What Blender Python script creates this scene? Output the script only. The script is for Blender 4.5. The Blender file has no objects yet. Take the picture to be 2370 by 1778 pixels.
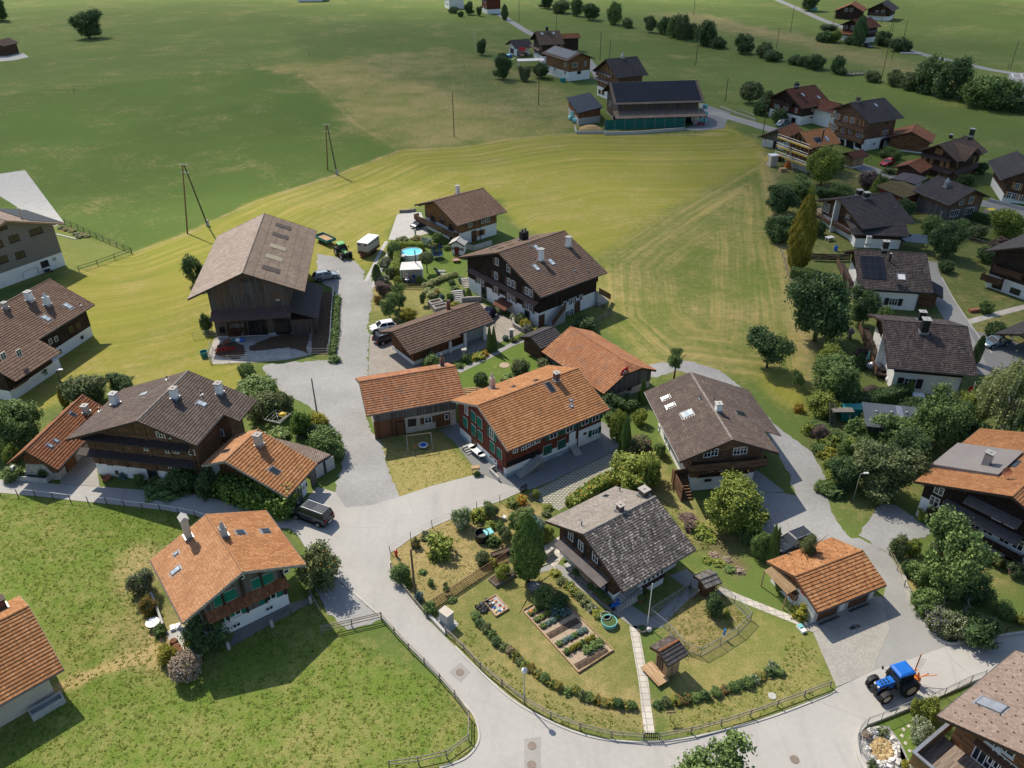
import bpy,bmesh,math,random
import numpy as np
from mathutils import Vector,Matrix
R=math.radians
random.seed(7)
SC=bpy.context.scene
COL=SC.collection
# ------------------------------------------------------------------ camera, sky, sun, exposure
CAM_H,CAM_F,CAM_PITCH,CAM_ROLL=58.2711,1859.83,.557616,-.00713659
cam_data=bpy.data.cameras.new('camera');cam=bpy.data.objects.new('camera',cam_data);COL.objects.link(cam)
cam_data.sensor_fit='HORIZONTAL';cam_data.sensor_width=36.0;cam_data.lens=36.0*CAM_F/2370.0
cam_data.clip_start=.5;cam_data.clip_end=6000
cam.matrix_world=Matrix.Translation((0,0,CAM_H))@Matrix.Rotation(R(90)-CAM_PITCH,4,'X')@Matrix.Rotation(CAM_ROLL,4,'Z')
SC.camera=cam
SUN_AZ,SUN_EL=R(128.0),R(48.5)
world=bpy.data.worlds.new('World');SC.world=world;world.use_nodes=True
wn=world.node_tree.nodes;wl=world.node_tree.links
sky=wn.new('ShaderNodeTexSky');sky.sky_type='NISHITA';sky.sun_disc=False
sky.sun_elevation=SUN_EL;sky.sun_rotation=R(90)-SUN_AZ
sky.air_density=1.0;sky.dust_density=1.0;sky.ozone_density=1.5
wl.new(sky.outputs[0],wn['Background'].inputs[0]);wn['Background'].inputs[1].default_value=.1
sun_data=bpy.data.lights.new('sun','SUN');sun=bpy.data.objects.new('sun',sun_data);COL.objects.link(sun)
sun_data.energy=3.6;sun_data.angle=R(.5);sun_data.color=(1.0,.915,.77)
SUN_DIR=Vector((math.cos(SUN_AZ)*math.cos(SUN_EL),math.sin(SUN_AZ)*math.cos(SUN_EL),math.sin(SUN_EL)))
sun.rotation_euler=SUN_DIR.to_track_quat('Z','Y').to_euler();sun.location=SUN_DIR*300
SC.view_settings.view_transform='Standard';SC.view_settings.look='None'
SC.view_settings.exposure=.66;SC.view_settings.gamma=1.0
# ------------------------------------------------------------------ surveyed points -> ground metres
TL={'T00':(0,0,2.765),'T10':(800,0,2.765),'T20':(1570,0,2.765),'T01':(0,600,2.765),'T11':(800,550,2.765),'T21':(1570,550,2.765),'T02':(0,1178,2.765),'T12':(800,1178,2.765),'T22':(1570,1178,2.765),'A':(1480,980,5.53),'B':(1030,900,5.53),'C':(1900,180,5.53),'D':(0,480,5.53),'E':(420,460,4.1475),'F':(1060,520,5.53),'G':(1260,1100,5.53),'H':(1740,1220,5.53),'I':(2070,980,4.147),'J':(1970,1480,5.53),'K':(300,1160,4.609),'L':(0,840,5.53),'M':(400,840,4.1475),'N':(820,540,6.9125),'O':(820,680,5.53),'P':(1160,60,4.23),'Q':(1290,130,3.1725),'R':(1740,180,4.23),'S':(1860,420,3.1725),'U':(1960,680,3.095),'V':(2070,360,3.173),'W':(900,1100,2.72),'Z':(0,0,.9329)}
CAM_M=cam.matrix_world.to_3x3();CAM_O=Vector((0,0,CAM_H))
def T(p):
 if len(p)==3:o=TL[p[0]];return (o[0]+p[1]/o[2],o[1]+p[2]/o[2])
 return p
def ray(p):
 x,y=T(p);return CAM_M@Vector(((x-1185.0)/CAM_F,-(y-889.0)/CAM_F,-1.0))
def G(p,z=.0):
 d=ray(p);t=(z-CAM_H)/d.z;q=CAM_O+d*t;return Vector((q.x,q.y,z))
def TS(t,*xy):return [(t,a,b) for a,b in xy]
CAM_FWD=CAM_M@Vector((0,0,-1))
def mpp(g):return (g-CAM_O).dot(CAM_FWD)/CAM_F
def hgt(base,topy):
 """height of an upright thing standing at base whose top shows at picture row topy"""
 b=G(base);lo,hi=.0,60.0;inv=CAM_M.inverted()
 for _ in range(40):
  m=(lo+hi)/2;q=inv@(Vector((b.x,b.y,m))-CAM_O)
  if 889.0+CAM_F*q.y/q.z>topy:lo=m
  else:hi=m
 return b,lo
# ------------------------------------------------------------------ bookkeeping
def tag(o,label=None,cat=None,group=None,kind=None):
 if label:o['label']=label
 if cat:o['category']=cat
 if group:o['group']=group
 if kind:o['kind']=kind
 return o
def thing(name,label,cat,loc=(0,0,0),rz=.0,group=None):
 o=bpy.data.objects.new(name,None);o.empty_display_size=.3;COL.objects.link(o)
 o.location=loc;o.rotation_euler=(0,0,rz)
 return tag(o,label,cat,group)
def link(name,me,parent=None,loc=None,rz=None):
 o=bpy.data.objects.new(name,me);COL.objects.link(o)
 if parent:o.parent=parent
 if loc is not None:o.location=loc
 if rz is not None:o.rotation_euler=(0,0,rz)
 return o
def dup(o,parent=None):
 c=o.copy();COL.objects.link(c)
 if parent:c.parent=parent
 for ch in o.children:
  dup(ch,c)
 return c
class MB:
 """collects faces; build() links them as ONE mesh object with metre UVs (u level, v up the slope)"""
 def __init__(s):s.v=[];s.f=[];s.m=[]
 def face(s,pts,mi=0):
  n=len(s.v);s.v+=[tuple(p) for p in pts];s.f.append(tuple(range(n,n+len(pts))));s.m.append(mi);return s
 def box(s,x0,y0,z0,x1,y1,z1,mi=0,M=None):
  if x0>x1:x0,x1=x1,x0
  if y0>y1:y0,y1=y1,y0
  if z0>z1:z0,z1=z1,z0
  c=[Vector(q) for q in ((x0,y0,z0),(x1,y0,z0),(x1,y1,z0),(x0,y1,z0),(x0,y0,z1),(x1,y0,z1),(x1,y1,z1),(x0,y1,z1))]
  if M is not None:c=[M@q for q in c]
  n=len(s.v);s.v+=[tuple(q) for q in c]
  for q in ((0,3,2,1),(4,5,6,7),(0,1,5,4),(1,2,6,5),(2,3,7,6),(3,0,4,7)):
   s.f.append(tuple(n+i for i in q));s.m.append(mi)
  return s
 def hx(s,b,t,mi=0):
  """solid between a bottom loop and a top loop (counter-clockwise from above)"""
  n=len(s.v);k=len(b);s.v+=[tuple(q) for q in b]+[tuple(q) for q in t]
  s.f.append(tuple(n+i for i in reversed(range(k))));s.m.append(mi)
  s.f.append(tuple(n+k+i for i in range(k)));s.m.append(mi)
  for i in range(k):
   j=(i+1)%k;s.f.append((n+i,n+j,n+k+j,n+k+i));s.m.append(mi)
  return s
 def tube(s,p0,p1,r0,r1=None,n=8,mi=0,cap=True):
  p0=Vector(p0);p1=Vector(p1);r1=r0 if r1 is None else r1
  d=(p1-p0)
  if d.length<1e-6:return s
  d.normalize();a=d.orthogonal().normalized();b=d.cross(a)
  k=len(s.v)
  for P,r in ((p0,r0),(p1,r1)):
   for i in range(n):
    t=2*math.pi*i/n;s.v.append(tuple(P+(a*math.cos(t)+b*math.sin(t))*r))
  for i in range(n):
   j=(i+1)%n;s.f.append((k+i,k+j,k+n+j,k+n+i));s.m.append(mi)
  if cap:
   s.f.append(tuple(k+i for i in reversed(range(n))));s.m.append(mi)
   s.f.append(tuple(k+n+i for i in range(n)));s.m.append(mi)
  return s
 def bar(s,p0,p1,w,h,mi=0):
  """square bar; w sideways, h upwards"""
  p0=Vector(p0);p1=Vector(p1);d=(p1-p0).normalized()
  side=Vector((-d.y,d.x,0));side=side.normalized() if side.length>1e-4 else Vector((1,0,0))
  up=d.cross(side)*-1 if d.cross(side).z<0 else d.cross(side)
  a=side*(w/2);b=up*(h/2)
  return s.hx([p0-a-b,p0+a-b,p1+a-b,p1-a-b][::-1],[p0-a+b,p0+a+b,p1+a+b,p1-a+b][::-1],mi)
 def lathe(s,prof,n=16,mi=0,c=(0,0,0)):
  k=len(s.v)
  for r,z in prof:
   for i in range(n):
    t=2*math.pi*i/n;s.v.append((c[0]+r*math.cos(t),c[1]+r*math.sin(t),c[2]+z))
  for a in range(len(prof)-1):
   for i in range(n):
    j=(i+1)%n;s.f.append((k+a*n+i,k+a*n+j,k+(a+1)*n+j,k+(a+1)*n+i));s.m.append(mi)
  return s
 def ball(s,c,rx,ry,rz,n=10,mi=0):
  prof=[(max(1e-3,math.sin(math.pi*i/6)),-math.cos(math.pi*i/6)) for i in range(7)]
  k0=len(s.v);s.lathe(prof,n,mi)
  for i in range(k0,len(s.v)):
   x,y,z=s.v[i];s.v[i]=(c[0]+x*rx,c[1]+y*ry,c[2]+z*rz)
  return s
 def mesh(s,name,mats,smooth=False):
  me=bpy.data.meshes.new(name);me.from_pydata(s.v,[],s.f)
  for m in mats:me.materials.append(MATS[m] if isinstance(m,str) else m)
  me.polygons.foreach_set('material_index',s.m)
  if smooth:me.polygons.foreach_set('use_smooth',[True]*len(s.f))
  me.update()
  uv=me.uv_layers.new(name='uv');buf=np.zeros(len(me.loops)*2,dtype=np.float32)
  co=np.zeros(len(me.vertices)*3,dtype=np.float32);me.vertices.foreach_get('co',co);co=co.reshape(-1,3)
  nr=np.zeros(len(me.polygons)*3,dtype=np.float32);me.polygons.foreach_get('normal',nr);nr=nr.reshape(-1,3)
  tot=np.zeros(len(me.polygons),dtype=np.int32);me.polygons.foreach_get('loop_total',tot)
  vi=np.zeros(len(me.loops),dtype=np.int32);me.loops.foreach_get('vertex_index',vi)
  n=np.repeat(nr,tot,axis=0);p=co[vi]
  t=np.stack([-n[:,1],n[:,0],np.zeros(len(n))],1);L=np.linalg.norm(t,axis=1)
  flat=L<.02;t[flat]=(1,0,0);L[flat]=1;t/=L[:,None]
  b=np.cross(n,t);b[flat]=(0,1,0)
  buf[0::2]=(p*t).sum(1);buf[1::2]=(p*b).sum(1);uv.data.foreach_set('uv',buf)
  return me
 def build(s,name,mats,parent=None,smooth=False,loc=None,rz=None):
  if not isinstance(mats,(list,tuple)):mats=[mats]
  return link(name,s.mesh(name,mats,smooth),parent,loc,rz)
# ------------------------------------------------------------------ procedural materials
MATS={}
class NT:
 def __init__(s,name):
  s.m=bpy.data.materials.new(name);s.m.use_nodes=True;s.n=s.m.node_tree.nodes;s.l=s.m.node_tree.links
  s.b=s.n['Principled BSDF'];MATS[name]=s.m
 def new(s,t,**k):
  o=s.n.new('ShaderNode'+t)
  for a,v in k.items():setattr(o,a,v)
  return o
 def inp(s,sock,v):
  if hasattr(v,'links') or hasattr(v,'is_linked'):s.l.new(v,sock)
  else:sock.default_value=v
 def uv(s):return s.new('UVMap',uv_map='uv').outputs[0]
 def obj(s):return s.new('TexCoord').outputs['Object']
 def pos(s):return s.new('NewGeometry').outputs['Position']
 def math(s,op,a,b=.0,c=None):
  o=s.new('Math',operation=op);s.inp(o.inputs[0],a);s.inp(o.inputs[1],b)
  if c is not None:s.inp(o.inputs[2],c)
  return o.outputs[0]
 def noise(s,vec,scale,detail=3,rough=.55,dist=.0):
  o=s.new('TexNoise');s.l.new(vec,o.inputs['Vector']);o.inputs['Scale'].default_value=scale
  o.inputs['Detail'].default_value=detail;o.inputs['Roughness'].default_value=rough;o.inputs['Distortion'].default_value=dist
  return o.outputs[0]
 def scale(s,vec,x,y,z=1.0):
  o=s.new('VectorMath',operation='MULTIPLY');s.l.new(vec,o.inputs[0]);o.inputs[1].default_value=(x,y,z);return o.outputs[0]
 def floor(s,vec):
  o=s.new('VectorMath',operation='FLOOR');s.l.new(vec,o.inputs[0]);return o.outputs[0]
 def white(s,vec):
  o=s.new('TexWhiteNoise',noise_dimensions='2D');s.l.new(vec,o.inputs['Vector']);return o.outputs[0]
 def ramp(s,fac,stops):
  o=s.new('ValToRGB');s.l.new(fac,o.inputs[0]);e=o.color_ramp.elements
  while len(e)<len(stops):e.new(.5)
  for i,(p,c) in enumerate(stops):e[i].position=p;e[i].color=(*c,1)
  return o.outputs[0]
 def fmap(s,v,a,b,c,d):
  o=s.new('MapRange');s.inp(o.inputs[0],v)
  for i,q in enumerate((a,b,c,d)):o.inputs[i+1].default_value=q
  return o.outputs[0]
 def mix(s,fac,a,b,mode='MIX'):
  o=s.new('Mix',data_type='RGBA',blend_type=mode);s.inp(o.inputs[0],fac)
  for k,v in ((6,a),(7,b)):
   if isinstance(v,tuple):o.inputs[k].default_value=(*v,1)
   else:s.l.new(v,o.inputs[k])
  return o.outputs[2]
 def bump(s,h,dist=.02,strength=1.0):
  o=s.new('Bump');s.l.new(h,o.inputs['Height']);o.inputs['Distance'].default_value=dist;o.inputs['Strength'].default_value=strength
  s.l.new(o.outputs[0],s.b.inputs['Normal'])
 def out(s,col,rough=.85,spec=.3,metal=.0):
  s.inp(s.b.inputs['Base Color'],(*col,1) if isinstance(col,tuple) else col)
  s.inp(s.b.inputs['Roughness'],rough);s.b.inputs['Specular IOR Level'].default_value=spec;s.b.inputs['Metallic'].default_value=metal
  return s.m
def mul(c,k):return tuple(min(1.0,x*k) for x in c)
def plain(name,col,rough=.6,spec=.3,metal=.0,var=.25,sc=1.5):
 t=NT(name);n=t.noise(t.obj(),sc,5,.6)
 n2=t.noise(t.obj(),sc*14,2,.5);f=t.math('ADD',t.math('MULTIPLY',n,.7),t.math('MULTIPLY',n2,.3))
 return t.out(t.ramp(f,[(.3,mul(col,1-var)),(.7,mul(col,1+var))]),t.fmap(n2,0,1,max(.05,rough-.12),min(1,rough+.12)),spec,metal)
def tiles(name,c1,c2,moss=None,mossamt=.5,cw=.21,rh=.36,var=.45,spots=None):
 t=NT(name);uv=t.uv();cell=t.floor(t.scale(uv,1/cw,1/rh));w=t.white(cell)
 big=t.noise(t.pos(),.35,4,.6);fine=t.noise(t.pos(),6.0,3,.6)
 f=t.math('ADD',t.math('MULTIPLY',w,var),t.math('MULTIPLY',big,1-var))
 c=t.ramp(f,[(.15,mul(c1,.75)),(.5,c1),(.9,c2)])
 c=t.mix(t.fmap(fine,.3,.75,.0,.35),c,mul(c1,.55))
 if moss:
  m=t.noise(t.pos(),1.1,6,.7,.6);c=t.mix(t.fmap(m,.62-mossamt*.25,.75,0,.85),c,moss)
 if spots:
  v=t.new('TexVoronoi');t.l.new(t.pos(),v.inputs['Vector']);v.inputs['Scale'].default_value=4.2
  sp=t.white(t.floor(t.scale(uv,1/.17,1/.19)))
  c=t.mix(t.fmap(sp,.78,.9,0,1),c,spots);sp2=t.white(t.floor(t.scale(uv,1/.21,1/.23)))
  c=t.mix(t.fmap(sp2,.86,.92,0,.8),c,mul(c1,.3))
 sep=t.new('SeparateXYZ');t.l.new(uv,sep.inputs[0])
 wave=t.math('SINE',t.math('MULTIPLY',sep.outputs[0],2*math.pi/cw))
 t.bump(t.math('ADD',wave,t.math('MULTIPLY',fine,.8)),.018,.9)
 return t.out(c,.85,.2)
def planks(name,c1,c2,w=.16,horiz=False,grey=None,var=.55,shingle=False):
 t=NT(name);uv=t.uv()
 a,b=(1/.9,1/w) if horiz else (1/w,1/3.5)
 if shingle:a,b=1/.12,1/.16
 cell=t.floor(t.scale(uv,a,b));wv=t.white(cell)
 st=t.noise(t.scale(uv,.6,9) if horiz else t.scale(uv,9,.6),1.0,4,.6)
 f=t.math('ADD',t.math('MULTIPLY',wv,var),t.math('MULTIPLY',st,1-var))
 c=t.ramp(f,[(.2,mul(c1,.8)),(.8,c2)])
 if grey:
  big=t.noise(t.pos(),.45,4,.65);c=t.mix(t.fmap(big,.4,.65,0,.8),c,grey)
 sep=t.new('SeparateXYZ');t.l.new(uv,sep.inputs[0]);ax=sep.outputs[1 if (horiz or shingle) else 0]
 fr=t.math('FRACT',t.math('DIVIDE',ax,.16 if shingle else w));gap=t.fmap(t.math('ABSOLUTE',t.math('SUBTRACT',fr,.5)),.42,.5,1,0)
 t.bump(t.math('ADD',gap,t.math('MULTIPLY',st,.3)),.015,.8)
 return t.out(c,.8,.2)
def plaster(name,col,dirt=(.35,.32,.27),amt=.25):
 t=NT(name);p=t.pos();big=t.noise(p,.7,5,.65);fine=t.noise(p,18,2)
 c=t.mix(t.fmap(big,.48,.8,0,amt),col,dirt);c=t.mix(t.fmap(fine,.4,.8,0,.1),c,mul(col,.7))
 t.bump(fine,.006,.5);return t.out(c,.88,.2)
def stonewall(name,c1,c2,sc=3.0,mortar=(.35,.33,.3)):
 t=NT(name);v=t.new('TexVoronoi',feature='DISTANCE_TO_EDGE');t.l.new(t.pos(),v.inputs['Vector']);v.inputs['Scale'].default_value=sc
 v2=t.new('TexVoronoi');t.l.new(t.pos(),v2.inputs['Vector']);v2.inputs['Scale'].default_value=sc
 g=t.new('SeparateColor');t.l.new(v2.outputs['Color'],g.inputs[0])
 c=t.ramp(g.outputs[0],[(.1,c1),(.9,c2)]);c=t.mix(t.fmap(v.outputs[0],.0,.06,1,0),c,mortar)
 t.bump(t.fmap(v.outputs[0],0,.12,0,1),.04,.8);return t.out(c,.9,.2)
# roofs
tiles('tile_orange',(.36,.16,.066),(.53,.285,.132),(.16,.10,.06),.25)
tiles('tile_orange_pale',(.41,.20,.095),(.56,.315,.165),(.22,.14,.09),.2,rh=.3)
tiles('tile_orange_old',(.33,.14,.065),(.50,.26,.14),(.20,.15,.12),.45)
tiles('tile_rust',(.26,.10,.045),(.40,.19,.10),(.13,.085,.06),.4)
tiles('tile_bright',(.48,.20,.075),(.58,.28,.12))
tiles('tile_brown',(.135,.088,.065),(.21,.145,.11),(.10,.075,.055),.3)
tiles('tile_brown_warm',(.17,.105,.075),(.30,.20,.14),(.13,.09,.06),.4)
tiles('tile_umber',(.105,.078,.066),(.19,.148,.125),(.22,.19,.155),.15)
tiles('tile_slate',(.062,.056,.058),(.105,.095,.098),(.13,.11,.095),.1)
tiles('tile_slate_warm',(.075,.06,.056),(.15,.115,.10),(.12,.09,.075),.2,cw=.3,var=.75)
tiles('tile_red_brown',(.13,.05,.033),(.20,.085,.055),(.20,.10,.06),.2)
tiles('tile_mossy',(.105,.09,.083),(.19,.165,.152),(.11,.095,.08),.4,cw=.22,rh=.26,spots=(.31,.28,.25))
tiles('tile_pale',(.27,.235,.205),(.40,.36,.32),(.13,.11,.10),.45,cw=.2,rh=.26)
tiles('tile_taupe',(.25,.185,.15),(.35,.275,.23),(.2,.15,.12),.2,rh=.34)
tiles('tile_barn',(.21,.155,.12),(.33,.26,.205),(.15,.115,.09),.5,cw=.18,rh=.5)
tiles('tile_barn_pale',(.30,.24,.20),(.46,.39,.34),(.22,.165,.125),.5,cw=.18,rh=.5)
tiles('moss_roof',(.12,.09,.045),(.2,.15,.07),(.10,.11,.03),.7)
# timber
planks('tid',(.034,.021,.015),(.062,.038,.026),.2,True)
planks('timber_black',(.018,.012,.010),(.034,.022,.017),.14,True,shingle=True)
planks('tibr',(.115,.062,.037),(.19,.108,.065),.2,True)
planks('timber_warm',(.16,.075,.032),(.26,.13,.062),.2,True)
planks('timber_red',(.125,.032,.018),(.17,.048,.028),.12,False,shingle=True)
planks('tig',(.085,.077,.072),(.17,.155,.145),.18)
planks('barn_boards',(.05,.046,.047),(.115,.105,.10),.17,grey=(.13,.075,.045))
planks('tis',(.07,.038,.023),(.115,.063,.039),.2,True)
planks('bdb',(.11,.048,.022),(.19,.085,.042),.17)
planks('bdl',(.36,.22,.115),(.5,.34,.2),.12)
planks('deck',(.20,.15,.12),(.29,.225,.18),.14,True)
planks('siding_grey',(.20,.185,.165),(.235,.215,.19),.2,True,var=.2)
plain('trim_dark',(.055,.035,.025),.7);plain('trim_brown',(.12,.065,.04),.7);plain('trim_grey',(.3,.27,.24),.7)
plain('gutter',(.10,.095,.095),.45,.5,.4);plain('zinc',(.32,.33,.35),.4,.5,.6)
plain('canopy_grey',(.105,.09,.09),.75);plain('canopy_brown',(.115,.07,.058),.75);plain('canopy_dark',(.055,.042,.038),.75)
# walls
plaster('wash',(.78,.77,.74));plaster('crm',(.52,.46,.38),(.27,.23,.18),.5);plaster('pgr',(.42,.41,.39))
plaster('plinth_blue',(.30,.37,.41));plaster('concrete',(.42,.41,.385),(.22,.2,.17),.5);plaster('concrete_dark',(.2,.19,.18),(.09,.08,.07),.6)
stonewall('stone',(.30,.28,.25),(.48,.45,.41));stonewall('stone_pale',(.5,.48,.45),(.72,.70,.67),2.2,(.3,.28,.25))
stonewall('stone_gold',(.33,.22,.10),(.5,.38,.2),3.2,(.2,.16,.1));stonewall('brick_grey',(.24,.225,.21),(.36,.34,.32),5.0)
plain('brick_dark',(.13,.085,.07),.85,var=.4,sc=5)
# openings, paint, metal, plastic
plain('wht',(.78,.77,.74),.45,var=.06);plain('green_paint',(.012,.17,.12),.5,var=.15);plain('green_dark',(.02,.10,.065),.5,var=.15)
plain('shbr',(.115,.06,.034),.65);plain('shutter_dark',(.03,.026,.026),.6);plain('shutter_tan',(.34,.17,.068),.65);plain('shutter_red',(.2,.022,.018),.6)
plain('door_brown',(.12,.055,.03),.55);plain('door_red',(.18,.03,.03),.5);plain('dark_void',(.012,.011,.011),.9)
t=NT('glass');t.out((.018,.024,.03),.06,.6)
t=NT('glass_pale');t.out(t.ramp(t.noise(t.obj(),1.3,2),[(.4,(.30,.36,.40)),(.6,(.5,.55,.58))]),.12,.6)
t=NT('solar');uvs=t.uv();fx=t.new('TexBrick');t.l.new(t.scale(uvs,1,1),fx.inputs['Vector']);fx.inputs['Scale'].default_value=1.0;fx.inputs['Brick Width'].default_value=1.0;fx.inputs['Row Height'].default_value=1.65;fx.offset=.0
fx.inputs['Color1'].default_value=(.013,.017,.026,1);fx.inputs['Color2'].default_value=(.016,.02,.03,1);fx.inputs['Mortar'].default_value=(.07,.075,.085,1);fx.inputs['Mortar Size'].default_value=.012
t.out(fx.outputs[0],.5,.12)
t=NT('solar_pale');t.out(t.ramp(t.noise(t.pos(),.4,3),[(.3,(.085,.10,.115)),(.7,(.12,.135,.15))]),.5,.2)
plain('metal_roof',(.23,.205,.19),.6,.3,var=.12,sc=.8);plain('roof_light',(.27,.235,.16),.6,var=.15);plain('cast_iron',(.21,.165,.135),.8,var=.25);plain('steel',(.45,.46,.47),.35,.5,.7);plain('rusty',(.22,.075,.035),.8,var=.4);plain('blk',(.018,.018,.02),.45);plain('rubber',(.022,.021,.02),.85)
plain('wood_pole',(.105,.075,.052),.85,var=.35,sc=4);plain('wpg',(.20,.175,.15),.85,var=.35,sc=4);plain('wood_ochre',(.22,.13,.055),.85,var=.35,sc=4)
plain('fence_wood',(.235,.205,.17),.85,var=.35,sc=4);plain('fence_dark',(.03,.027,.024),.8);plain('lattice',(.17,.095,.05),.8)
plain('bark',(.09,.07,.05),.9,var=.4,sc=5);plain('birch_bark',(.5,.48,.44),.8,var=.4,sc=4)
plain('blue_paint',(.012,.13,.50),.28,.5,var=.08);plain('red_paint',(.45,.018,.015),.3,.5,var=.1);plain('orange_paint',(.62,.16,.03),.45);plain('yellow_paint',(.68,.46,.03),.4)
plain('tractor_green',(.14,.40,.12),.35,.5,var=.1);plain('teal_plastic',(.02,.20,.19),.45);plain('teal_cloth',(.012,.11,.095),.8);plain('bale_wrap',(.20,.52,.52),.3,.5,var=.12)
plain('car_black',(.012,.013,.016),.18,.6,var=.05);plain('car_anthracite',(.045,.05,.058),.22,.6,.3,var=.05);plain('car_white',(.80,.80,.79),.22,.6,var=.02);plain('car_silver',(.42,.44,.45),.25,.6,.5,var=.04)
plain('car_red',(.55,.012,.01),.2,.6,var=.05);plain('car_bluegrey',(.17,.24,.29),.24,.6,.4,var=.05);plain('car_navy',(.014,.018,.045),.2,.6,var=.05);plain('car_yellow',(.80,.62,.02),.3,.5)
plain('lamp_white',(.7,.7,.68),.35);plain('lamp_red',(.4,.02,.02),.3);plain('wpl',(.75,.75,.73),.4,var=.05);plain('grey_plastic',(.27,.28,.28),.5)
plain('white_cloth',(.76,.74,.69),.85,var=.08);plain('flag_red',(.52,.012,.016),.75,var=.1);plain('terracotta',(.34,.13,.07),.8);plain('soil',(.085,.058,.04),.95,var=.45,sc=5)
plain('mulch',(.36,.28,.20),.95,var=.35,sc=7);plain('straw',(.46,.30,.13),.95,var=.35,sc=6);plain('manure',(.10,.062,.036),.95,var=.5,sc=2);plain('sand',(.36,.33,.30),.95,var=.2,sc=8)
plain('wire_mesh',(.30,.31,.31),.5,.5,.4);plain('net',(.02,.05,.035),.9)
t=NT('water');t.bump(t.noise(t.pos(),3.0,2),.03,.35);t.out((.16,.62,.75),.12,.5)
t=NT('mesh_panel');tr=t.new('BsdfTransparent');mx=t.new('MixShader');t.out((.30,.31,.30),.6);mx.inputs[0].default_value=.3
t.l.new(tr.outputs[0],mx.inputs[1]);t.l.new(t.b.outputs[0],mx.inputs[2]);t.l.new(mx.outputs[0],t.n['Material Output'].inputs[0])
t=NT('net_panel');tr=t.new('BsdfTransparent');mx=t.new('MixShader');t.out((.015,.03,.03),.8);mx.inputs[0].default_value=.62
t.l.new(tr.outputs[0],mx.inputs[1]);t.l.new(t.b.outputs[0],mx.inputs[2]);t.l.new(mx.outputs[0],t.n['Material Output'].inputs[0])
# paving
def paving(name,col,var=.16,grain=20.0,patch=.22,dirt=None,bump=.006,cracks=False):
 t=NT(name);p=t.pos();big=t.noise(p,patch,5,.6);mid=t.noise(p,2.2,4,.65);g=t.noise(p,grain,3,.7)
 f=t.math('ADD',t.math('MULTIPLY',big,.45),t.math('ADD',t.math('MULTIPLY',mid,.25),t.math('MULTIPLY',g,.3)))
 c=t.ramp(f,[(.36,mul(col,1-var)),(.62,mul(col,1+var))])
 if dirt:c=t.mix(t.fmap(t.noise(p,.5,6,.7,.8),.55,.7,0,.55),c,dirt)
 if cracks:
  v=t.new('TexVoronoi',feature='DISTANCE_TO_EDGE');wq=t.new('VectorMath',operation='MULTIPLY_ADD');t.l.new(t.new('TexNoise').outputs['Color'],wq.inputs[0]);wq.inputs[1].default_value=(.8,.8,0);t.l.new(p,wq.inputs[2]);t.l.new(wq.outputs[0],v.inputs['Vector']);v.inputs['Scale'].default_value=.16
  c=t.mix(t.math('MULTIPLY',t.fmap(v.outputs[0],.0,.006,.5,0),t.fmap(mid,.4,.6,0,1)),c,mul(col,.45));st=t.noise(t.scale(p,1.0,.25),.5,5,.7);c=t.mix(t.fmap(st,.5,.72,0,.4),c,mul(col,.72))
 t.bump(g,bump,.7);return t.out(c,.9,.25)
paving('asphalt_pale',(.375,.36,.335),.11,30,.12,cracks=True)
paving('asphalt_grey',(.20,.20,.20),.12,30,.2)
paving('asphalt_mid',(.27,.265,.25),.12,26,.2)
paving('gravel',(.285,.28,.272),.26,9,.12,bump=.03)
paving('concrete_yard',(.36,.34,.31),.2,18,.3,dirt=(.17,.14,.11))
paving('kerb',(.44,.42,.385),.15,10,.5)
paving('patch_asphalt',(.30,.285,.26),.12,24,.4)
paving('line_paint',(.72,.72,.70),.06,12,.5)
def pavers(name,c1,c2,w,h,mortar,offs=.5,msz=.018):
 t=NT(name);b=t.new('TexBrick');t.l.new(t.uv(),b.inputs['Vector']);b.inputs['Scale'].default_value=1.0;b.inputs['Brick Width'].default_value=w;b.inputs['Row Height'].default_value=h
 b.offset=offs;b.inputs['Mortar Size'].default_value=msz;b.inputs['Color1'].default_value=(*c1,1);b.inputs['Color2'].default_value=(*c2,1);b.inputs['Mortar'].default_value=(*mortar,1)
 n=t.noise(t.pos(),.6,5,.6);c=t.mix(t.fmap(n,.4,.75,0,.45),b.outputs[0],mul(c1,.6));t.bump(b.outputs[1],-.01,.7);return t.out(c,.9,.2)
pavers('cobble',(.38,.36,.325),(.54,.52,.475),.13,.11,(.24,.22,.19))
pavers('brick_paving',(.30,.27,.235),(.38,.345,.30),.3,.2,(.2,.18,.155))
pavers('grass_pavers',(.42,.40,.37),(.50,.48,.44),.42,.3,(.16,.16,.09),.5,.075)
pavers('slab_paving',(.45,.42,.37),(.55,.51,.45),.6,.6,(.22,.2,.15),.0,.02)
# leaves: colour from the two tones of a plant, one random tone per leaf
def leafmat(name,dark,light,trans=.25):
 t=NT(name);a=t.new('Attribute',attribute_name='tone');info=t.new('ObjectInfo')
 f=t.math('ADD',t.math('MULTIPLY',a.outputs['Fac'],.85),t.math('MULTIPLY',info.outputs['Random'],.15))
 c=t.ramp(f,[(.05,dark),(.95,light)]);t.out(c,.6,.25)
 tr=t.new('BsdfTranslucent');t.l.new(c,tr.inputs[0]);mx=t.new('MixShader');mx.inputs[0].default_value=trans
 t.l.new(t.b.outputs[0],mx.inputs[1]);t.l.new(tr.outputs[0],mx.inputs[2]);t.l.new(mx.outputs[0],t.n['Material Output'].inputs[0])
leafmat('fol',(.070,.122,.036),(.257,.356,.109));leafmat('fold',(.042,.083,.032),(.150,.231,.078));leafmat('folo',(.07,.10,.038),(.24,.28,.115))
leafmat('foly',(.18,.19,.03),(.5,.45,.07));leafmat('foll',(.116,.165,.030),(.363,.412,.083));leafmat('leaf_thuja',(.056,.114,.029),(.190,.284,.067));leafmat('leaf_gold',(.09,.10,.015),(.36,.30,.04))
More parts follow.
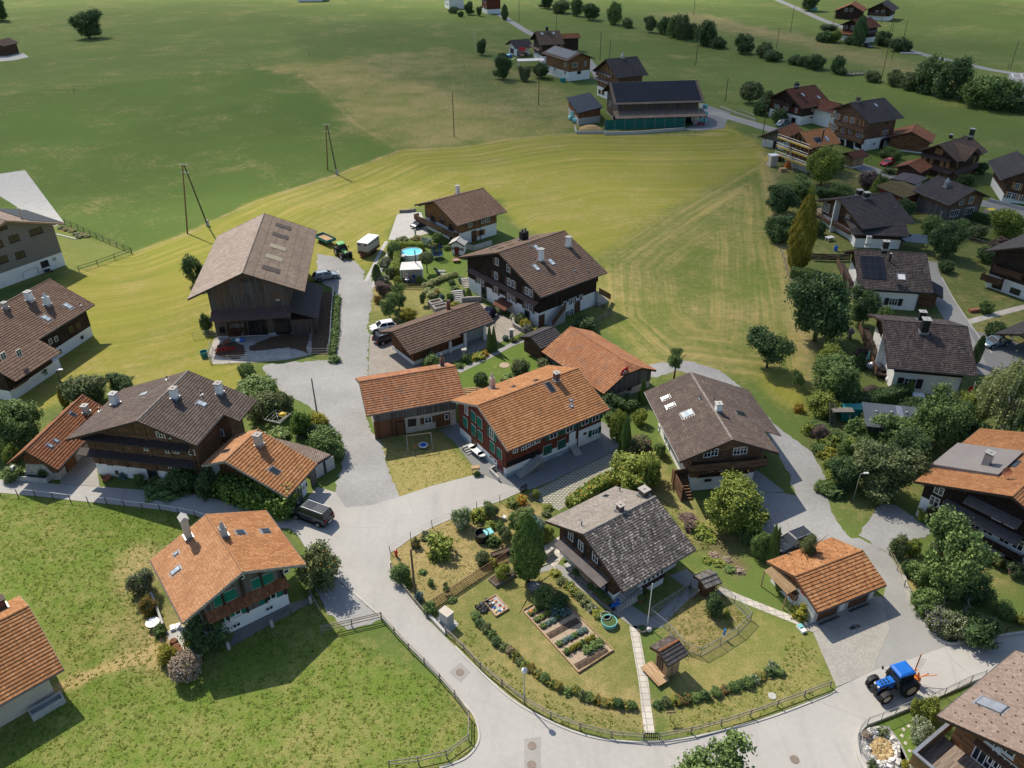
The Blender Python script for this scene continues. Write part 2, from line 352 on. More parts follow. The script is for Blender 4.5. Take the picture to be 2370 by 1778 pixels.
leafmat('folb',(.08,.15,.125),(.26,.39,.33));leafmat('leaf_purple',(.099,.066,.066),(.281,.198,.165));leafmat('leaf_dry',(.231,.173,.124),(.495,.396,.297),.1);leafmat('leaf_birch',(.165,.198,.074),(.412,.446,.181));leafmat('leaf_ivy',(.049,.116,.025),(.264,.380,.083))
leafmat('flwh',(.600,.600,.500),(.800,.780,.680));leafmat('flower_cream',(.550,.520,.300),(.750,.700,.450));leafmat('flor',(.600,.220,.020),(.750,.360,.030));leafmat('flye',(.600,.420,.020),(.750,.600,.080));leafmat('flre',(.400,.030,.030),(.600,.080,.050));leafmat('flpi',(.500,.150,.200),(.700,.350,.400));leafmat('flower_lilac',(.300,.250,.420),(.500,.420,.600))
leafmat('grass_tuft',(.19,.26,.045),(.36,.40,.09),.45)
# ------------------------------------------------------------------ clouds high above, whose shadow lies on the upper meadows and the right gardens
t=NT('cloud_vapour');t.n.remove(t.b);pv=t.new('VolumePrincipled');pv.inputs['Color'].default_value=(.9,.9,.9,1);pv.inputs['Density'].default_value=.0058;pv.inputs['Anisotropy'].default_value=.5
t.l.new(pv.outputs[0],t.n['Material Output'].inputs['Volume'])
def cloud(centre,rx,ry,rz,rot=.0,h=900.0,seed=1):
 """a lens of vapour; centre is the middle of its shadow on the ground"""
 c=Vector((centre[0],centre[1],0))+SUN_DIR*(h/SUN_DIR.z);rg=random.Random(seed);me=bpy.data.meshes.new('cloud');bm=bmesh.new();bmesh.ops.create_icosphere(bm,subdivisions=4,radius=1.0)
 ph=[(rg.uniform(0,6),rg.uniform(2,5),rg.uniform(2,5)) for _ in range(5)]
 for v in bm.verts:
  p=v.co.copy();k=1+sum(.05*math.sin(a+b*p.x*1.7+d*p.y*1.9+p.z) for a,b,d in ph);v.co=Vector((p.x*rx*k,p.y*ry*k,p.z*rz*k*(1.0 if p.z>0 else .5)))
 bm.to_mesh(me);bm.free();me.materials.append(MATS['cloud_vapour']);o=link('cloud',me,None,c,rot);return tag(o,kind='structure')
cloud((-150,345),330,175,70,R(4),seed=2);cloud((150,330),260,200,70,R(-6),seed=3);cloud((125,135),98,105,95,R(-8),seed=5);cloud((40,185),62,60,34,0,seed=8)
# ------------------------------------------------------------------ the ground: one sheet, grass colours by field
def gpoly(pts):return np.array([(G(p).x,G(p).y) for p in pts])
def inside(poly,X,Y):
 r=np.zeros(X.shape,bool);n=len(poly);j=n-1
 for i in range(n):
  xi,yi=poly[i];xj,yj=poly[j]
  if abs(yj-yi)>1e-9:
   r^=((yi>Y)!=(yj>Y))&(X<(xj-xi)*(Y-yi)/(yj-yi)+xi)
  j=i
 return r
def pdist(line,X,Y,closed=False):
 d=np.full(X.shape,1e9);n=len(line)
 for i in range(n if closed else n-1):
  a=line[i];b=line[(i+1)%n];ab=b-a;L=(ab**2).sum()+1e-9
  t=np.clip(((X-a[0])*ab[0]+(Y-a[1])*ab[1])/L,0,1)
  d=np.minimum(d,np.hypot(X-a[0]-t*ab[0],Y-a[1]-t*ab[1]))
 return d
_rg=np.random.default_rng(3);_lat=_rg.random((256,256))
def vnoise(X,Y,s):
 x=X/s+1000;y=Y/s+1000;xi=np.floor(x).astype(int);yi=np.floor(y).astype(int);fx=x-xi;fy=y-yi
 fx=fx*fx*(3-2*fx);fy=fy*fy*(3-2*fy);g=lambda a,b:_lat[a%256,b%256]
 return (g(xi,yi)*(1-fx)+g(xi+1,yi)*fx)*(1-fy)+(g(xi,yi+1)*(1-fx)+g(xi+1,yi+1)*fx)*fy
def fbm(X,Y,s):return vnoise(X,Y,s)*.5+vnoise(X+37,Y-11,s/2.1)*.3+vnoise(X-91,Y+53,s/4.3)*.2
_mown=TS('Z',(285,547),(405,505),(455,480),(560,432),(730,377),(860,326),(1000,318),(1100,301),(1225,289),(1300,290),(1500,294),(1570,268),(1650,318),(1655,350),(1672,420),(1690,530),(1712,640),(1738,740),(1745,815),(1755,900),(1700,880),(1600,800),(1480,780),(1400,800),(1380,745),(1290,690),(1290,560),(1100,480),(1080,430),(900,440),(860,470),(800,590),(740,560),(690,600),(560,700),(520,790),(560,850),(300,840),(200,835),(60,895),(0,910),(-60,930),(-60,690),(0,668),(165,588))
_left_line=gpoly(TS('Z',(285,547),(405,505),(455,480),(560,432),(730,377),(860,326),(1000,318),(1100,301),(1225,289),(1400,292),(1560,290)))
_right_line=gpoly(TS('Z',(1640,330),(1655,350),(1672,420),(1690,530),(1712,640),(1738,740),(1745,815)))
LUSH=(.095,.155,.03);MEAD=(.15,.218,.034);MOWN=(.30,.285,.046);LAWN=(.12,.185,.034);FAR=(.122,.172,.042)
# polygon, colour, dryness, stripes, edge softness (m)
FIELDS=[(TS('Z',(-200,205),(0,205),(550,146),(650,163),(700,200),(760,262),(858,324),(730,377),(560,432),(455,480),(285,547),(165,580),(-200,640)),LUSH,.12,0,1.5),(TS('Z',(555,146),(760,125),(960,106),(1040,128),(1190,180),(1275,275),(1225,289),(1000,318),(858,324),(760,262),(700,200),(650,163)),(.185,.20,.05),.42,0,5.0),(TS('Z',(760,135),(960,108),(1100,160),(1240,200),(1230,260),(1100,250),(900,180)),(.13,.165,.05),.3,0,8.0),(_mown,MOWN,.22,1.0,1.2),(TS('Z',(1655,342),(1450,455),(1285,560),(1290,690),(1400,790),(1745,830),(1712,640),(1672,430)),(.15,.19,.036),.34,1.0,2.0),(TS('Z',(1390,30),(1700,95),(2240,235),(2240,205),(1900,120),(1500,25)),(.165,.175,.065),.4,0,5.0),(TS('Z',(-100,1058),(0,1066),(180,1085),(430,1108),(450,1130),(330,1215),(330,1300),(400,1420),(650,1290),(760,1375),(960,1480),(1035,1580),(1020,1640),(860,1720),(-100,1750)),MEAD,.24,0,1.2),(TS('Z',(300,1200),(340,1300),(400,1400),(350,1430),(290,1400),(250,1330),(280,1260)),(.24,.2,.09),.75,0,3.0),(TS('W',(10,490),(140,400),(400,270),(700,165),(870,100),(1000,230),(900,430),(650,640),(250,870),(110,740)),(.25,.205,.08),.62,0,.8),(TS('T12',(530,690),(1050,320),(1300,330),(1840,760),(1960,1430),(1700,1470),(1450,1410),(1210,1300),(1000,1170),(840,1010),(640,820)),(.205,.208,.062),.36,0,.8),(TS('T12',(1500,1250),(1880,1180),(1930,1330),(1700,1350),(1500,1300)),(.25,.21,.09),.7,0,1.6),(TS('T22',(-50,420),(100,390),(300,540),(840,760),(1000,1130),(560,1330),(240,1430),(-80,1470)),(.2,.21,.058),.32,0,.8),(TS('A',(0,350),(300,420),(560,930),(800,1180),(1500,1200),(1600,1659),(700,1659),(300,1100),(0,900)),(.195,.195,.066),.48,0,1.5),(TS('T11',(200,1240),(230,1400),(330,1659),(860,1520),(830,1480),(600,1230)),(.31,.275,.085),.45,0,.5),(TS('N',(640,100),(1100,90),(1500,260),(1800,560),(1650,700),(1150,780),(640,690)),LAWN,.06,0,.5),(TS('N',(330,760),(1050,880),(1300,1270),(640,1480),(200,1500)),(.185,.2,.056),.38,0,.8),(TS('T11',(720,870),(1160,670),(1300,790),(1330,840),(730,960)),LAWN,.15,0,.4),(TS('Z',(1745,300),(2240,500),(2240,1100),(1950,1090),(1850,1120),(1760,920),(1690,530),(1650,330)),(.125,.155,.048),.22,0,2.0),(TS('R',(940,790),(1269,700),(1269,850),(1110,840)),LAWN,.1,0,.5),(TS('I',(700,1280),(1244,1480),(1244,1659),(100,1659),(0,1300)),(.17,.19,.055),.4,0,.8),(TS('J',(200,1100),(700,950),(1100,1659),(0,1659),(60,1300)),LAWN,.1,0,.4),(TS('T22',(150,225),(265,200),(460,375),(385,435),(300,390)),(.16,.115,.07),.35,0,.6),(TS('A',(520,1230),(640,1180),(1150,1600),(1200,1659),(900,1659)),(.15,.12,.06),.3,0,1.2),(TS('T21',(860,1170),(1230,1190),(1330,1330),(1200,1500),(960,1420),(840,1270)),(.12,.115,.05),.3,0,1.5),(TS('T22',(-60,560),(60,500),(240,520),(455,710),(85,965),(-60,880)),(.165,.14,.055),.42,0,.4),(TS('Z',(-50,470),(90,480),(285,545),(165,580),(-50,640)),(.2,.225,.058),.12,0,.6),]
def make_ground():
 xs=np.concatenate([np.linspace(-3000,-600,7)[:-1],np.linspace(-600,-120,60)[:-1],np.arange(-120,125,.7),np.linspace(125,600,60)[1:],np.linspace(600,3000,7)[1:]])
 ys=np.concatenate([np.linspace(-500,20,8)[:-1],np.arange(20,190,.7),np.arange(190,300,1.4)[0:],np.linspace(300,800,120)[1:],np.linspace(800,4000,8)[1:]])
 X,Y=np.meshgrid(xs,ys);nx,ny=len(xs),len(ys)
 col=np.empty(X.shape+(4,),np.float32);col[...,:3]=FAR;col[...,3]=.14
 stripe=np.zeros(X.shape,np.float32)
 wob=(fbm(X,Y,6.0)-.5)
 for pts,c,dry,st,soft in FIELDS:
  P=gpoly(pts);m=(X>P[:,0].min()-8)&(X<P[:,0].max()+8)&(Y>P[:,1].min()-8)&(Y<P[:,1].max()+8)
  x,y=X[m],Y[m];d=pdist(P,x,y,True);d=np.where(inside(P,x,y),d,-d)+wob[m]*soft*2.5
  w=np.clip(d/(soft*2)+.5,0,1)[:,None]
  v=np.array([*c,dry],np.float32)
  col[m]=col[m]*(1-w)+v*w;stripe[m]=stripe[m]*(1-w[:,0])+st*w[:,0]
 for ln,wd,a in ((_left_line,1.0,.45),(gpoly(TS('Z',(-100,215),(0,205),(550,146),(650,163),(700,200),(760,262),(858,324))),.8,.25),(_right_line,2.5,.4),(gpoly(TS('T02',(400,1135),(480,1105),(600,1055),(700,1020),(860,965),(1010,910))),.9,.8)):
  k=np.clip(1-pdist(ln,X,Y)/(wd*(.6+fbm(X,Y,3.0))),0,1)*a
  col[...,3]=np.clip(col[...,3]+k,0,1)
 dl=pdist(_left_line,X,Y);dr=pdist(_right_line,X,Y)
 P2=gpoly(TS('Z',(1655,342),(1450,455),(1285,560),(1290,690),(1400,790),(1745,830),(1712,640),(1672,430)));in2=inside(P2,X,Y)
 ph=np.where(in2,pdist(P2,X,Y,True)+60,dl)+(fbm(X,Y,25.0)-.5)*1.3;stripe*=np.where(in2,1.0,np.clip(1.15-dl/45,.5,1))
 big=fbm(X,Y,30.0)
 col[...,:3]*=(.82+.36*big)[...,None];col[...,3]=np.clip(col[...,3]+(fbm(X+300,Y,14.0)-.5)*.5,.02,1)
 Z=np.zeros_like(X)
 verts=np.stack([X,Y,Z],-1).reshape(-1,3)
 i=np.arange(nx*ny).reshape(ny,nx);quads=np.stack([i[:-1,:-1],i[:-1,1:],i[1:,1:],i[1:,:-1]],-1).reshape(-1,4)
 me=npmesh('ground',verts,quads)
 a=me.attributes.new('gcol','FLOAT_COLOR','POINT');a.data.foreach_set('color',np.ascontiguousarray(col.reshape(-1)))
 for nm,arr in (('gphase',ph),('gstripe',stripe)):
  a=me.attributes.new(nm,'FLOAT','POINT');a.data.foreach_set('value',np.ascontiguousarray(arr.reshape(-1).astype(np.float32)))
 me.materials.append(MATS['ground']);return tag(link('ground',me),kind='structure')
def npmesh(name,verts,faces):
 me=bpy.data.meshes.new(name);n=len(verts);k=faces.shape[1];m=len(faces)
 me.vertices.add(n);me.vertices.foreach_set('co',np.ascontiguousarray(verts,dtype=np.float32).reshape(-1))
 me.loops.add(m*k);me.loops.foreach_set('vertex_index',np.ascontiguousarray(faces,dtype=np.int32).reshape(-1))
 me.polygons.add(m);me.polygons.foreach_set('loop_start',np.arange(0,m*k,k,dtype=np.int32));me.polygons.foreach_set('loop_total',np.full(m,k,dtype=np.int32))
 me.update(calc_edges=True);return me
t=NT('ground');p=t.pos();gc=t.new('Attribute',attribute_name='gcol')
n1=t.noise(p,.9,6,.68);n2=t.noise(p,5.5,4,.65);n3=t.noise(p,.16,4,.6);n4=t.noise(p,16,2,.6)
base=gc.outputs['Color'];dryv=gc.outputs['Alpha']
f=t.math('ADD',t.math('MULTIPLY',n1,.5),t.math('ADD',t.math('MULTIPLY',n3,.3),t.math('MULTIPLY',n2,.2)))
df=t.math('ADD',t.math('MULTIPLY',t.math('SUBTRACT',f,.5),3.2),t.math('SUBTRACT',t.math('MULTIPLY',dryv,1.5),.35))
c=t.mix(t.fmap(df,-.1,.75,0,.9),base,(.44,.325,.15))
c=t.mix(t.math('MULTIPLY',t.fmap(n2,.3,.7,.5,.0),t.fmap(df,0,.8,1,.3)),c,(.085,.12,.03))
c=t.mix(t.fmap(n4,.55,.8,0,.18),c,(.36,.38,.13))
ph=t.new('Attribute',attribute_name='gphase').outputs['Fac'];sv=t.new('Attribute',attribute_name='gstripe').outputs['Fac']
cb=t.new('CombineXYZ');t.l.new(ph,cb.inputs[0]);pv=t.new('VectorMath',operation='MULTIPLY_ADD');t.l.new(p,pv.inputs[0]);pv.inputs[1].default_value=(.022,.022,.022);t.l.new(cb.outputs[0],pv.inputs[2])
sw=t.noise(pv.outputs[0],.62,2,.6);sf=t.noise(pv.outputs[0],2.1,2,.6);swm=t.math('ADD',t.math('MULTIPLY',sw,.6),t.math('MULTIPLY',sf,.4))
amp=t.math('MULTIPLY',sv,t.fmap(n3,.32,.62,.25,1.0));c=t.mix(t.math('MULTIPLY',t.fmap(swm,.5,.66,0,.75),amp),c,(.46,.34,.12))
c=t.mix(t.math('MULTIPLY',t.fmap(swm,.36,.49,.8,0),amp),c,(.125,.17,.032))
t.bump(t.math('ADD',n2,t.math('MULTIPLY',n4,.6)),.14,.75);t.out(c,.95,.1)
make_ground()
# ------------------------------------------------------------------ paved sheets, laid on each other
from mathutils.geometry import tessellate_polygon
def smooth_loop(P,n=5,closed=True):
 out=[];k=len(P)
 for i in range(k if closed else k-1):
  g=(lambda j:P[j%k]) if closed else (lambda j:P[max(0,min(k-1,j))])
  a,b,c,d=g(i-1),g(i),g(i+1),g(i+2)
  for s in range(n):
   u=s/n;out.append(.5*((2*b)+(c-a)*u+(2*a-5*b+4*c-d)*u*u+(3*b-a-3*c+d)*u**3))
 if not closed:out.append(P[-1])
 return out
def sht(name,pts,mat,z,smooth=0,jitter=.0):
 P=[Vector((G(p).x,G(p).y,0)) for p in pts]
 if smooth:P=smooth_loop(P,smooth)
 if jitter:
  Q=[]
  for i,a in enumerate(P):
   b=P[(i+1)%len(P)];k=max(1,int((b-a).length/.5))
   for j in range(k):
    q=a.lerp(b,j/k);Q.append(q+Vector((random.gauss(0,jitter),random.gauss(0,jitter),0)))
  P=Q
 mb=MB();tr=tessellate_polygon([P])
 for q in tr:
  a=[Vector((P[i].x,P[i].y,z)) for i in q]
  if (a[1]-a[0]).cross(a[2]-a[0]).z<0:a.reverse()
  mb.face(a)
 return tag(mb.build(name,mat),kind='structure')
def stp(name,pts,w,mat,z,h=.0,smooth=4,kind='structure',off=.0):
 P=[Vector((G(p).x,G(p).y,0)) for p in pts]
 if smooth:P=smooth_loop(P,smooth,False)
 mb=MB();L=[];Rr=[]
 for i,a in enumerate(P):
  d=(P[min(i+1,len(P)-1)]-P[max(i-1,0)]).normalized();nrm=Vector((-d.y,d.x,0));a=a+nrm*off
  L.append(a+nrm*w/2+Vector((0,0,z)));Rr.append(a-nrm*w/2+Vector((0,0,z)))
 up=Vector((0,0,h))
 for i in range(len(P)-1):
  if h:mb.hx([Rr[i],Rr[i+1],L[i+1],L[i]],[Rr[i]+up,Rr[i+1]+up,L[i+1]+up,L[i]+up])
  else:mb.face([Rr[i],Rr[i+1],L[i+1],L[i]])
 return tag(mb.build(name,mat),kind=kind)
ROAD=[(960,1850),(1017,1778),(1075,1757),(1104,1725),(1108,1695),(1098,1660),(1075,1630),(1020,1572),(955,1506),(883,1430),(800,1357),(774,1336),(745,1305),(705,1265),(690,1240),(670,1224),(620,1222),(500,1209),(450,1193),(380,1181),(290,1171),(190,1161),(105,1151),(0,1141),(-60,1138),(-60,1108),(0,1110),(134,1121),(231,1127),(400,1140),(455,1145),(516,1160),(578,1180),(640,1196),(680,1178),(701,1165),(735,1127),(776,1140),(800,1175),(860,1170),(925,1150),(1000,1125),(1111,1096),(1165,1120),(1187,1128),(1218,1133),(1194,1144),(1154,1162),(1104,1177),(1051,1199),(1007,1218),(951,1247),(926,1265),(904,1280),(903,1300),(908,1325),(940,1374),(988,1432),(1053,1497),(1104,1548),(1176,1613),(1238,1653),(1321,1692),(1408,1714),(1505,1718),(1570,1712),(1657,1696),(1772,1664),(1860,1632),(1924,1606),(1936,1593),(2018,1554),(2105,1527),(2199,1493),(2257,1482),(2370,1466),(2450,1455),(2450,1505),(2370,1535),(2275,1569),(2187,1605),(2102,1641),(2035,1667),(1998,1684),(1984,1708),(1984,1740),(1995,1770),(2007,1790),(2030,1850)]
sht('gravel_road',[(776,1144),(800,1180),(860,1175),(927,1152),(897,1085),(887,1031),(862,1005),(848,966),(852,930),(851,875),(853,778),(850,756),(866,666),(858,640),(844,651),(843,630),(820,605),(777,595),(733,588),(735,625),(750,660),(772,670),(786,708),(781,781),(774,832),(690,838),(611,845),(607,856),(648,904),(689,925),(733,953),(762,985),(795,1052),(792,1081),(776,1125)],'gravel',.02,0,.12)
sht('road',ROAD,'asphalt_pale',.03)
sht('driveway',[(2018,1554),(2105,1527),(2199,1493),(2149,1464),(2112,1395),(2091,1334),(2058,1283),(1997,1272),(2051,1355),(2040,1395),(2058,1456)],'asphalt_mid',.025)
sht('gravel_track',[(1997,1272),(2058,1283),(2020,1262),(1985,1245),(1971,1247),(1939,1210),(1921,1178),(1910,1107),(1881,1049),(1838,1017),(1794,984),(1758,944),(1715,897),(1660,854),(1592,836),(1540,838),(1490,846),(1484,875),(1520,873),(1570,859),(1606,866),(1693,912),(1725,933),(1767,977),(1790,1030),(1805,1060),(1823,1092),(1833,1121),(1842,1148),(1813,1141),(1751,1141),(1748,1204),(1790,1290),(1800,1330),(1900,1330)],'gravel',.02,0,.1)
sht('gravel_forecourt',[(1990,1240),(2000,1215),(2040,1165),(2070,1168),(2106,1192),(2166,1231),(2133,1246),(2085,1258),(2058,1283),(2020,1262)],'gravel',.03,0,.1)
sht('ramp',TS('A',(1450,590),(1530,620),(1860,880),(1500,890),(1440,800)),'asphalt_mid',.03)
stp('wheel_track',TS('N',(180,770),(290,570),(400,340),(470,210),(520,130)),.7,'concrete',.025)
stp('wheel_track',TS('N',(300,860),(330,760),(450,560),(540,300)),.6,'concrete',.025)
sht('parking_place',[(899,555),(919,497),(945,490),(975,492),(992,540),(965,548),(930,556)],'concrete',.02)
sht('paved_yard',TS('O',(200,530),(178,1095),(800,1060),(1150,930),(1700,690),(2000,570),(2140,500),(2020,330),(1720,190),(1640,120),(1500,130),(480,480)),'brick_paving',.025)
stp('garden_path',TS('O',(1330,1000),(1500,920),(1760,790),(2000,660),(2212,585)),.9,'asphalt_mid',.02)
sht('forecourt',[(1111,1096),(1165,1120),(1187,1128),(1218,1133),(1229,1133),(1280,1113),(1430,1039),(1444,1024),(1397,977),(1162,948),(1060,980),(1017,995),(1050,1022),(1100,1085)],'asphalt_grey',.025)
sht('grass_paver_parking',[(1280,1115),(1430,1041),(1460,1045),(1460,1090),(1380,1130),(1294,1182),(1232,1154),(1225,1142)],'grass_pavers',.02)
sht('cobbled_yard',TS('L',(770,1552),(1275,1582),(1235,1300),(1190,1100),(1060,1080),(780,1440)),'cobble',.02)
sht('gravel_patch',[(723,1350),(760,1332),(774,1338),(800,1359),(883,1432),(805,1462),(760,1420)],'gravel',.02,0,.08)
sht('cobbled_drive',TS('T22',(840,742),(900,880),(1012,1142),(1240,1040),(1350,770),(1300,560),(1180,560),(880,680)),'cobble',.035)
stp('slab_path',TS('T12',(1845,750),(1870,900),(1905,1100),(1925,1280),(1945,1440)),.85,'slab_paving',.02)
stp('slab_path',TS('T22',(255,515),(400,575),(600,655),(845,750)),.85,'slab_paving',.02)
sht('house_path',TS('T12',(1180,420),(1310,330),(1500,420),(1800,600),(1960,700),(2212,480),(2212,560),(2020,760),(1850,765),(1700,660),(1330,390)),'asphalt_mid',.02)
sht('house_path',TS('T22',(-60,430),(50,385),(180,490),(90,525)),'asphalt_mid',.02)
sht('farmyard',TS('Q',(1040,345),(1269,415),(1225,530),(1050,548),(930,545),(1060,450)),'asphalt_grey',.02)
stp('lane',[(1600,268),(1650,262),(1690,272),(1745,288),(1800,305),(1850,322),(1900,345),(1950,372),(2000,388),(2045,404),(2100,432),(2180,458),(2287,473),(2400,505)],4.6,'asphalt_mid',.025)
stp('lane',[(1120,5),(1155,32),(1195,58),(1232,80),(1290,105),(1345,128),(1375,160),(1390,185)],3.6,'asphalt_mid',.025)
stp('lane',[(1780,-8),(1850,22),(1900,45),(1935,58),(1975,72),(2030,92),(2100,116),(2160,132),(2250,152),(2300,163),(2400,178)],4.2,'asphalt_mid',.025)
sht('car_park',TS('T20',(2120,470),(2300,460),(2300,680),(2080,612)),'asphalt_mid',.03)
for q in (((2135,472),(2145,500)),((2135,472),(2212,475)),((2145,500),(2230,503)),((2090,597),(2120,622)),((2110,598),(2160,628)),((2190,475),(2205,500))):
 stp('parking_line',TS('T20',*q),.35,'line_paint',.05,smooth=0)
stp('lane',[(2145,604),(2154,640),(2180,690),(2215,745),(2245,790),(2268,818),(2285,870)],3.4,'asphalt_mid',.025)
sht('parking_place',TS('T21',(1850,570),(1900,600),(2230,690),(2230,870),(2000,870)),'asphalt_grey',.03)
stp('garden_path',TS('T21',(1835,548),(2000,500),(2230,440)),1.3,'slab_paving',.02)
sht('concrete_drive',TS('T00',(-40,1120),(20,1110),(160,1090),(410,1425),(350,1450),(140,1345),(-40,1230)),'concrete',.02)
sht('concrete_drive',TS('T00',(-60,385),(40,345),(150,340),(185,365),(100,385),(-60,400)),'concrete',.02)
sht('barnyard',TS('E',(320,1330),(640,1290),(1290,1290),(1240,1500),(1000,1550),(700,1572),(300,1590),(265,1480)),'concrete_yard',.02)
sht('slatted_floor',TS('E',(600,1475),(1040,1430),(1050,1530),(690,1560)),'slab_paving',.03)
sht('manure_bed',TS('E',(1250,1300),(1420,1290),(1410,1500),(1250,1500)),'manure',.03);sht('manure_bed',TS('E',(1330,900),(1460,890),(1425,1290),(1300,1290)),'manure',.03)
sht('muddy_stain',TS('E',(860,1330),(1060,1300),(1230,1310),(1100,1400),(960,1410),(840,1470),(640,1440)),'manure',.026,4,.08);sht('muddy_stain',TS('E',(380,1400),(560,1390),(620,1450),(560,1540),(420,1530),(320,1480)),'manure',.026,4,.15);sht('muddy_stain',TS('E',(700,1440),(900,1380),(1250,1310),(1200,1420),(1220,1490),(1060,1440)),'manure',.028,4,.05)
sht('terrace',TS('K',(1120,1390),(1710,1095),(1915,1030),(1935,1085),(1050,1575)),'concrete_dark',.02)
sht('terrace',TS('K',(385,1395),(560,1320),(690,1390),(640,1659),(500,1659)),'concrete',.02)
sht('terrace',TS('G',(0,900),(200,780),(260,1020),(130,1190),(0,1080)),'slab_paving',.03)
sht('garden_path',TS('J',(380,1110),(480,1110),(640,1330),(760,1600),(780,1700),(700,1700),(560,1320)),'asphalt_mid',.03)
for q in ((735,1110),(670,1155),(650,1235),(695,1330),(748,1425),(820,1515),(885,1620)):
 sht('stepping_stone',TS('J',(q[0]-32,q[1]),(q[0]-5,q[1]-26),(q[0]+30,q[1]+2),(q[0]+6,q[1]+28)),'slab_paving',.03)
sht('asphalt_patch',TS('T12',(735,985),(798,1048),(735,1112),(662,1048)),'patch_asphalt',.04);sht('asphalt_patch',TS('T12',(1143,1474),(1249,1460),(1249,1700),(1143,1700)),'patch_asphalt',.04)
def disc(name,p,r,mat,z,n=20):
 g=G(p);mb=MB();mb.tube((g.x,g.y,z-.01),(g.x,g.y,z),r,r,n);return mb.build(name,mat)
for p,lb in ((('T12',731,1048),'round rusty manhole cover in the diamond asphalt patch'),(('T12',1192,1518),'round manhole cover at the upper end of the long asphalt patch'),(('T12',1190,1640),'round manhole cover at the bottom edge of the photo in the long patch'),(('T22',743,1605),'brown iron manhole cover in the open road near the bottom tree')):
 tag(disc('manhole_cover',p,.36,'cast_iron',.06),lb,'manhole cover','manhole covers in the road')
tag(disc('round_slab',('T22',850,762),.5,'sand',.05),'round pale stone slab beside the cobbled drive','stone slab')
tag(disc('round_slab',('T22',600,1198),.35,'concrete',.05),'small round concrete lid in the grass right of the garden','concrete lid')
tag(disc('round_slab',('T11',1016,818),.75,'mulch',.04),'round sandy patch on the lawn behind the red house','sand patch')
stp('kerb',[(1017,1778),(1075,1757),(1104,1725),(1108,1695),(1098,1660),(1075,1630),(1020,1572),(955,1506),(883,1430),(800,1357)],.16,'kerb',.0,.10)
stp('kerb',[(903,1300),(908,1325),(940,1374),(988,1432)],.16,'kerb',.0,.10)
stp('kerb',[(1053,1497),(1104,1548),(1176,1613),(1238,1653),(1321,1692),(1408,1714),(1505,1718),(1570,1712),(1657,1696),(1772,1664),(1860,1632),(1924,1606)],.16,'kerb',.0,.10)
stp('kerb',[(2370,1535),(2275,1569),(2187,1605),(2102,1641),(2035,1667),(1998,1684),(1984,1708),(1984,1740),(1995,1770),(2007,1790)],.28,'kerb',.0,.22)
stp('kerb',[(2091,1334),(2112,1395),(2140,1450),(2160,1472),(2199,1493),(2257,1482),(2370,1466)],.22,'kerb',.0,.25)
stp('kerb',[(2154,640),(2180,690),(2215,745),(2245,790),(2268,818)],.15,'kerb',.0,.1,off=1.75)
stp('road_line',TS('R',(940,855),(1010,885),(1110,925)),.15,'line_paint',.05)
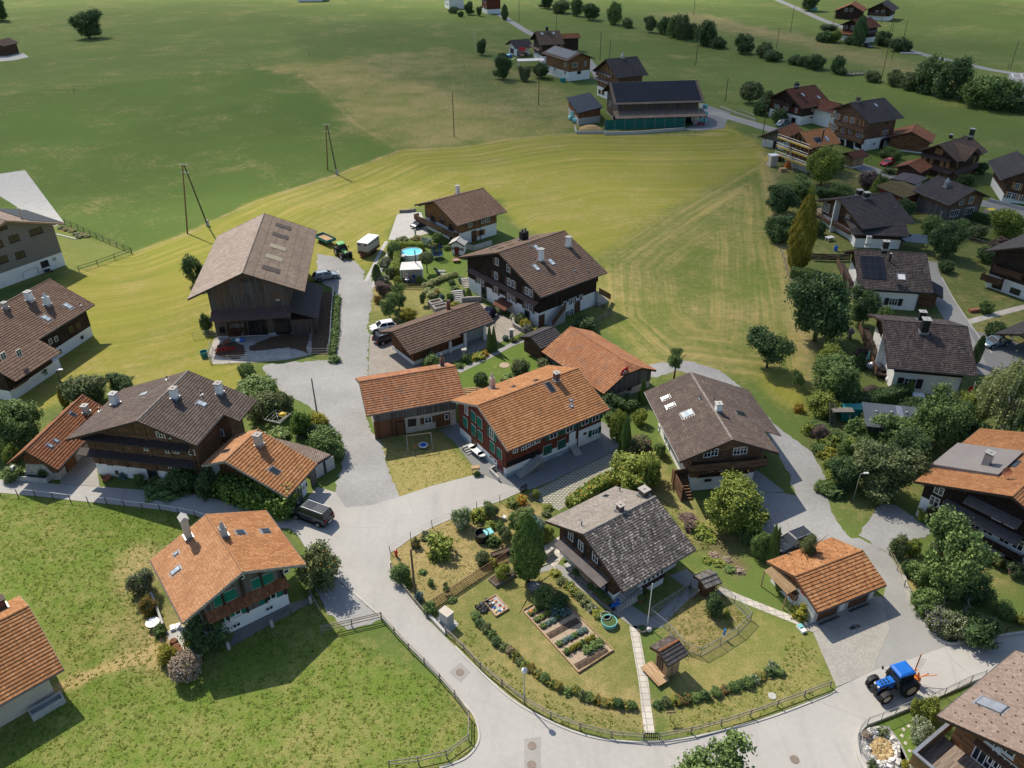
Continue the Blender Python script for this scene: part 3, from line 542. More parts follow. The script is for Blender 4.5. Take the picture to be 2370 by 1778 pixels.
# ------------------------------------------------------------------ buildings
class House:
 def __init__(s,name,label,cat,hp,roof='tile_brown',roofB=None,upper='tid',base='wash',hb=1.2,group=None,trim='trim_dark',ridge=None,course=.36,lift=.045,extA=None,extB=None,hip=None,gutter=True,purl=True,Lmin=None,base_in=.05,guards=None,walls=True):
  lift*=1.7;s.x,s.y,s.r,s.L,s.a,s.b,s.zr,s.s,s.og,s.oe=hp
  if Lmin:s.L=max(s.L,Lmin)
  s.og=max(.35,s.og);s.oe=max(.4,s.oe)
  s.root=thing(name,label,cat,(s.x,s.y,0),s.r,group)
  s.M=Matrix.Translation((s.x,s.y,0))@Matrix.Rotation(s.r,4,'Z');s.Mi=s.M.inverted()
  s.x0,s.x1,s.ya,s.yb,s.hb=s.og,s.L-s.og,s.a-s.oe,-(s.b-s.oe),hb
  zA=s.zr-s.s*s.ya-.2;zB=s.zr+s.s*s.yb-.2
  cut=hip[1] if hip else .0
  if walls:
   prof=[(s.yb,hb),(s.ya,hb),(s.ya,zA)]
   if cut:prof+=[(cut,s.zr-s.s*cut-.2),(-cut,s.zr-s.s*cut-.2)]
   else:prof+=[(0,s.zr-.2)]
   prof+=[(s.yb,zB)]
   mb=MB();n=len(prof)
   f0=[(s.x0,y,z) for y,z in prof];f1=[(s.x1,y,z) for y,z in prof]
   mb.face(list(reversed(f0)));mb.face(f1)
   for i in range(n):
    j=(i+1)%n;mb.face([f0[i],f0[j],f1[j],f1[i]])
   mb.build('wall',upper,s.root)
   if hb>0:
    mb=MB();mb.box(s.x0+base_in,s.yb+base_in,0,s.x1-base_in,s.ya-base_in,hb-.01);mb.build('base_wall',base,s.root)
  mb=MB();cs=math.sqrt(1+s.s*s.s);th=.17;rnd=random.Random(sum(map(ord,label)))
  roofB=roofB or roof;mats=[roof,trim,roofB]
  for sd,e,mi,ext in ((1,s.a,0,extA),(-1,s.b,2,extB)):
   pieces=[(.0,s.L,.0,e,True)]
   if ext:pieces.append((ext[0],ext[1],e,e+ext[2],False))
   for u0,u1,y0,y1,main in pieces:
    nrow=max(2,int(round((y1-y0)*cs/course)));ncol=max(2,int((u1-u0)/1.1))
    jit=[[rnd.uniform(-.012,.012) for _ in range(ncol+1)] for _ in range(nrow+1)]
    for i in range(nrow):
     ta=y0+(y1-y0)*i/nrow;tb=y0+(y1-y0)*(i+1)/nrow+.03
     def us(t):return max(u0,hip[0]*(1-t/hip[1])) if (hip and main and t<hip[1]) else u0
     for k in range(ncol):
      q=[]
      for (t,kk,li,ji) in ((ta,k,.012,i),(ta,k+1,.012,i),(tb,k+1,lift,i+1),(tb,k,lift,i+1)):
       ub=us(t);u=ub+(u1-ub)*kk/ncol
       q.append((u,sd*t,s.zr-s.s*t+li*cs+jit[ji][kk]))
      mb.face(q if sd<0 else q[::-1],mi)
      lo=[(p[0],p[1],p[2]-lift*cs*.95) for p in (q[3],q[2])]
      mb.face([q[3],q[2],lo[1],lo[0]] if sd<0 else [q[2],q[3],lo[0],lo[1]],mi)
    ub=hip[0] if (hip and main) else u0
    T0=[(ub,sd*y0,s.zr-s.s*y0),(u1,sd*y0,s.zr-s.s*y0),(u1,sd*y1,s.zr-s.s*y1),(u0,sd*y1,s.zr-s.s*y1)]
    if hip and main:
     T0.append((u0,sd*hip[1],s.zr-s.s*hip[1]))
    Bt=[(p[0],p[1],p[2]-th) for p in T0]
    if sd<0:T0=T0[::-1];Bt=Bt[::-1]
    mb.hx(Bt[::-1],T0[::-1],1)
  if hip:
   zh=s.zr-s.s*hip[1];mb.face([(0,hip[1],zh+.03),(0,-hip[1],zh+.03),(hip[0],0,s.zr+.03)],0);mb.face([(0,hip[1],zh-th),(hip[0],0,s.zr-th),(0,-hip[1],zh-th)],1)
  for u in ([.0] if hip else [.0])+[s.L]:
   for sd,e in ((1,s.a),(-1,s.b)):
    c=hip[1] if (hip and u==.0) else .0
    d=-.03 if u==0 else .03
    mb.hx([(min(u,u+d),sd*c,s.zr-s.s*c-.24),(max(u,u+d),sd*c,s.zr-s.s*c-.24),(max(u,u+d),sd*e,s.zr-s.s*e-.24),(min(u,u+d),sd*e,s.zr-s.s*e-.24)],[(min(u,u+d),sd*c,s.zr-s.s*c+.05),(max(u,u+d),sd*c,s.zr-s.s*c+.05),(max(u,u+d),sd*e,s.zr-s.s*e+.05),(min(u,u+d),sd*e,s.zr-s.s*e+.05)],1)
  if purl and not hip:
   for y in (0,s.ya*.5,s.ya*.97,s.yb*.5,s.yb*.97):
    z=s.zr-s.s*abs(y)-.2
    for xa,xb in ((.12,s.x0+.05),(s.x1-.05,s.L-.12)):
     mb.box(xa,y-.09,z-.24,xb,y+.09,z,1)
  if guards:
   for sd,e in ((1,s.a),(-1,s.b)):
    k=0;t=.55
    while t<e-.2:
     u=.5+(.55 if k%2 else 0)
     while u<s.L-.3:
      z=s.zr-s.s*t+.05;mb.box(u-.035,sd*t-.05,z,u+.035,sd*t+.05,z+.075,1);u+=guards
     t+=guards*.62;k+=1
  s.roof=mb.build('roof',mats,s.root)
  mb=MB();u=hip[0] if hip else .0
  while u<s.L-.05:
   w=min(.42,s.L-u);mb.tube((u,0,s.zr-.01),(u+w,0,s.zr+.008),.115,.135,8);u+=.42
  mb.build('ridge_cap',ridge or roof,s.root)
  if gutter:
   for sd,e in ((1,s.a),(-1,s.b)):
    z=s.zr-s.s*e-.06;mb=MB();mb.tube((.05,sd*(e+.06),z),(s.L-.05,sd*(e+.06),z),.07,.07,8);mb.build('gutter','gutter',s.root)
 def hit(s,wall,p):
  """where a sight line meets a wall: (position along the wall, height)"""
  o=s.Mi@CAM_O;d=s.Mi.to_3x3()@ray(p)
  ax,v={'g0':(0,s.x0),'g1':(0,s.x1),'A':(1,s.ya),'B':(1,s.yb)}[wall] if isinstance(wall,str) else wall
  t=(v-o[ax])/d[ax];q=o+d*t
  return (q.y if ax==0 else q.x),q.z
 def frame(s,wall):
  if isinstance(wall,str):
   ax,v,sg={'g0':(0,s.x0,-1),'g1':(0,s.x1,1),'A':(1,s.ya,1),'B':(1,s.yb,-1)}[wall]
  else:ax,v=wall;sg=-1 if ax==0 else (1 if v>0 else -1)
  rz={(0,-1):R(90),(0,1):R(-90),(1,1):.0,(1,-1):R(180)}[(ax,sg)]
  return ax,v,sg,rz
 def put(s,name,me,wall,sz,parent=None):
  ax,v,sg,rz=s.frame(wall);c,z=sz
  return link(name,me,parent or s.root,(v,c,z) if ax==0 else (c,v,z),rz)
 def win(s,wall,p,w=.95,h=1.15,style='white',sh=None,sill=False,closed=None):
  sz=s.hit(wall,p) if (len(p)==3 and isinstance(p[0],str)) or p[0]>100 else p
  o=s.put('window',wnm(w,h,style,sill),wall,sz)
  if sh:
   for sg in (-1,1):link('shutter',shm(w*.5,h*1.04,sh),o,(sg*w*.79,0,0))
  if closed:
   link('shutter',shm(w*.98,h*.96,closed,True),o,(0,.035,0))
  return o
 def wins(s,wall,ps,**k):
  for p in ps:s.win(wall,p,**k)
 def door(s,wall,p,w=1.0,h=2.05,mat='door_brown',frame='trim_brown',base=None):
  c,z=p if len(p)==2 else s.hit(wall,p);z=h/2 if base is None else base+h/2
  mb=MB();mb.box(-w/2,0,-h/2,w/2,.04,h/2,0);mb.box(-w/2-.1,0,-h/2,-w/2,.07,h/2+.1,1);mb.box(w/2,0,-h/2,w/2+.1,.07,h/2+.1,1);mb.box(-w/2,0,h/2,w/2,.07,h/2+.1,1)
  mb.box(w/2-.16,.04,-.05,w/2-.1,.08,.05,1)
  return s.put('door',mb.mesh('door',[mat,frame]),wall,(c,z))
 def panel(s,name,wall,pts,mat,out=.03,th=.03):
  """flat patch on a wall through seen points"""
  q=[s.hit(wall,p) for p in pts];ax,v,sg,rz=s.frame(wall);P=[]
  for c,z in q:
   a=Vector((v+sg*out,c,z)) if ax==0 else Vector((c,v+sg*out,z));P.append(a)
  n=Vector((sg,0,0)) if ax==0 else Vector((0,sg,0));mb=MB()
  if (P[1]-P[0]).cross(P[2]-P[0]).dot(n)<0:P.reverse()
  mb.hx([x-n*(th+out) for x in P],P);return mb.build(name,mat,s.root)
 def cnpy(s,wall,pL,pR,depth=1.0,drop=.45,mat='canopy_grey',name='canopy_roof',tiles_=False):
  a,za=s.hit(wall,pL);b,zb=s.hit(wall,pR);z=(za+zb)/2;a,b=min(a,b),max(a,b);mb=MB()
  mb.hx([(a,0,z-.1),(a,depth,z-drop-.1),(b,depth,z-drop-.1),(b,0,z-.1)][::-1],[(a,0,z),(a,depth,z-drop),(b,depth,z-drop),(b,0,z)][::-1])
  k=a+.4
  while k<b-.2:
   mb.box(k-.05,0,z-.45,k+.05,depth*.5,z-.3,1);k+=1.6
  ax,v,sg,rz=s.frame(wall);me=mb.mesh(name,[mat,'trim_dark'])
  flip=(ax==0 and sg<0) or (ax==1 and sg>0)
  o=link(name,me,s.root,None,rz)
  if ax==0:me.transform(Matrix.Scale(1 if sg<0 else -1,4,(1,0,0)));o.location=(v,0,0)
  else:me.transform(Matrix.Scale(1 if sg>0 else -1,4,(1,0,0)));o.location=(0,v,0)
  return o
 def balc(s,wall,pL,pR,depth=1.1,rh=.95,mat='tibr',slats=False,posts=False):
  a,za=s.hit(wall,pL);b,zb=s.hit(wall,pR);z=(za+zb)/2;a,b=min(a,b),max(a,b)
  ax,v,sg,rz=s.frame(wall)
  mir=1 if (ax==0 and sg<0) or (ax==1 and sg>0) else -1
  mb=MB();mb.box(a,.0,z-.16,b,depth,z);
  k=a+.3
  while k<b:mb.box(k-.07,0,z-.34,k+.07,depth*.9,z-.16);k+=1.8
  me=mb.mesh('balcony',['trim_dark']);me.transform(Matrix.Scale(mir,4,(1,0,0)))
  if mir<0:me.flip_normals()
  o=link('balcony',me,s.root,(v,0,0) if ax==0 else (0,v,0),rz)
  mb=MB()
  if slats:
   for q in (.25,.55,.88):mb.box(a,depth-.06,z+q*rh,b,depth,z+q*rh+.13)
   k=a
   while k<=b:mb.box(k-.05,depth-.05,z,k+.05,depth-.01,z+rh);k+=1.5
  else:
   mb.box(a,depth-.06,z-.05,b,depth,z+rh);mb.box(a,.0,z-.05,a+.06,depth-.06,z+rh);mb.box(b-.06,.0,z-.05,b,depth-.06,z+rh)
   mb.box(a-.03,depth-.1,z+rh,b+.03,depth+.04,z+rh+.06)
  me=mb.mesh('railing',[mat]);me.transform(Matrix.Scale(mir,4,(1,0,0)))
  if mir<0:me.flip_normals()
  link('railing',me,o)
  return o
 def onr(s,side,p):
  o=s.Mi@CAM_O;d=s.Mi.to_3x3()@ray(p);sd=1 if side=='A' else -1
  t=(s.zr-s.s*sd*o.y-o.z)/(d.z+s.s*sd*d.y);return o+d*t
 def chim(s,side,p,w=.6,d=.6,h=1.3,mat='wash',cap='slab',capmat='concrete'):
  q=s.onr(side,p);mb=MB();lo=-.6
  if cap=='pipe':mb.tube((0,0,lo),(0,0,h),w/2,w/2,10);mb.tube((0,0,h),(0,0,h+.06),w/2+.05,w/2+.05,10,1)
  else:
   mb.box(-w/2,-d/2,lo,w/2,d/2,h)
   mb.box(-w/2-.12,-d/2-.12,-.02,w/2+.12,d/2+.12,.1+s.s*(d/2),2)
   if cap=='slab':
    for a in (-1,1):
     for b in (-1,1):mb.box(a*(w/2-.08)-.06,b*(d/2-.08)-.06,h,a*(w/2-.08)+.06,b*(d/2-.08)+.06,h+.16)
    mb.box(-w/2-.1,-d/2-.1,h+.16,w/2+.1,d/2+.1,h+.24,1);mb.tube((0,0,h+.24),(0,0,h+.34),.12,.1,8,1)
   elif cap=='gable':
    mb.box(-w/2-.1,-d/2-.12,h,w/2+.1,d/2+.12,h+.06,1);mb.hx([(-w/2-.1,-d/2-.12,h+.06),(w/2+.1,-d/2-.12,h+.06),(w/2+.1,d/2+.12,h+.06),(-w/2-.1,d/2+.12,h+.06)],[(-w/2-.1,-.02,h+.42),(w/2+.1,-.02,h+.42),(w/2+.1,.02,h+.42),(-w/2-.1,.02,h+.42)],1)
   elif cap=='round':
    mb.tube((0,0,h),(0,0,h+.5),w*.42,w*.2,10,0);mb.ball((0,0,h+.5),w*.22,w*.22,.16,8,1)
   elif cap=='pots':
    for a in (-.25,.25):mb.tube((a*w,0,h),(a*w,0,h+.35),.13,.13,10,1);mb.tube((a*w,0,h+.35),(a*w,0,h+.45),.19,.19,10,1)
   else:mb.box(-w/2-.07,-d/2-.07,h,w/2+.07,d/2+.07,h+.1,1)
  return mb.build('chimney',[mat,capmat,'zinc'],s.roof,loc=(q.x,q.y,q.z))
 def pipe(s,side,p,h=.55,r=.06):
  q=s.onr(side,p);mb=MB();mb.tube((0,0,-.2),(0,0,h),r,r,8);mb.tube((0,0,h),(0,0,h+.05),r*1.6,r*1.6,8);mb.box(-.2,-.2,-.03,.2,.2,.07,1)
  return mb.build('vent_pipe',['gutter','zinc'],s.roof,loc=(q.x,q.y,q.z))
 def skyl(s,side,p,w=.75,l=1.1,mat='glass_pale',open_=.0):
  q=s.onr(side,p);sd=1 if side=='A' else -1;ang=-sd*math.atan(s.s);mb=MB()
  mb.box(-w/2,-l/2,.0,w/2,l/2,.12,1);mb.box(-w/2+.07,-l/2+.07,.12,w/2-.07,l/2-.07,.135,0);mb.box(-w/2-.12,-l/2-.15,.0,w/2+.12,l/2+.2,.05,2)
  o=mb.build('skylight',[mat,'gutter','zinc'],s.roof,loc=(q.x,q.y,q.z));o.rotation_euler=(ang,0,0);return o
 def solar(s,side,ps,mat='solar',name='solar_panel'):
  P=[s.onr(side,p) for p in ps];xs=[p.x for p in P];ys=[p.y for p in P];sd=1 if side=='A' else -1;mb=MB()
  a,b,y0,y1=min(xs),max(xs),min(ys),max(ys);f=lambda y,o:s.zr-s.s*abs(y)+o
  mb.hx([(a,y0,f(y0,.06)),(b,y0,f(y0,.06)),(b,y1,f(y1,.06)),(a,y1,f(y1,.06))],[(a,y0,f(y0,.14)),(b,y0,f(y0,.14)),(b,y1,f(y1,.14)),(a,y1,f(y1,.14))])
  return mb.build(name,mat,s.roof)
 def part(s,name,mb,mats):return mb.build(name,mats,s.root)
 def local(s,p,z=.0):return s.Mi@G(p,z)
_wm={}
def wnm(w,h,style,sill=False):
 k=(round(w,2),round(h,2),style,sill)
 if k in _wm:return _wm[k]
 fm={'white':'wht','brown':'shbr','dark':'trim_dark','tan':'shutter_tan','plain':'wht'}[style];mb=MB();f=.07
 mb.box(-w/2,0,-h/2,-w/2+f,.06,h/2,0);mb.box(w/2-f,0,-h/2,w/2,.06,h/2,0);mb.box(-w/2+f,0,h/2-f,w/2-f,.06,h/2,0);mb.box(-w/2+f,0,-h/2,w/2-f,.06,-h/2+f,0)
 mb.box(-w/2+f,0,-h/2+f,w/2-f,.02,h/2-f,1)
 n=(2 if style=='dark' else max(2,int(round(w/.5)))) if w>.6 else 1
 for i in range(1,n):x=-w/2+w*i/n;mb.box(x-.03,.02,-h/2+f,x+.03,.055,h/2-f,0)
 if style=='white' and h>.7:
  mb.box(-w/2+f,.02,h*.1-.014,w/2-f,.045,h*.1+.014,0)
 if sill:mb.box(-w/2-.08,0,-h/2-.07,w/2+.08,.16,-h/2,0)
 _wm[k]=mb.mesh('window',[fm,'glass']);return _wm[k]
def shm(w,h,mat,framed=False):
 k=('s',round(w,2),round(h,2),mat,framed)
 if k in _wm:return _wm[k]
 mb=MB();d=.05;mb.box(-w/2,0,-h/2,w/2,d*.6,h/2)
 z=-h/2+.08
 while z<h/2-.05:mb.box(-w/2+.05,d*.6,z,w/2-.05,d*.85,z+.045);z+=.1
 if framed:mb.box(-.02,d*.85,-h/2,.02,d,h/2)
 mb.box(-w/2,0,-h/2,-w/2+.05,d,h/2);mb.box(w/2-.05,0,-h/2,w/2,d,h/2)
 _wm[k]=mb.mesh('shutter',[mat]);return _wm[k]
HP={'h1':(-23.43,50.55,2.21,9.37,5.71,5.48,7.74,.433,1.55,1.67),'h2':(6.61,57.00,.612,9.42,5.72,5.91,5.90,.439,.455,1.70),'h3':(26.05,53.63,.415,8.18,3.63,3.44,3.61,.386,.383,.681),'h4':(23.60,69.78,1.70,14.15,5.56,5.57,7.50,.419,1.04,1.83),'h5':(-4.01,77.10,.592,14.69,6.12,6.29,7.27,.416,.33,1.05),'h6':(-18.74,83.71,.302,12.20,4.56,4.51,6.51,.463,.956,1.09),'h7':(-40.24,71.08,1.38,10.63,9.70,6.32,9.58,.38,1.48,1.20),'h9':(-30.84,68.76,1.23,5.93,3.32,7.19,5.91,.427,1.97,.568),'h12':(-38.75,106.84,1.70,24.93,8.36,8.31,10.78,.425,.873,2.69),'h13':(-16.80,100.03,.659,14.99,4.19,3.84,4.70,.432,1.43,1.05),'h14':(-2.00,115.77,.692,13.36,10.59,10.01,9.93,.396,.836,1.39),'h16':(-14.61,147.06,.678,11.88,6.84,7.36,7.36,.374,1.61,1.17),'h17':(85.30,208.47,.451,12.20,6.19,7.33,10.78,.46,1.14,1.31),'h20':(62.31,147.86,.285,11.50,7.21,8.13,7.03,.381,1.42,1.18),'h19':(91.80,154.43,1.91,9.95,5.62,4.35,6.27,.432,.766,.801),'h23':(50.94,98.24,-.199,10.96,7.55,7.95,6.95,.379,1.24,.966),'h8':(-54.39,72.21,1.45,11.61,2.81,3.17,4.91,.747,1.20,1.18),'h10':(-69.20,110.87,-1.85,10.24,6.84,6.84,8.29,.497,.981,.928),'h11':(-83.86,127.80,2.56,13.03,9.21,9.33,11.20,.374,1.47,1.34),'h15':(15.94,90.03,2.17,13.52,4.99,4.14,4.67,.486,1.25,1.14),'h18':(97.04,182.71,.625,13.41,4.81,5.08,7.37,.535,1.50,.801),'h22':(55.90,122.43,-.17,11.09,7.39,7.44,7.27,.46,1.49,1.15),'h24':(47.65,59.20,.688,10.75,8.62,8.62,8.28,.405,1.09,.657),'h26':(-41.24,48.16,-2.37,4.84,5.74,5.12,6.31,.522,1.19,1.09),'p1':(9.59,329.07,.235,9.72,7.67,7.15,10.32,.502,1.35,1.11),'p2':(.139,341.04,.416,8.15,4.89,5.09,5.45,.436,1.42,1.14),'p3':(24.38,291.56,2.06,17.61,5.36,5.71,8.97,.384,1.18,1.15),'q1':(29.50,262.54,.4,11.19,8.14,7.32,12.03,.564,1.36,1.12),'q2':(28.08,239.06,.093,25.86,8.81,8.74,9.89,.466,1.43,1.08),'r1':(77.02,233.79,.522,11.77,7.03,6.91,8.80,.55,1.47,.966),'r2':(67.06,188.68,.428,9.20,5.24,4.28,8.85,.607,1.28,1.08),'r3':(67.29,205.90,.836,9.85,4.69,2.78,4.87,.535,1.02,.68),'t1':(167.09,430.95,1.08,14.00,7.57,6.35,6.87,.472,1.32,1.01),'t2':(179.93,426.69,.968,14.00,7.04,6.14,7.95,.554,1.26,1.40),'t3':(143.95,366.22,.532,11.51,6.21,6.20,8.78,.454,1.53,.821),'v1':(107.31,163.20,1.28,14.00,5.03,5.03,7.56,.524,1.09,1.62),'v2':(83.74,115.75,.604,14.00,9.92,9.92,10.75,.461,1.38,1.23),'g6':(12.25,45.63,.557,2.25,1.07,1.25,3.05,.455,1.31,1.09),}
HP['h15']=HP['h15'][:8]+(.4,.5)
K=lambda t,*xy:[(t,a,b) for a,b in xy]
# ---- orange chalet in the left foreground
h=House('chalet','chalet with bright orange tiled roof and closed green shutters above the left meadow','house',HP['h1'],'tile_orange_pale','tile_orange',upper='tig',base='wash',hb=1.5,ridge='tile_orange_pale',trim='trim_grey',course=.3)
for p in K('K',(1360,870),(1472,822),(957,1055),(1075,1000)):h.win('g0',p,1.05,1.2,'white',closed='green_paint')
for p in K('K',(1010,1235),(1120,1175),(1500,1005)):h.win('g0',p,1.05,1.1,'white',sh='green_paint',sill=True)
for p in K('K',(1140,1320),(1490,1140)):h.win('g0',p,.75,.5,'plain')
for p in K('K',(1190,812),(1668,748)):h.win('g0',p,.55,.45,'plain')
h.cnpy('g0',('K',800,1190),('K',1660,800),.95,.5,'tile_rust')
mb=MB()
for q in (-3.6,-1.7,.1,1.9,3.8):mb.box(h.x0-.14,q-.1,1.5,h.x0,q+.1,h.zr-h.s*abs(q)-.3)
h.part('wall_framing',mb,'tid')
mb=MB();mb.box(h.x0-.5,h.ya-1.2,0,h.x1,h.ya+.1,1.6);h.part('annex_wall',mb,'wash')
h.chim('A',('K',630,388),.72,.6,2.3,'crm','gable');h.chim('B',('K',1010,375),.6,.6,1.1,'concrete','round')
h.skyl('A',('K',495,745),.6,.95);h.skyl('A',('K',497,565),.4,.5);h.skyl('B',('K',1180,338),.7,.8,'glass');h.skyl('B',('K',1450,322),.7,.8,'glass')
# ---- mossy chalet at the garden
h=House('chalet','chalet with mottled mossy grey roof and flower boxes beside the vegetable garden','house',HP['h2'],'tile_pale','tile_mossy',upper='tis',base='wash',hb=1.1,course=.26,lift=.035,ridge='tile_pale')
for p in K('G',(340,775),(468,905),(652,1050)):
 h.win('g0',p,.8,1.15,'white',sh='shutter_dark');c,z=h.hit('g0',p)
 mb=MB();mb.box(h.x0-.35,c-.5,z-.8,h.x0-.08,c+.5,z-.6);h.part('flower_box',mb,'shbr')
for p in K('G',(330,1040),(480,1140),(620,1270),(740,1390)):h.win('g0',p,.8,1.0,'white',sh='shutter_dark')
h.cnpy('g0',('G',245,815),('G',850,1320),1.25,.28,'canopy_grey')
by=-(h.b-.75);xa=h.Mi@Vector((0,0,0));u0=h.onr('B',('G',1330,1290)).x
mb=MB();mb.box(u0,h.yb,0,u0+3.0,h.yb-.9,h.zr-h.s*h.b+.1);h.part('bay_wall',mb,'wash')
for i in range(5):h.win((1,h.yb-.9),(u0+.35+i*.57,2.05),.5,1.15,'plain')
mb=MB();mb.box(u0+.05,h.yb-1.2,1.2,u0+2.95,h.yb-.92,1.42);h.part('flower_box',mb,'trim_dark')
h.win('B',('G',1720,1180),.9,.8,'plain',sill=True);h.win('B',('G',1680,1400),.9,.4,'dark')
h.door('B',('G',1210,1370),1.0,2.0,'door_brown',base=.9)
mb=MB()
for i in range(5):mb.box(u0-2.4+.28*i-.6,h.yb,0,u0-2.4+.28*i-.3,h.yb-1.2,.18*(i+1))
mb.box(u0-1.6,h.yb,0,u0-.02,h.yb-1.2,.92);h.part('entrance_steps',mb,'concrete')
mb=MB()
for i in range(9):mb.tube((u0-2.9+i*.35,h.yb-1.2,.2+i*.1),(u0-2.9+i*.35,h.yb-1.2,1.1+min(i,7)*.1),.02,.02,6)
mb.tube((u0-2.9,h.yb-1.2,1.1),(u0-.1,h.yb-1.2,1.85),.03,.03,6);h.part('handrail',mb,'fence_dark')
h.chim('A',('G',1270,270),.8,.8,.75,'brick_dark','slab','sand');h.chim('A',('G',965,465),.55,.6,.7,'brick_dark','slab','sand')
h.skyl('A',('G',790,272),.5,.6,'glass');h.pipe('A',('G',475,655));h.pipe('A',('G',962,212))
# ---- double garage
h=House('garage','small double garage with orange tiled roof and cobbled drive','garage',HP['h3'],'tile_orange',upper='wash',base='wash',hb=.25,course=.33,lift=.045,guards=1.05,purl=False,base_in=-.02,trim='trim_brown')
for p in K('H',(958,1105),(1350,930)):
 c,z=h.hit('B',p);mb=MB();mb.box(-1.25,0,-1.0,1.25,.03,1.0);mb.box(-1.45,0,-1.0,-1.25,.12,1.05,1);mb.box(1.25,0,-1.0,1.45,.12,1.05,1)
 for k in range(9):mb.box(-1.2+k*.28,.03,-.98,-1.2+k*.28+.2,.05,.98)
 h.put('garage_door',mb.mesh('garage_door',['shbr','pgr']),'B',(c,1.0))
mb=MB();mb.face([(h.x0-.02,h.ya,h.zr-h.s*h.ya-.2),(h.x0-.02,h.yb,h.zr+h.s*h.yb-.2),(h.x0-.02,0,h.zr-.2)]);h.part('gable_boards',mb,'bdb')
c,z=h.hit('g0',('H',530,810));h.win('g0',(c,z),1.5,.7,'brown')
mb=MB();mb.box(h.x0-.4,c-.7,z-.65,h.x0-.05,c+.7,z-.4);h.part('flower_box',mb,'shbr')
h.panel('flag_panel','g0',K('H',(625,800),(675,850),(720,910),(680,890),(630,835)),'flag_red')
mb=MB();a,za=h.hit('g0',('H',225,520));b,zb=h.hit('g0',('H',495,700))
for i in range(14):
 x=h.x0-.1-i*.09;mb.box(x-.03,h.ya-.1,2.35-i*.02,x+.03,h.ya-3.4,2.39-i*.02)
for y in (h.ya-.1,h.ya-3.3):
 mb.bar((h.x0,y,2.32),(h.x0-1.3,y,2.02),.08,.1);mb.box(h.x0-1.3,y-.05,0,h.x0-1.2,y+.05,2.1)
h.part('pergola',mb,'bdl')
mb=MB();mb.bar((h.x0-.9,-.6,0),(h.x0-.05,-.6,1.7),.07,.07);h.part('prop',mb,'fence_wood')
# ---- brown chalet right of the red house
h=House('chalet','brown chalet with shingled balcony and white windows beside the curving gravel track','house',HP['h4'],'tile_umber',upper='tibr',base='wash',hb=1.9,ridge='tile_pale',course=.3)
h.wins('g0',K('A',(868,388),(958,370),(1245,355),(1332,343)),w=.85,h=1.0,style='white',sh=None)
for p in K('A',(790,415),(1045,395),(1180,375),(1400,365)):h.put('shutter',shm(.5,1.05,'shbr'),'g0',h.hit('g0',p))
h.wins('g0',K('A',(795,580),(932,570),(1065,560)),w=.85,h=1.0,sh='shbr');h.win('g0',('A',1298,545),.85,1.0,'brown',sh='shbr');h.win('g0',('A',875,728),.8,.35,'dark')
h.balc('g0',('A',610,560),('A',1590,480),.9,.85,'tibr')
for pa,pb in (((740,680),(1118,645)),((1232,635),(1360,622))):
 a,z=h.hit('g0',('A',)+pa);b,_=h.hit('g0',('A',)+pb);mb=MB();mb.box(h.x0-.3,a,z,h.x0-.02,b,z+.18);h.part('flower_box',mb,'trim_dark')
mb=MB()
for q in (-2.9,-1.2,1.0,2.9):mb.box(h.x0-.12,q-.09,1.9,h.x0,q+.09,4.0)
h.part('wall_framing',mb,'timber_warm')
mb=MB();mb.box(4.0,h.yb,0,h.L-.3,h.yb-2.2,3.4);h.part('annex_wall',mb,'tibr')
mb=MB();z1=h.zr-h.s*h.b+.12
for i in range(7):
 y0=-h.b+.35-i*.38;mb.hx([(4.2,y0-.4,z1-(i+1)*.16),(h.L,y0-.4,z1-(i+1)*.16),(h.L,y0,z1-i*.16-.05),(4.2,y0,z1-i*.16-.05)],[(4.2,y0-.4,z1-(i+1)*.16+.08),(h.L,y0-.4,z1-(i+1)*.16+.08),(h.L,y0,z1-i*.16+.02),(4.2,y0,z1-i*.16+.02)])
h.part('annex_roof',mb,'tile_umber')
mb=MB();mb.box(2.0,h.ya,0,2.15,h.ya+1.5,2.4);mb.box(-.6,h.ya+1.3,0,3.0,h.ya+1.42,2.0)
for i in range(9):mb.box(-.4+.3*i,h.ya,0,-.1+.3*i,h.ya+1.25,.2*(i+1))
h.part('outside_stairs',mb,'tibr')
h.wins('A',K('A',(250,50),(375,290),(330,190)),w=.6,h=.8)
h.chim('B',('T21',252,1112),.6,.6,.9,'wash','slab');h.skyl('A',('T11',2050,1026),.65,.9,'wht');h.skyl('A',('T11',2080,1077),.65,.9,'wht');h.skyl('A',('T21',60,1130),1.1,1.3);h.skyl('B',('T21',397,1128),.9,1.3,'glass');h.pipe('A',('T21',140,1035));h.pipe('B',('T21',228,1050))  # two skylight panes coloured white to stand for a bright sky reflection
# ---- red farmhouse
h=House('farmhouse','red shingled farmhouse with orange roof and green shutters in the hamlet centre','house',HP['h5'],'tile_orange',upper='timber_red',base='wash',hb=1.35,course=.33,lift=.045,ridge='tile_orange_old',trim='trim_grey')
h.win('g0',('B',275,272),.75,1.3,'plain')
for p in K('B',(263,430),(366,358),(446,432),(368,525),(452,603),(607,745),(698,830)):h.win('g0',p,1.0,1.4,'plain',closed='green_paint')
h.win('g0',('B',600,580),.9,1.4,'white',sh='green_paint')
for p in K('B',(1308,780),(1492,705)):h.win('B',p,1.25,1.3,'plain',closed='green_dark')
for p in K('B',(900,795),(1005,760),(1065,730),(1120,700),(1185,672)):h.win('B',p,.7,.5,'plain')
for p in K('B',(1385,598),(1592,518),(1790,425),(1925,375)):h.win('B',p,1.1,.8,'plain',sh='green_dark')
for p in K('B',(1280,935),(1468,858)):h.win('B',p,.8,.45,'white')
mb=MB();c0,_=h.hit('B',('B',1700,700));mb.box(c0,h.yb-.06,0,h.x1+.03,h.yb,2.4);h.part('plaster_front',mb,'wash')
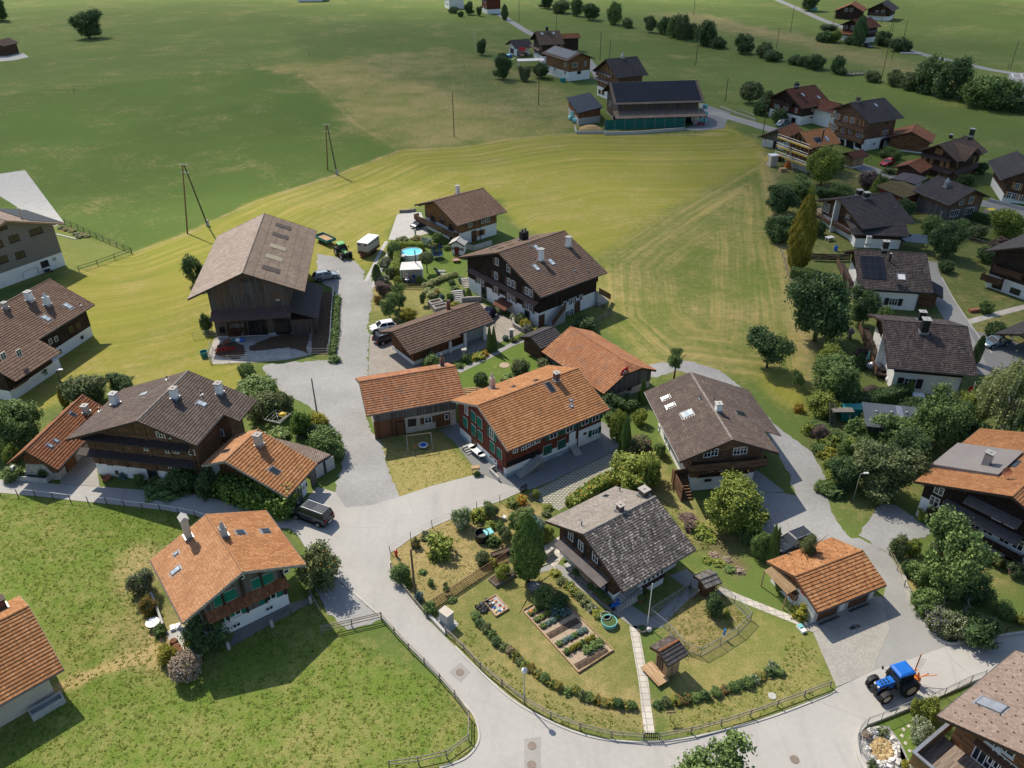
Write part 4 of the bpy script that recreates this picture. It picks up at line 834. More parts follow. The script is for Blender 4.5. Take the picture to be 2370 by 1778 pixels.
h.win((1,h.yb-.06),h.hit('B',('B',1912,548)),.95,.9,'white',sh='green_dark',sill=True);h.win((1,h.yb-.06),h.hit('B',('B',1785,570)),.4,.3,'dark')
mb=MB();mb.box(h.x0-.02,h.yb-.03,0,h.x1+.05,h.yb-.001,.5);mb.box(h.x0-.04,h.yb-.03,0,h.x0-.01,h.ya,.5);h.part('plinth',mb,'plinth_blue')
a,_=h.hit('B',('B',1585,700));b,_=h.hit('B',('B',1665,690));mb=MB();mb.box(min(a,b),h.yb-.03,0,max(a,b),h.yb+.02,2.6);h.part('entrance',mb,'wash')
mb=MB()
for i in range(4):mb.box(min(a,b),h.yb-1.4+i*.32,0,max(a,b),h.yb-.02,.17*(i+1))
h.part('entrance_steps',mb,'concrete')
mb=MB();a,_=h.hit('B',('B',900,1050));b,_=h.hit('B',('B',1190,900));lo,hi=min(a,b),max(a,b)
for i in range(9):mb.box(lo+(hi-lo)*i/9,h.yb-1.1,0,hi,h.yb-.04,.165*(i+1))
h.part('outside_stairs',mb,'concrete')
mb=MB()
for i in range(11):x=lo+(hi-lo)*i/10;z=1.5*i/10;mb.tube((x,h.yb-1.1,z),(x,h.yb-1.1,z+.95),.018,.018,6)
mb.tube((lo,h.yb-1.1,.95),(hi,h.yb-1.1,2.45),.03,.03,6);h.part('handrail',mb,'steel')
h.panel('loggia','B',K('B',(790,1000),(800,940),(1215,770),(1215,900),(1090,890)),'dark_void')
h.door('g0',('B',710,1030),.95,2.0,'door_red');h.door('g0',('B',376,690),1.0,2.1,'door_brown',base=.5);h.wins('g0',K('B',(590,870),(650,930)),w=.6,h=.5,style='plain')
mb=MB()
for i in range(4):mb.box(h.x0-1.4,h.ya-3.2-.3*i,0,h.x0-.05,h.ya-2.9,.15*(4-i))
h.part('side_steps',mb,'concrete')
mb=MB();c,_=h.hit('B',('B',1693,620));mb.tube((c,h.yb-.1,0),(c,h.yb-.1,h.zr-h.s*h.b),.06,.06,8);h.part('downpipe',mb,'gutter')
h.chim('A',('T11',938,968),.55,.55,1.6,'crm','round','concrete');h.chim('B',('T11',1348,918),.6,.6,1.0,'brick_dark','slab','sand');h.skyl('B',('T11',1308,958),.75,1.5,'glass')
for p in K('T11',(1440,1043),(1445,1082)):h.skyl('B',p,.4,.4)
for p in K('T11',(1220,917),(1075,957)):h.skyl('A',p,.6,.7,'glass')
# ---- long orange barn left of it
h=House('barn','low barn with orange tiled roof and weathered boards beside the gravel road','barn',HP['h6'],'tile_orange_old',upper='tig',base='crm',hb=2.4,course=.33,lift=.045,ridge='tile_orange_old',base_in=.1)
a,z=h.hit('B',('T11',190,1200));b,_=h.hit('B',('T11',380,1200));mb=MB();mb.box(min(a,b)-.2,h.yb-.02,0,max(a,b),h.yb+.1,2.6);h.part('board_front',mb,'bdb')
h.door('B',('T11',352,1222),.9,2.0,'door_brown','dark_void');h.panel('shutter_board','B',K('T11',(398,1165),(452,1160),(452,1205),(400,1212)),'shutter_dark',.0,.04);h.win('B',('T11',528,1168),.95,.9,'white',sh='shbr')
h.panel('barn_door','B',K('T11',(577,1140),(665,1120),(672,1198),(577,1218)),'bdb',.0,.05);h.win((1,h.yb-.05),h.hit('B',('T11',645,1146)),.5,.8,'plain')
h.chim('A',('O',1125,935),.5,.5,1.3,'brick_dark','round')
# ---- big grey-roofed chalet on the left
h=House('chalet','large brown chalet with broad dark roof and two pent roofs by the left lane','house',HP['h7'],'tile_umber',upper='tibr',base='wash',hb=1.7,course=.33,ridge='tile_pale',extB=(6.0,10.6,1.9))
h.cnpy('g0',('T01',545,1115),('T01',1225,1178),1.0,.3,'canopy_dark');h.cnpy('g0',('T01',520,1215),('T01',1250,1280),1.0,.3,'canopy_dark')
h.wins('g0',K('T01',(940,1207),(1076,1222),(1123,1224)),w=.75,h=.8,sh='shbr');h.wins('g0',K('T01',(1020,1122),(1072,1130),(1228,1235)),w=.75,h=.8)
for p in K('T01',(700,1085),(840,1090),(905,1098),(980,1115)):h.put('shutter',shm(.7,1.0,'shbr'),'g0',h.hit('g0',p))
for p in K('T01',(580,1180),(640,1185),(740,1195),(860,1205),(700,1300),(780,1305),(905,1310),(990,1318)):h.put('shutter',shm(.8,.9,'shbr'),'g0',h.hit('g0',p))
h.win('g0',('T01',1096,1322),.8,.7);h.panel('cellar_door','g0',K('T01',(735,1352),(755,1355),(757,1380),(740,1378)),'shbr');h.door('g0',('T01',985,1395),1.1,1.6,'glass','shbr')
mb=MB()
for q in (7.7,4.2,.6,-2.0,-4.6):mb.box(h.x0-.13,q-.09,1.7,h.x0,q+.09,h.zr-h.s*abs(q)-.4)
h.part('wall_framing',mb,'tibr')
mb=MB();mb.box(6.6,h.yb,0,h.x1,h.yb-1.5,h.zr-h.s*(h.b+1.4)-.3);h.part('side_wing',mb,'tibr')
h.win((0,6.6),h.hit((0,6.6),('T01',1413,1108)),.8,1.0);h.win((0,6.6),h.hit((0,6.6),('T01',1425,1195)),.7,.8)
h.chim('A',('T01',742,930),.75,.7,1.35,'wash','slab');h.chim('B',('T01',1122,892),.7,.65,1.2,'wash','slab','sand');h.chim('B',('T01',1408,862),.7,.65,1.3,'wash','slab','sand')
h.skyl('B',('T01',1292,928),.75,1.0);h.skyl('A',('T01',922,866),.8,1.1);h.pipe('A',('T01',640,975));h.pipe('A',('T01',1072,772));h.pipe('B',('T01',1288,870))
# ---- orange outbuilding behind it
h=House('outbuilding','narrow outbuilding with steep orange roof left of the large grey-roofed chalet','outbuilding',HP['h8'],'tile_rust',upper='bdb',base='stone',hb=1.0,course=.34,lift=.045,ridge='tile_orange_old')
h.chim('B',('L',1112,650),.6,.6,1.0,'crm','slab');h.skyl('B',('L',715,1000),.45,.6);h.skyl('B',('L',640,1066),.45,.6);h.skyl('B',('L',935,660),.4,.6,'glass');h.skyl('A',('L',725,705),.35,1.4)
h.panel('stone_front','g0',K('L',(330,1290),(560,1300),(760,1490),(560,1500),(330,1450)),'stone');h.door('B',('L',900,1280),1.6,2.0,'bdb','trim_dark')
# ---- orange workshop covered in climbers
h=House('workshop','workshop with orange tiled roof and climbing plants beside the parked dark van','workshop',HP['h9'],'tile_orange_pale','tile_orange',upper='bdb',base='wash',hb=1.4,course=.37,lift=.05,Lmin=6.2,guards=None,trim='trim_grey')
h.chim('B',('M',832,795),.7,.7,1.35,'crm','slab','sand');h.skyl('B',('M',978,1040),.75,1.1,'glass');h.skyl('A',('M',512,852),.7,1.0,'glass')
h.wins('B',K('M',(1263,1185),),w=1.1,h=.7,style='plain');h.door('B',('M',1345,1105),.95,2.0,'tig');h.door('B',('M',1215,1260),1.0,1.9,'tig','wht')
mb=MB();mb.box(h.x0,h.yb-.02,0,h.x1,h.yb+.05,2.5);h.part('white_front',mb,'wash')
g=[h.local(('M',x,y),z) for x,y,z in ((920,705,2.9),(1300,800,2.9),(1515,880,2.2),(1370,965,2.2))]
mb=MB();mb.hx([(p.x,p.y,p.z-.15) for p in (g[0],g[1],g[2],g[3])],[tuple(p) for p in (g[0],g[1],g[2],g[3])]);h.part('lean_to_roof',mb,'tile_taupe')
mb=MB();q=[g[3],g[2],g[1],g[0]];q=[Vector((p.x,p.y,0)).lerp(Vector((sum(k.x for k in g)/4,sum(k.y for k in g)/4,0)),.08) for p in g]
mb.hx(q,[Vector((p.x,p.y,2.05)) for p in q]);h.part('lean_to_wall',mb,'tig')
d=(g[2]-g[3]);c=(g[2]+g[3])/2;mb=MB();ang=math.atan2(d.y,d.x)
M2=Matrix.Translation((c.x,c.y,0))@Matrix.Rotation(ang,4,'Z')
for k in (-1,1):mb.box(k*.8-.6,-.05,.1,k*.8+.6,.02,1.85,0,M2)
h.part('lean_to_door',mb,'pgr')
# ---- brown chalet at the left edge
h=House('chalet','dark timber chalet with brown roof and three chimneys at the left edge','house',HP['h10'],'tile_brown_warm',upper='tid',base='wash',hb=1.7,course=.36,lift=.045,Lmin=17.5)
h.chim('A',('T01',38,318),.55,.55,.8,'crm','slab');h.chim('A',('T01',195,268),.8,.75,1.3,'wash','slab');h.chim('A',('T01',308,298),.75,.7,1.4,'wash','round')
h.skyl('A',('T01',435,302),.8,1.2);h.skyl('A',('T01',297,380),.8,1.2);h.pipe('A',('T01',512,298))
h.wins('A',K('T01',(322,527),(358,510),(352,602),(385,590)),w=.6,h=.8);h.wins('A',K('T01',(455,448),(500,425)),w=.9,h=1.1,style='brown');h.win('A',('T01',525,500),.5,.5,'dark')
a,z=h.hit('A',('T01',280,600));mb=MB();mb.box(a+.1,h.ya-.02,0,a+9,h.ya+2.4,1.6);h.part('front_base',mb,'wash');mb=MB();mb.box(a+1.3,h.ya-.02,1.6,a+9,h.ya+2.5,4.1);h.part('front_wing',mb,'tid')
mb=MB();z1=h.zr-h.s*h.a
for i in range(8):
 y0=h.a-.1+i*.42;zz=z1+.1-i*.2;mb.hx([(a+.9,y0,zz-.06),(a+9,y0,zz-.06),(a+9,y0+.45,zz-.27),(a+.9,y0+.45,zz-.27)],[(a+.9,y0,zz),(a+9,y0,zz),(a+9,y0+.45,zz-.16),(a+.9,y0+.45,zz-.16)])
h.part('wing_roof',mb,'tile_brown_warm')
h.wins((1,h.ya+2.5),[h.hit((1,h.ya+2.5),p) for p in K('T01',(120,600),(20,620))],w=.8,h=1.0)
mb=MB();mb.box(a+6,h.ya+2.5,1.7,a+8.4,h.ya+2.9,2.0);h.part('flower_box',mb,'shbr')
# ---- grey modern house top left
h=House('house','modern grey house with white ground floor and solar roof at the left edge','house',HP['h11'],'tile_taupe',upper='siding_grey',base='wash',hb=2.5,course=.34,Lmin=13,trim='bdl',base_in=.0)
h.wins('g0',K('D',(460,308),),w=2.3,h=1.1,style='dark',sill=True);h.wins('g0',K('D',(180,398),),w=1.7,h=1.2,style='dark',sill=True);h.win('g0',('D',258,605),1.6,1.2,'dark',sill=True);h.win('g0',('D',572,722),1.4,1.1,'dark',sill=True);h.win('g0',('D',40,665),1.5,1.2,'dark',sill=True);h.win('g0',('D',40,262),1.3,.6,'dark',sill=True);h.win('g0',('D',-10,470),1.2,1.2,'dark',sill=True)
h.panel('vent_grille','g0',K('D',(668,648),(715,635),(720,675),(675,690)),'pgr')
h.solar('B',K('D',(30,30),(235,35),(765,185),(385,180)));h.chim('B',('D',280,150),.3,.3,1.9,'steel','pipe')
# ---- the barn
h=House('barn','big barn with brown corrugated roof and dark board gable beside the gravel road','barn',HP['h12'],'tile_barn_pale','tile_barn',upper='barn_boards',base='concrete',hb=.4,course=1.6,lift=.03,ridge='tile_barn_pale',purl=True,gutter=False)
for p in K('E',(978,272),(950,360),(925,470),(890,570),(860,680)):
 q=h.onr('B',p);mb=MB();ang=math.atan(h.s)
 mb.box(-.75,-1.3,.03,.75,1.3,.07);o=mb.build('roof_light','roof_light' if p[2] in (470,570) else 'canopy_dark',h.roof,loc=(q.x,q.y,q.z+.02));o.rotation_euler=(ang,0,0)
h.cnpy('g0',('E',285,1075),('E',1052,1035),2.0,.7,'canopy_brown')
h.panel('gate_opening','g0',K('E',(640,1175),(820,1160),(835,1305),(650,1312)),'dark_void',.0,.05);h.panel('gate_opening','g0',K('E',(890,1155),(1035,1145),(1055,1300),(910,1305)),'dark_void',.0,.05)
h.panel('board_front','g0',K('E',(430,1190),(630,1180),(645,1312),(450,1330)),'bdb',.0,.06);h.panel('stall_opening','g0',K('E',(360,1235),(420,1232),(425,1285),(365,1290)),'dark_void',.0,.05);h.panel('window_panel',(0,h.x0-.06),K('E',(465,1200),(595,1190),(600,1235),(468,1240)),'tig')
h.panel('gate','g0',K('E',(1045,1160),(1190,1150),(1230,1295),(1060,1300)),'tig',.0,.07);h.panel('hatch','g0',K('E',(555,765),(680,760),(685,805),(556,806)),'canopy_dark',.0,.06);h.panel('notice_board','g0',K('E',(904,962),(944,962),(946,984),(906,982)),'wht',.0,.08)
mb=MB();e0=h.local(('E',1230,785),3.6);e1=h.local(('E',1358,795),2.7)
u0,u1=-.3,11.5;mb.hx([(u0,h.yb+.1,4.35),(u0,h.yb-4.1,2.75),(u1,h.yb-4.1,2.75),(u1,h.yb+.1,4.35)],[(u0,h.yb+.1,4.5),(u0,h.yb-4.1,2.87),(u1,h.yb-4.1,2.87),(u1,h.yb+.1,4.5)]);h.part('lean_to_roof',mb,'canopy_dark')
mb=MB();mb.box(.3,h.yb-3.6,0,11,h.yb,2.6);h.part('lean_to_wall',mb,'barn_boards')
mb=MB();mb.box(h.x0+13.5,h.yb-1.1,.0,h.x0+15.5,h.yb+.2,5.2);h.part('silo_box',mb,'wood_ochre')
# ---- long brown garage
h=House('garage','long low garage with brown tiled roof, board walls and two pictures on its front','garage',HP['h13'],'tile_brown',upper='bdb',base='wash',hb=.6,course=.4,lift=.05,extB=(.0,8.6,.45),base_in=-.04)
h.chim('A',('O',1208,212),.6,.6,1.6,'rusty','pipe','trim_dark');h.pipe('A',('O',1160,213))
for p in K('O',(1215,640),(1405,560),(1655,470)):c,z=h.hit('B',p);mb=MB();mb.box(c-.22,h.yb-.35,0,c+.22,h.yb-.03,h.zr-h.s*(h.b-.6)-.2);h.part('pillar',mb,'wash')
c,_=h.hit('B',('O',1530,480));mb=MB();mb.box(c-1.9,h.yb-.06,.7,c+1.9,h.yb,2.6);h.part('garage_door',mb,'grey_plastic');mb=MB();mb.box(c-1.9,h.yb-.05,.0,c+1.9,h.yb+.02,.7);h.part('door_gap',mb,'concrete_dark')
h.panel('garage_door','B',K('O',(1235,590),(1390,500),(1395,635),(1240,690)),'door_brown',.0,.04)
# pictures on the board wall: a dark animal head on white above a name board, and a black and white cow picture with red crest
h.panel('picture','B',K('O',(858,695),(905,680),(908,735),(860,750)),'wht',.0,.05)
q=[h.hit('B',p) for p in K('O',(882,716),)][0];mb=MB();mb.ball((q[0],h.yb-.06,q[1]),.3,.03,.26,10);mb.ball((q[0]-.2,h.yb-.06,q[1]+.2),.1,.03,.14,8);h.part('picture_emblem',mb,'blk')
h.panel('name_board','B',K('O',(850,760),(910,742),(912,760),(852,778)),'bdl',.0,.05)
h.panel('picture','B',K('O',(935,680),(1000,660),(1000,740),(938,760)),'crm',.0,.05)
q=h.hit('B',('O',967,705));mb=MB()
for dx,dz,rx,rz in ((-.2,.15,.16,.2),(.18,.25,.14,.16),(.05,-.2,.2,.14),(-.22,-.3,.12,.16),(.25,-.25,.1,.18)):mb.ball((q[0]+dx,h.yb-.06,q[1]+dz),rx,.03,rz,8)
h.part('picture_cow',mb,'blk');q=h.hit('B',('O',985,662));mb=MB();mb.box(q[0]-.22,h.yb-.07,q[1]-.08,q[0]+.22,h.yb,q[1]+.1);h.part('picture_crest',mb,'red_paint')
c,_=h.hit('g0',('O',650,750));h.panel('open_bay','g0',K('O',(605,690),(690,765),(735,800),(730,870),(615,800)),'dark_void',.0,.03)
# ---- big dark chalet
h=House('chalet','huge black-brown chalet with long pent roof and white cellar behind the paved yard','house',HP['h14'],'tile_brown',upper='timber_black',base='wash',hb=2.5,course=.4,lift=.045,ridge='tile_brown',Lmin=14)
h.cnpy('g0',('F',160,565),('F',1030,985),.8,.35,'canopy_brown')
for p in K('F',(500,475),(648,560),(488,655),(655,735),(712,765),(882,850),(935,880),(268,715),(315,745),(490,840),(655,925),(712,950),(882,1040),(935,1068)):h.win('g0',p,.85,1.25,'white')
for p in K('F',(460,465),(670,585),(447,630),(515,665),(615,715),(740,785),(838,835),(962,900),(232,695),(338,775),(452,820),(518,860),(620,905),(740,965),(838,1020),(962,1090)):h.put('shutter',shm(.5,1.3,'shbr'),'g0',h.hit('g0',p))
h.panel('closed_shutters','g0',K('F',(220,478),(355,550),(355,640),(222,560)),'shbr',.0,.05)
for p in K('F',(1368,1020),(1440,988),(1492,965),(1572,935),(1460,805),(1410,825),(1580,760)):h.win('B',p,.75,1.05 if p[2]>900 else .5,'white')
for p in K('F',(1395,1145),(1455,1120)):h.win('B',p,.8,1.1,'white',sill=True)
h.door('B',('F',1068,1245),1.0,2.0,'door_brown');h.door('B',('F',1523,1120),1.0,2.0,'door_brown');h.door('B',('F',1290,1050),1.0,2.0,'dark_void',base=2.5);h.door('g0',('F',335,945),1.1,2.2,'glass',base=.2);h.door('g0',('F',885,1180),.9,1.9,'dark_void');h.door('g0',('F',600,1090),1.0,2.0,'dark_void');h.win('g0',('F',490,1005),.7,1.0,'brown')
h.cnpy('g0',('F',540,935),('F',700,1005),1.6,.75,'tile_red_brown','porch_roof')
a,_=h.hit('B',('F',1120,1300));b,_=h.hit('B',('F',1310,1090));lo,hi=min(a,b),max(a,b);mb=MB()
for i in range(13):mb.box(lo+(hi-lo)*i/13,h.yb-1.2,0,lo+(hi-lo)*(i+1)/13+.02,h.yb-.02,2.5*(i+1)/13)
h.part('outside_stairs',mb,'concrete');mb=MB();mb.hx([(lo+.3,h.yb-1.28,.2),(hi,h.yb-1.28,2.4),(hi,h.yb-1.2,2.4),(lo+.3,h.yb-1.2,.2)],[(lo+.3,h.yb-1.28,1.2),(hi,h.yb-1.28,3.45),(hi,h.yb-1.2,3.45),(lo+.3,h.yb-1.2,1.2)]);h.part('stair_railing',mb,'shbr')
mb=MB();
for i in range(9):mb.box(h.x1-.2+.3*i,h.yb-.6,0,h.x1+.1+.3*i,h.yb+1.0,.28*(9-i))
h.part('back_stairs',mb,'pgr');mb=MB();mb.hx([(h.x1,h.yb-.7,2.3),(h.x1+2.8,h.yb-.7,.3),(h.x1+2.8,h.yb-.62,.3),(h.x1,h.yb-.62,2.3)],[(h.x1,h.yb-.7,3.3),(h.x1+2.8,h.yb-.7,1.3),(h.x1+2.8,h.yb-.62,1.3),(h.x1,h.yb-.62,3.3)]);h.part('stair_railing',mb,'shbr')
mb=MB();mb.box(h.x0+1.0,h.yb-.5,4.4,h.x1-.2,h.yb,5.4);h.part('upper_storey',mb,'timber_black')
h.chim('A',('F',843,205),1.3,.9,1.6,'blk','pots','blk');h.chim('B',('F',1063,465),.65,.65,1.8,'wash','slab');h.chim('B',('F',1412,285),.65,.65,1.5,'wash','slab')
for p in K('F',(1000,555),(1197,485),(1010,305)):h.skyl('B',p,.75,1.3,'glass_pale')
for p in K('F',(540,310),(988,165),(475,292),(640,238),(680,266)):h.skyl('A',p,1.2,.8,'glass')
for p in K('F',(910,275),(992,470),(1490,590),(1655,582)):h.pipe('B',p)
h.pipe('A',('F',420,345))
# ---- chalet behind the pool
h=House('chalet','honey brown chalet with long flowered balcony above the pool garden','house',HP['h16'],'tile_brown_warm',upper='timber_warm',base='wash',hb=2.4,course=.36)
h.wins('g0',K('T10',(558,1400),(617,1410),(673,1455)),w=.9,h=1.3,style='brown',sh='shbr');h.balc('g0',('T10',470,1395),('T10',725,1510),1.2,.9,'tibr')
h.wins('B',K('T10',(797,1438),),w=.9,h=.9,sh='shbr');h.wins('B',K('T10',(880,1415),(908,1408)),w=.9,h=.9,sh='shbr');h.door('B',('T10',822,1518),1.0,2.1,'door_brown');h.win('B',('T10',866,1490),.9,1.1,'brown',sh='shutter_tan')
h.wins('g0',K('T10',(540,1490),(675,1525)),w=.9,h=.6,style='dark');h.door('g0',('T10',710,1530),.9,2.0,'door_brown')
h.chim('A',('T10',717,1242),.6,.6,1.5,'wash','slab');mb=MB();mb.tube((6.2,h.yb-.08,0),(6.2,h.yb-.08,4.4),.06,.06,8);h.part('downpipe',mb,'trim_brown')
# ---- orange barn with the flag
h=House('barn','barn with old orange roof and Swiss flag on its gable behind the red farmhouse','barn',HP['h15'],'tile_orange_old',upper='tig',base='crm',hb=1.1,course=.33,hip=(1.6,1.5),gutter=False)
q=K('T11',(1746,905),(1800,870),(1800,825),(1770,850));h.panel('flag','g0',K('T11',(1750,902),(1806,880),(1808,822),(1768,850)),'flag_red',.02,.03)
mb=MB();c,z=h.hit('g0',('T11',1784,862))
for dy,dz in ((.34,.11),(.11,.34)):mb.box(h.x0-.09,c-dy,z-dz,h.x0-.055,c+dy,z+dz)
h.part('flag_cross',mb,'wht');h.win('g0',('T11',1816,966),.7,.6,'brown')
# ---- upper right group
h=House('chalet','tall four-storey brown chalet with two flowered balconies and three garage bays','house',HP['h17'],'tile_slate',upper='tibr',base='wash',hb=2.9,course=.36)
h.wins('g0',K('C',(172,485),(213,495),(142,615),(183,627)),w=.85,h=1.35,sh=None);h.wins('g0',K('C',(317,530),(403,545),(280,668),(370,680),(475,722),(520,728)),w=.85,h=1.4,sh=None)
for p in K('C',(145,478),(242,500),(115,605),(212,635),(294,525),(343,535),(375,540),(437,555),(258,662),(320,678),(405,690),(550,735),(445,715),(500,575),(545,585)):h.put('shutter',shm(.55,1.45,'shutter_tan'),'g0',h.hit('g0',p))
h.balc('g0',('C',225,605),('C',588,690),1.1,.95,'tibr');h.balc('g0',('C',195,735),('C',555,825),1.1,.95,'tibr')
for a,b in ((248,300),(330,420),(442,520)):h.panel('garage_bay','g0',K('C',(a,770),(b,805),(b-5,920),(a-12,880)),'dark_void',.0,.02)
h.win('B',('C',822,700),1.3,1.2,'white',sh='shutter_tan');h.win('B',('C',680,845),.8,.8,'white');h.door('B',('C',775,850),1.1,2.1,'dark_void');h.win('B',('C',850,580),.8,1.0,'brown')
mb=MB();c,z=h.hit('B',('C',830,770));mb.hx([(c-1.2,h.yb,z),(c-1.2,h.yb-1.5,z-.4),(c+1.4,h.yb-1.5,z-.4),(c+1.4,h.yb,z)],[(c-1.2,h.yb,z+.12),(c-1.2,h.yb-1.5,z-.28),(c+1.4,h.yb-1.5,z-.28),(c+1.4,h.yb,z+.12)]);h.part('porch_roof',mb,'tile_slate')
h.chim('A',('C',472,310),.9,.7,1.0,'brick_dark','plain','trim_dark');h.skyl('B',('C',703,352),.7,1.0)
h=House('chalet','chalet with rust-brown roof, dark timber and red shutters beside the upper lane','house',HP['r1'],'tile_red_brown',upper='tid',base='wash',hb=2.4,course=.38)
h.wins('g0',K('R',(235,272),(262,280),(318,297),(345,300),(435,322)),w=.75,h=1.3)
for p in K('R',(208,265),(285,287),(365,305),(455,328),(410,315)):h.put('shutter',shm(.5,1.35,'shutter_red'),'g0',h.hit('g0',p))
h.balc('g0',('R',220,243),('R',410,275),.9,.9,'tid');h.panel('garage_door','g0',K('R',(300,365),(355,375),(352,420),(297,420)),'shutter_red',.0,.03);h.panel('garage_bay','g0',K('R',(390,390),(430,395),(425,445),(385,440)),'dark_void',.0,.03)
h.win('B',('R',598,312),.8,1.1,'white',sh='shutter_red');h.win('B',('R',583,390),1.0,.4,'dark');h.chim('A',('R',438,88),1.2,.8,.9,'blk','pots','blk')
for p in K('R',(500,168),(655,195)):h.skyl('B',p,.75,1.1)
b2=House('chalet','low side wing with rust-brown roof and white end wall behind the rust-roofed chalet','house wing',(h.M@Vector((9.0,-3.5,0))).to_tuple()[:2]+(h.r-R(90),9.0,3.6,3.6,6.2,.52,.9,.8),'tile_red_brown',upper='wash',base='wash',hb=.5)
h=House('chalet','chalet under renovation with new bright orange roof and scaffolding at its gable','house',HP['r2'],'tile_bright',upper='bdb',base='pgr',hb=2.5,course=.4)
h.skyl('B',('R',645,610),1.9,1.5,'glass');h.skyl('B',('R',733,598),.8,1.4,'glass_pale');h.chim('B',('R',690,605),.3,.3,2.3,'blk','pipe');h.wins('g0',K('R',(480,612),(400,680),(500,720)),w=1.0,h=1.2,style='dark')
h=House('barn','old grey board barn with patched red-brown roof next to the scaffolded house','barn',HP['r3'],'tile_slate_warm','tile_rust',upper='tig',base='stone_pale',hb=1.9);h.door('g0',('R',225,690),1.0,1.8,'dark_void')
h=House('chalet','dark chalet with cross gable, tan shutters and wrap-around pent roof at the right','house',HP['h18'],'tile_brown',upper='tid',base='tibr',hb=2.6,course=.38)
for p in K('C',(1490,935),(1540,950),(1330,1050),(1415,1070),(1548,1100),(1622,1122),(1290,1190),(1370,1210),(1510,1240),(1585,1260)):h.win('g0',p,.9,1.3,'dark',closed='shutter_tan')
h.cnpy('g0',('C',1200,1080),('C',1690,1195),1.0,.5,'canopy_brown');h.cnpy('g0',('C',1290,960),('C',1680,1050),.9,.45,'canopy_brown');h.cnpy('B',('C',1690,1195),('C',2040,1090),1.0,.5,'canopy_brown')
for p in K('C',(1745,1120),(1865,1085),(1960,1050),(1700,1265),(1915,1195),(1815,1225)):h.win('B',p,.8,1.2,'dark',closed='shutter_tan')
mb=MB();n=12
for sd in (-1,1):
 for i in range(n):
  a,b=i/n*3.9,(i+1)/n*3.9+.03;za,zb=h.zr-.3-.62*a,h.zr-.3-.62*b
  q=[(5.6+sd*a,-h.b-1.0,za),(5.6+sd*a,-(h.zr-za)/h.s+.1,za),(5.6+sd*b,-(h.zr-zb)/h.s+.1,zb+.05),(5.6+sd*b,-h.b-1.0,zb+.05)];mb.face(q);mb.face([(p[0],p[1],p[2]-.12) for p in q],1)
h.part('cross_gable_roof',mb,['tile_brown','trim_dark']);mb=MB();yy=h.yb-.35;mb.hx([(2.6,yy,2.6),(8.6,yy,2.6),(8.6,h.yb,2.6),(2.6,h.yb,2.6)],[(2.6,yy,5.1),(8.6,yy,5.1),(8.6,h.yb,5.1),(2.6,h.yb,5.1)]);mb.face([(2.6,yy,5.1),(8.6,yy,5.1),(5.6,yy,6.9)]);h.part('cross_gable_wall',mb,'tid')
h.win((1,yy),(4.6,5.3),.8,1.0,'dark',closed='shutter_tan');h.win((1,yy),(6.4,5.3),.8,1.0,'dark',closed='shutter_tan')
h.chim('A',('C',1652,800),.7,.7,1.3,'blk','slab');h.chim('A',('C',1920,755),.7,.7,1.3,'blk','slab');h.pipe('B',('C',1815,800),1.2,.12)
h=House('house','timber house with slate grey roof, green-framed dark windows and steel chimney','house',HP['h19'],'tile_slate',upper='tibr',base='tig',hb=2.6,course=.34)
h.wins('g0',K('V',(494,340),(565,328)),w=1.0,h=1.4,style='plain');h.wins('g0',K('V',(440,424),(552,407)),w=2.2,h=1.4,style='plain');h.chim('A',('V',378,235),.85,.7,1.3,'zinc','round','zinc')
g=House('annex','low annex with moss-covered roof and red board wall in front of the slate-roofed timber house','annex',(G(('V',170,410)).x,G(('V',170,410)).y+1.0,HP['h19'][2]-R(0),8.5,3.6,3.6,3.6,.18,.6,.5),'moss_roof',upper='timber_red',base='timber_red',hb=.3,purl=False)
h=House('chalet','dark chalet with slate roof, two chimneys and corner balconies in the right gardens','house',HP['h20'],'tile_slate',upper='tis',base='wash',hb=2.0,course=.33)
h.win('g0',('S',322,270),.9,1.3,'white',sh='shbr');h.balc('g0',('S',240,310),('S',368,372),1.2,.95,'tibr',slats=True);h.balc('g0',('S',75,225),('S',222,305),1.2,.95,'tibr',slats=True);h.wins('g0',K('S',(155,185),(180,200),(225,220)),w=.8,h=1.8,style='white')
mb=MB();c,z=h.hit('g0',('S',255,250));mb.box(h.x0-1.3,c-.1,0,h.x0,c+.1,h.zr-h.s*abs(c)-.25);h.part('dividing_wall',mb,'wash')
h.chim('A',('S',405,105),.9,.8,1.0,'blk','slab');h.chim('B',('S',457,125),.9,.8,1.0,'blk','slab');h.pipe('B',('S',672,188))
h=House('chalet','chalet with brown tiled roof carrying a large solar collector and a bright skylight','house',HP['h22'],'tile_slate_warm',upper='tid',base='wash',hb=2.9,course=.33)
h.solar('B',K('S',(415,553),(585,562),(608,728),(432,718)),'solar','solar_collector');h.skyl('B',('S',718,705),1.2,1.2,'wht');h.chim('B',('S',628,590),.3,.3,1.4,'blk','pipe');h.chim('A',('S',595,500),.8,.7,1.2,'blk','slab');h.pipe('B',('S',850,655))
h.win('B',('S',658,885),1.3,1.2,'white',sh='shutter_dark');h.balc('g0',('S',300,600),('S',390,790),1.4,.95,'tibr',slats=True)
mb=MB();mb.box(h.x0-1.0,-3.0,0,h.x0,-2.85,h.zr-h.s*3.0-.25);h.part('dividing_wall',mb,'wash');mb=MB();mb.tube((h.x1-.1,h.yb-.1,0),(h.x1-.1,h.yb-.1,4.0),.06,.06,8);h.part('downpipe',mb,'gutter')
h=House('chalet','chalet with wide brown roof, two black chimneys and balcony along its left gable','house',HP['h23'],'tile_slate_warm',upper='tid',base='wash',hb=2.9,course=.33)
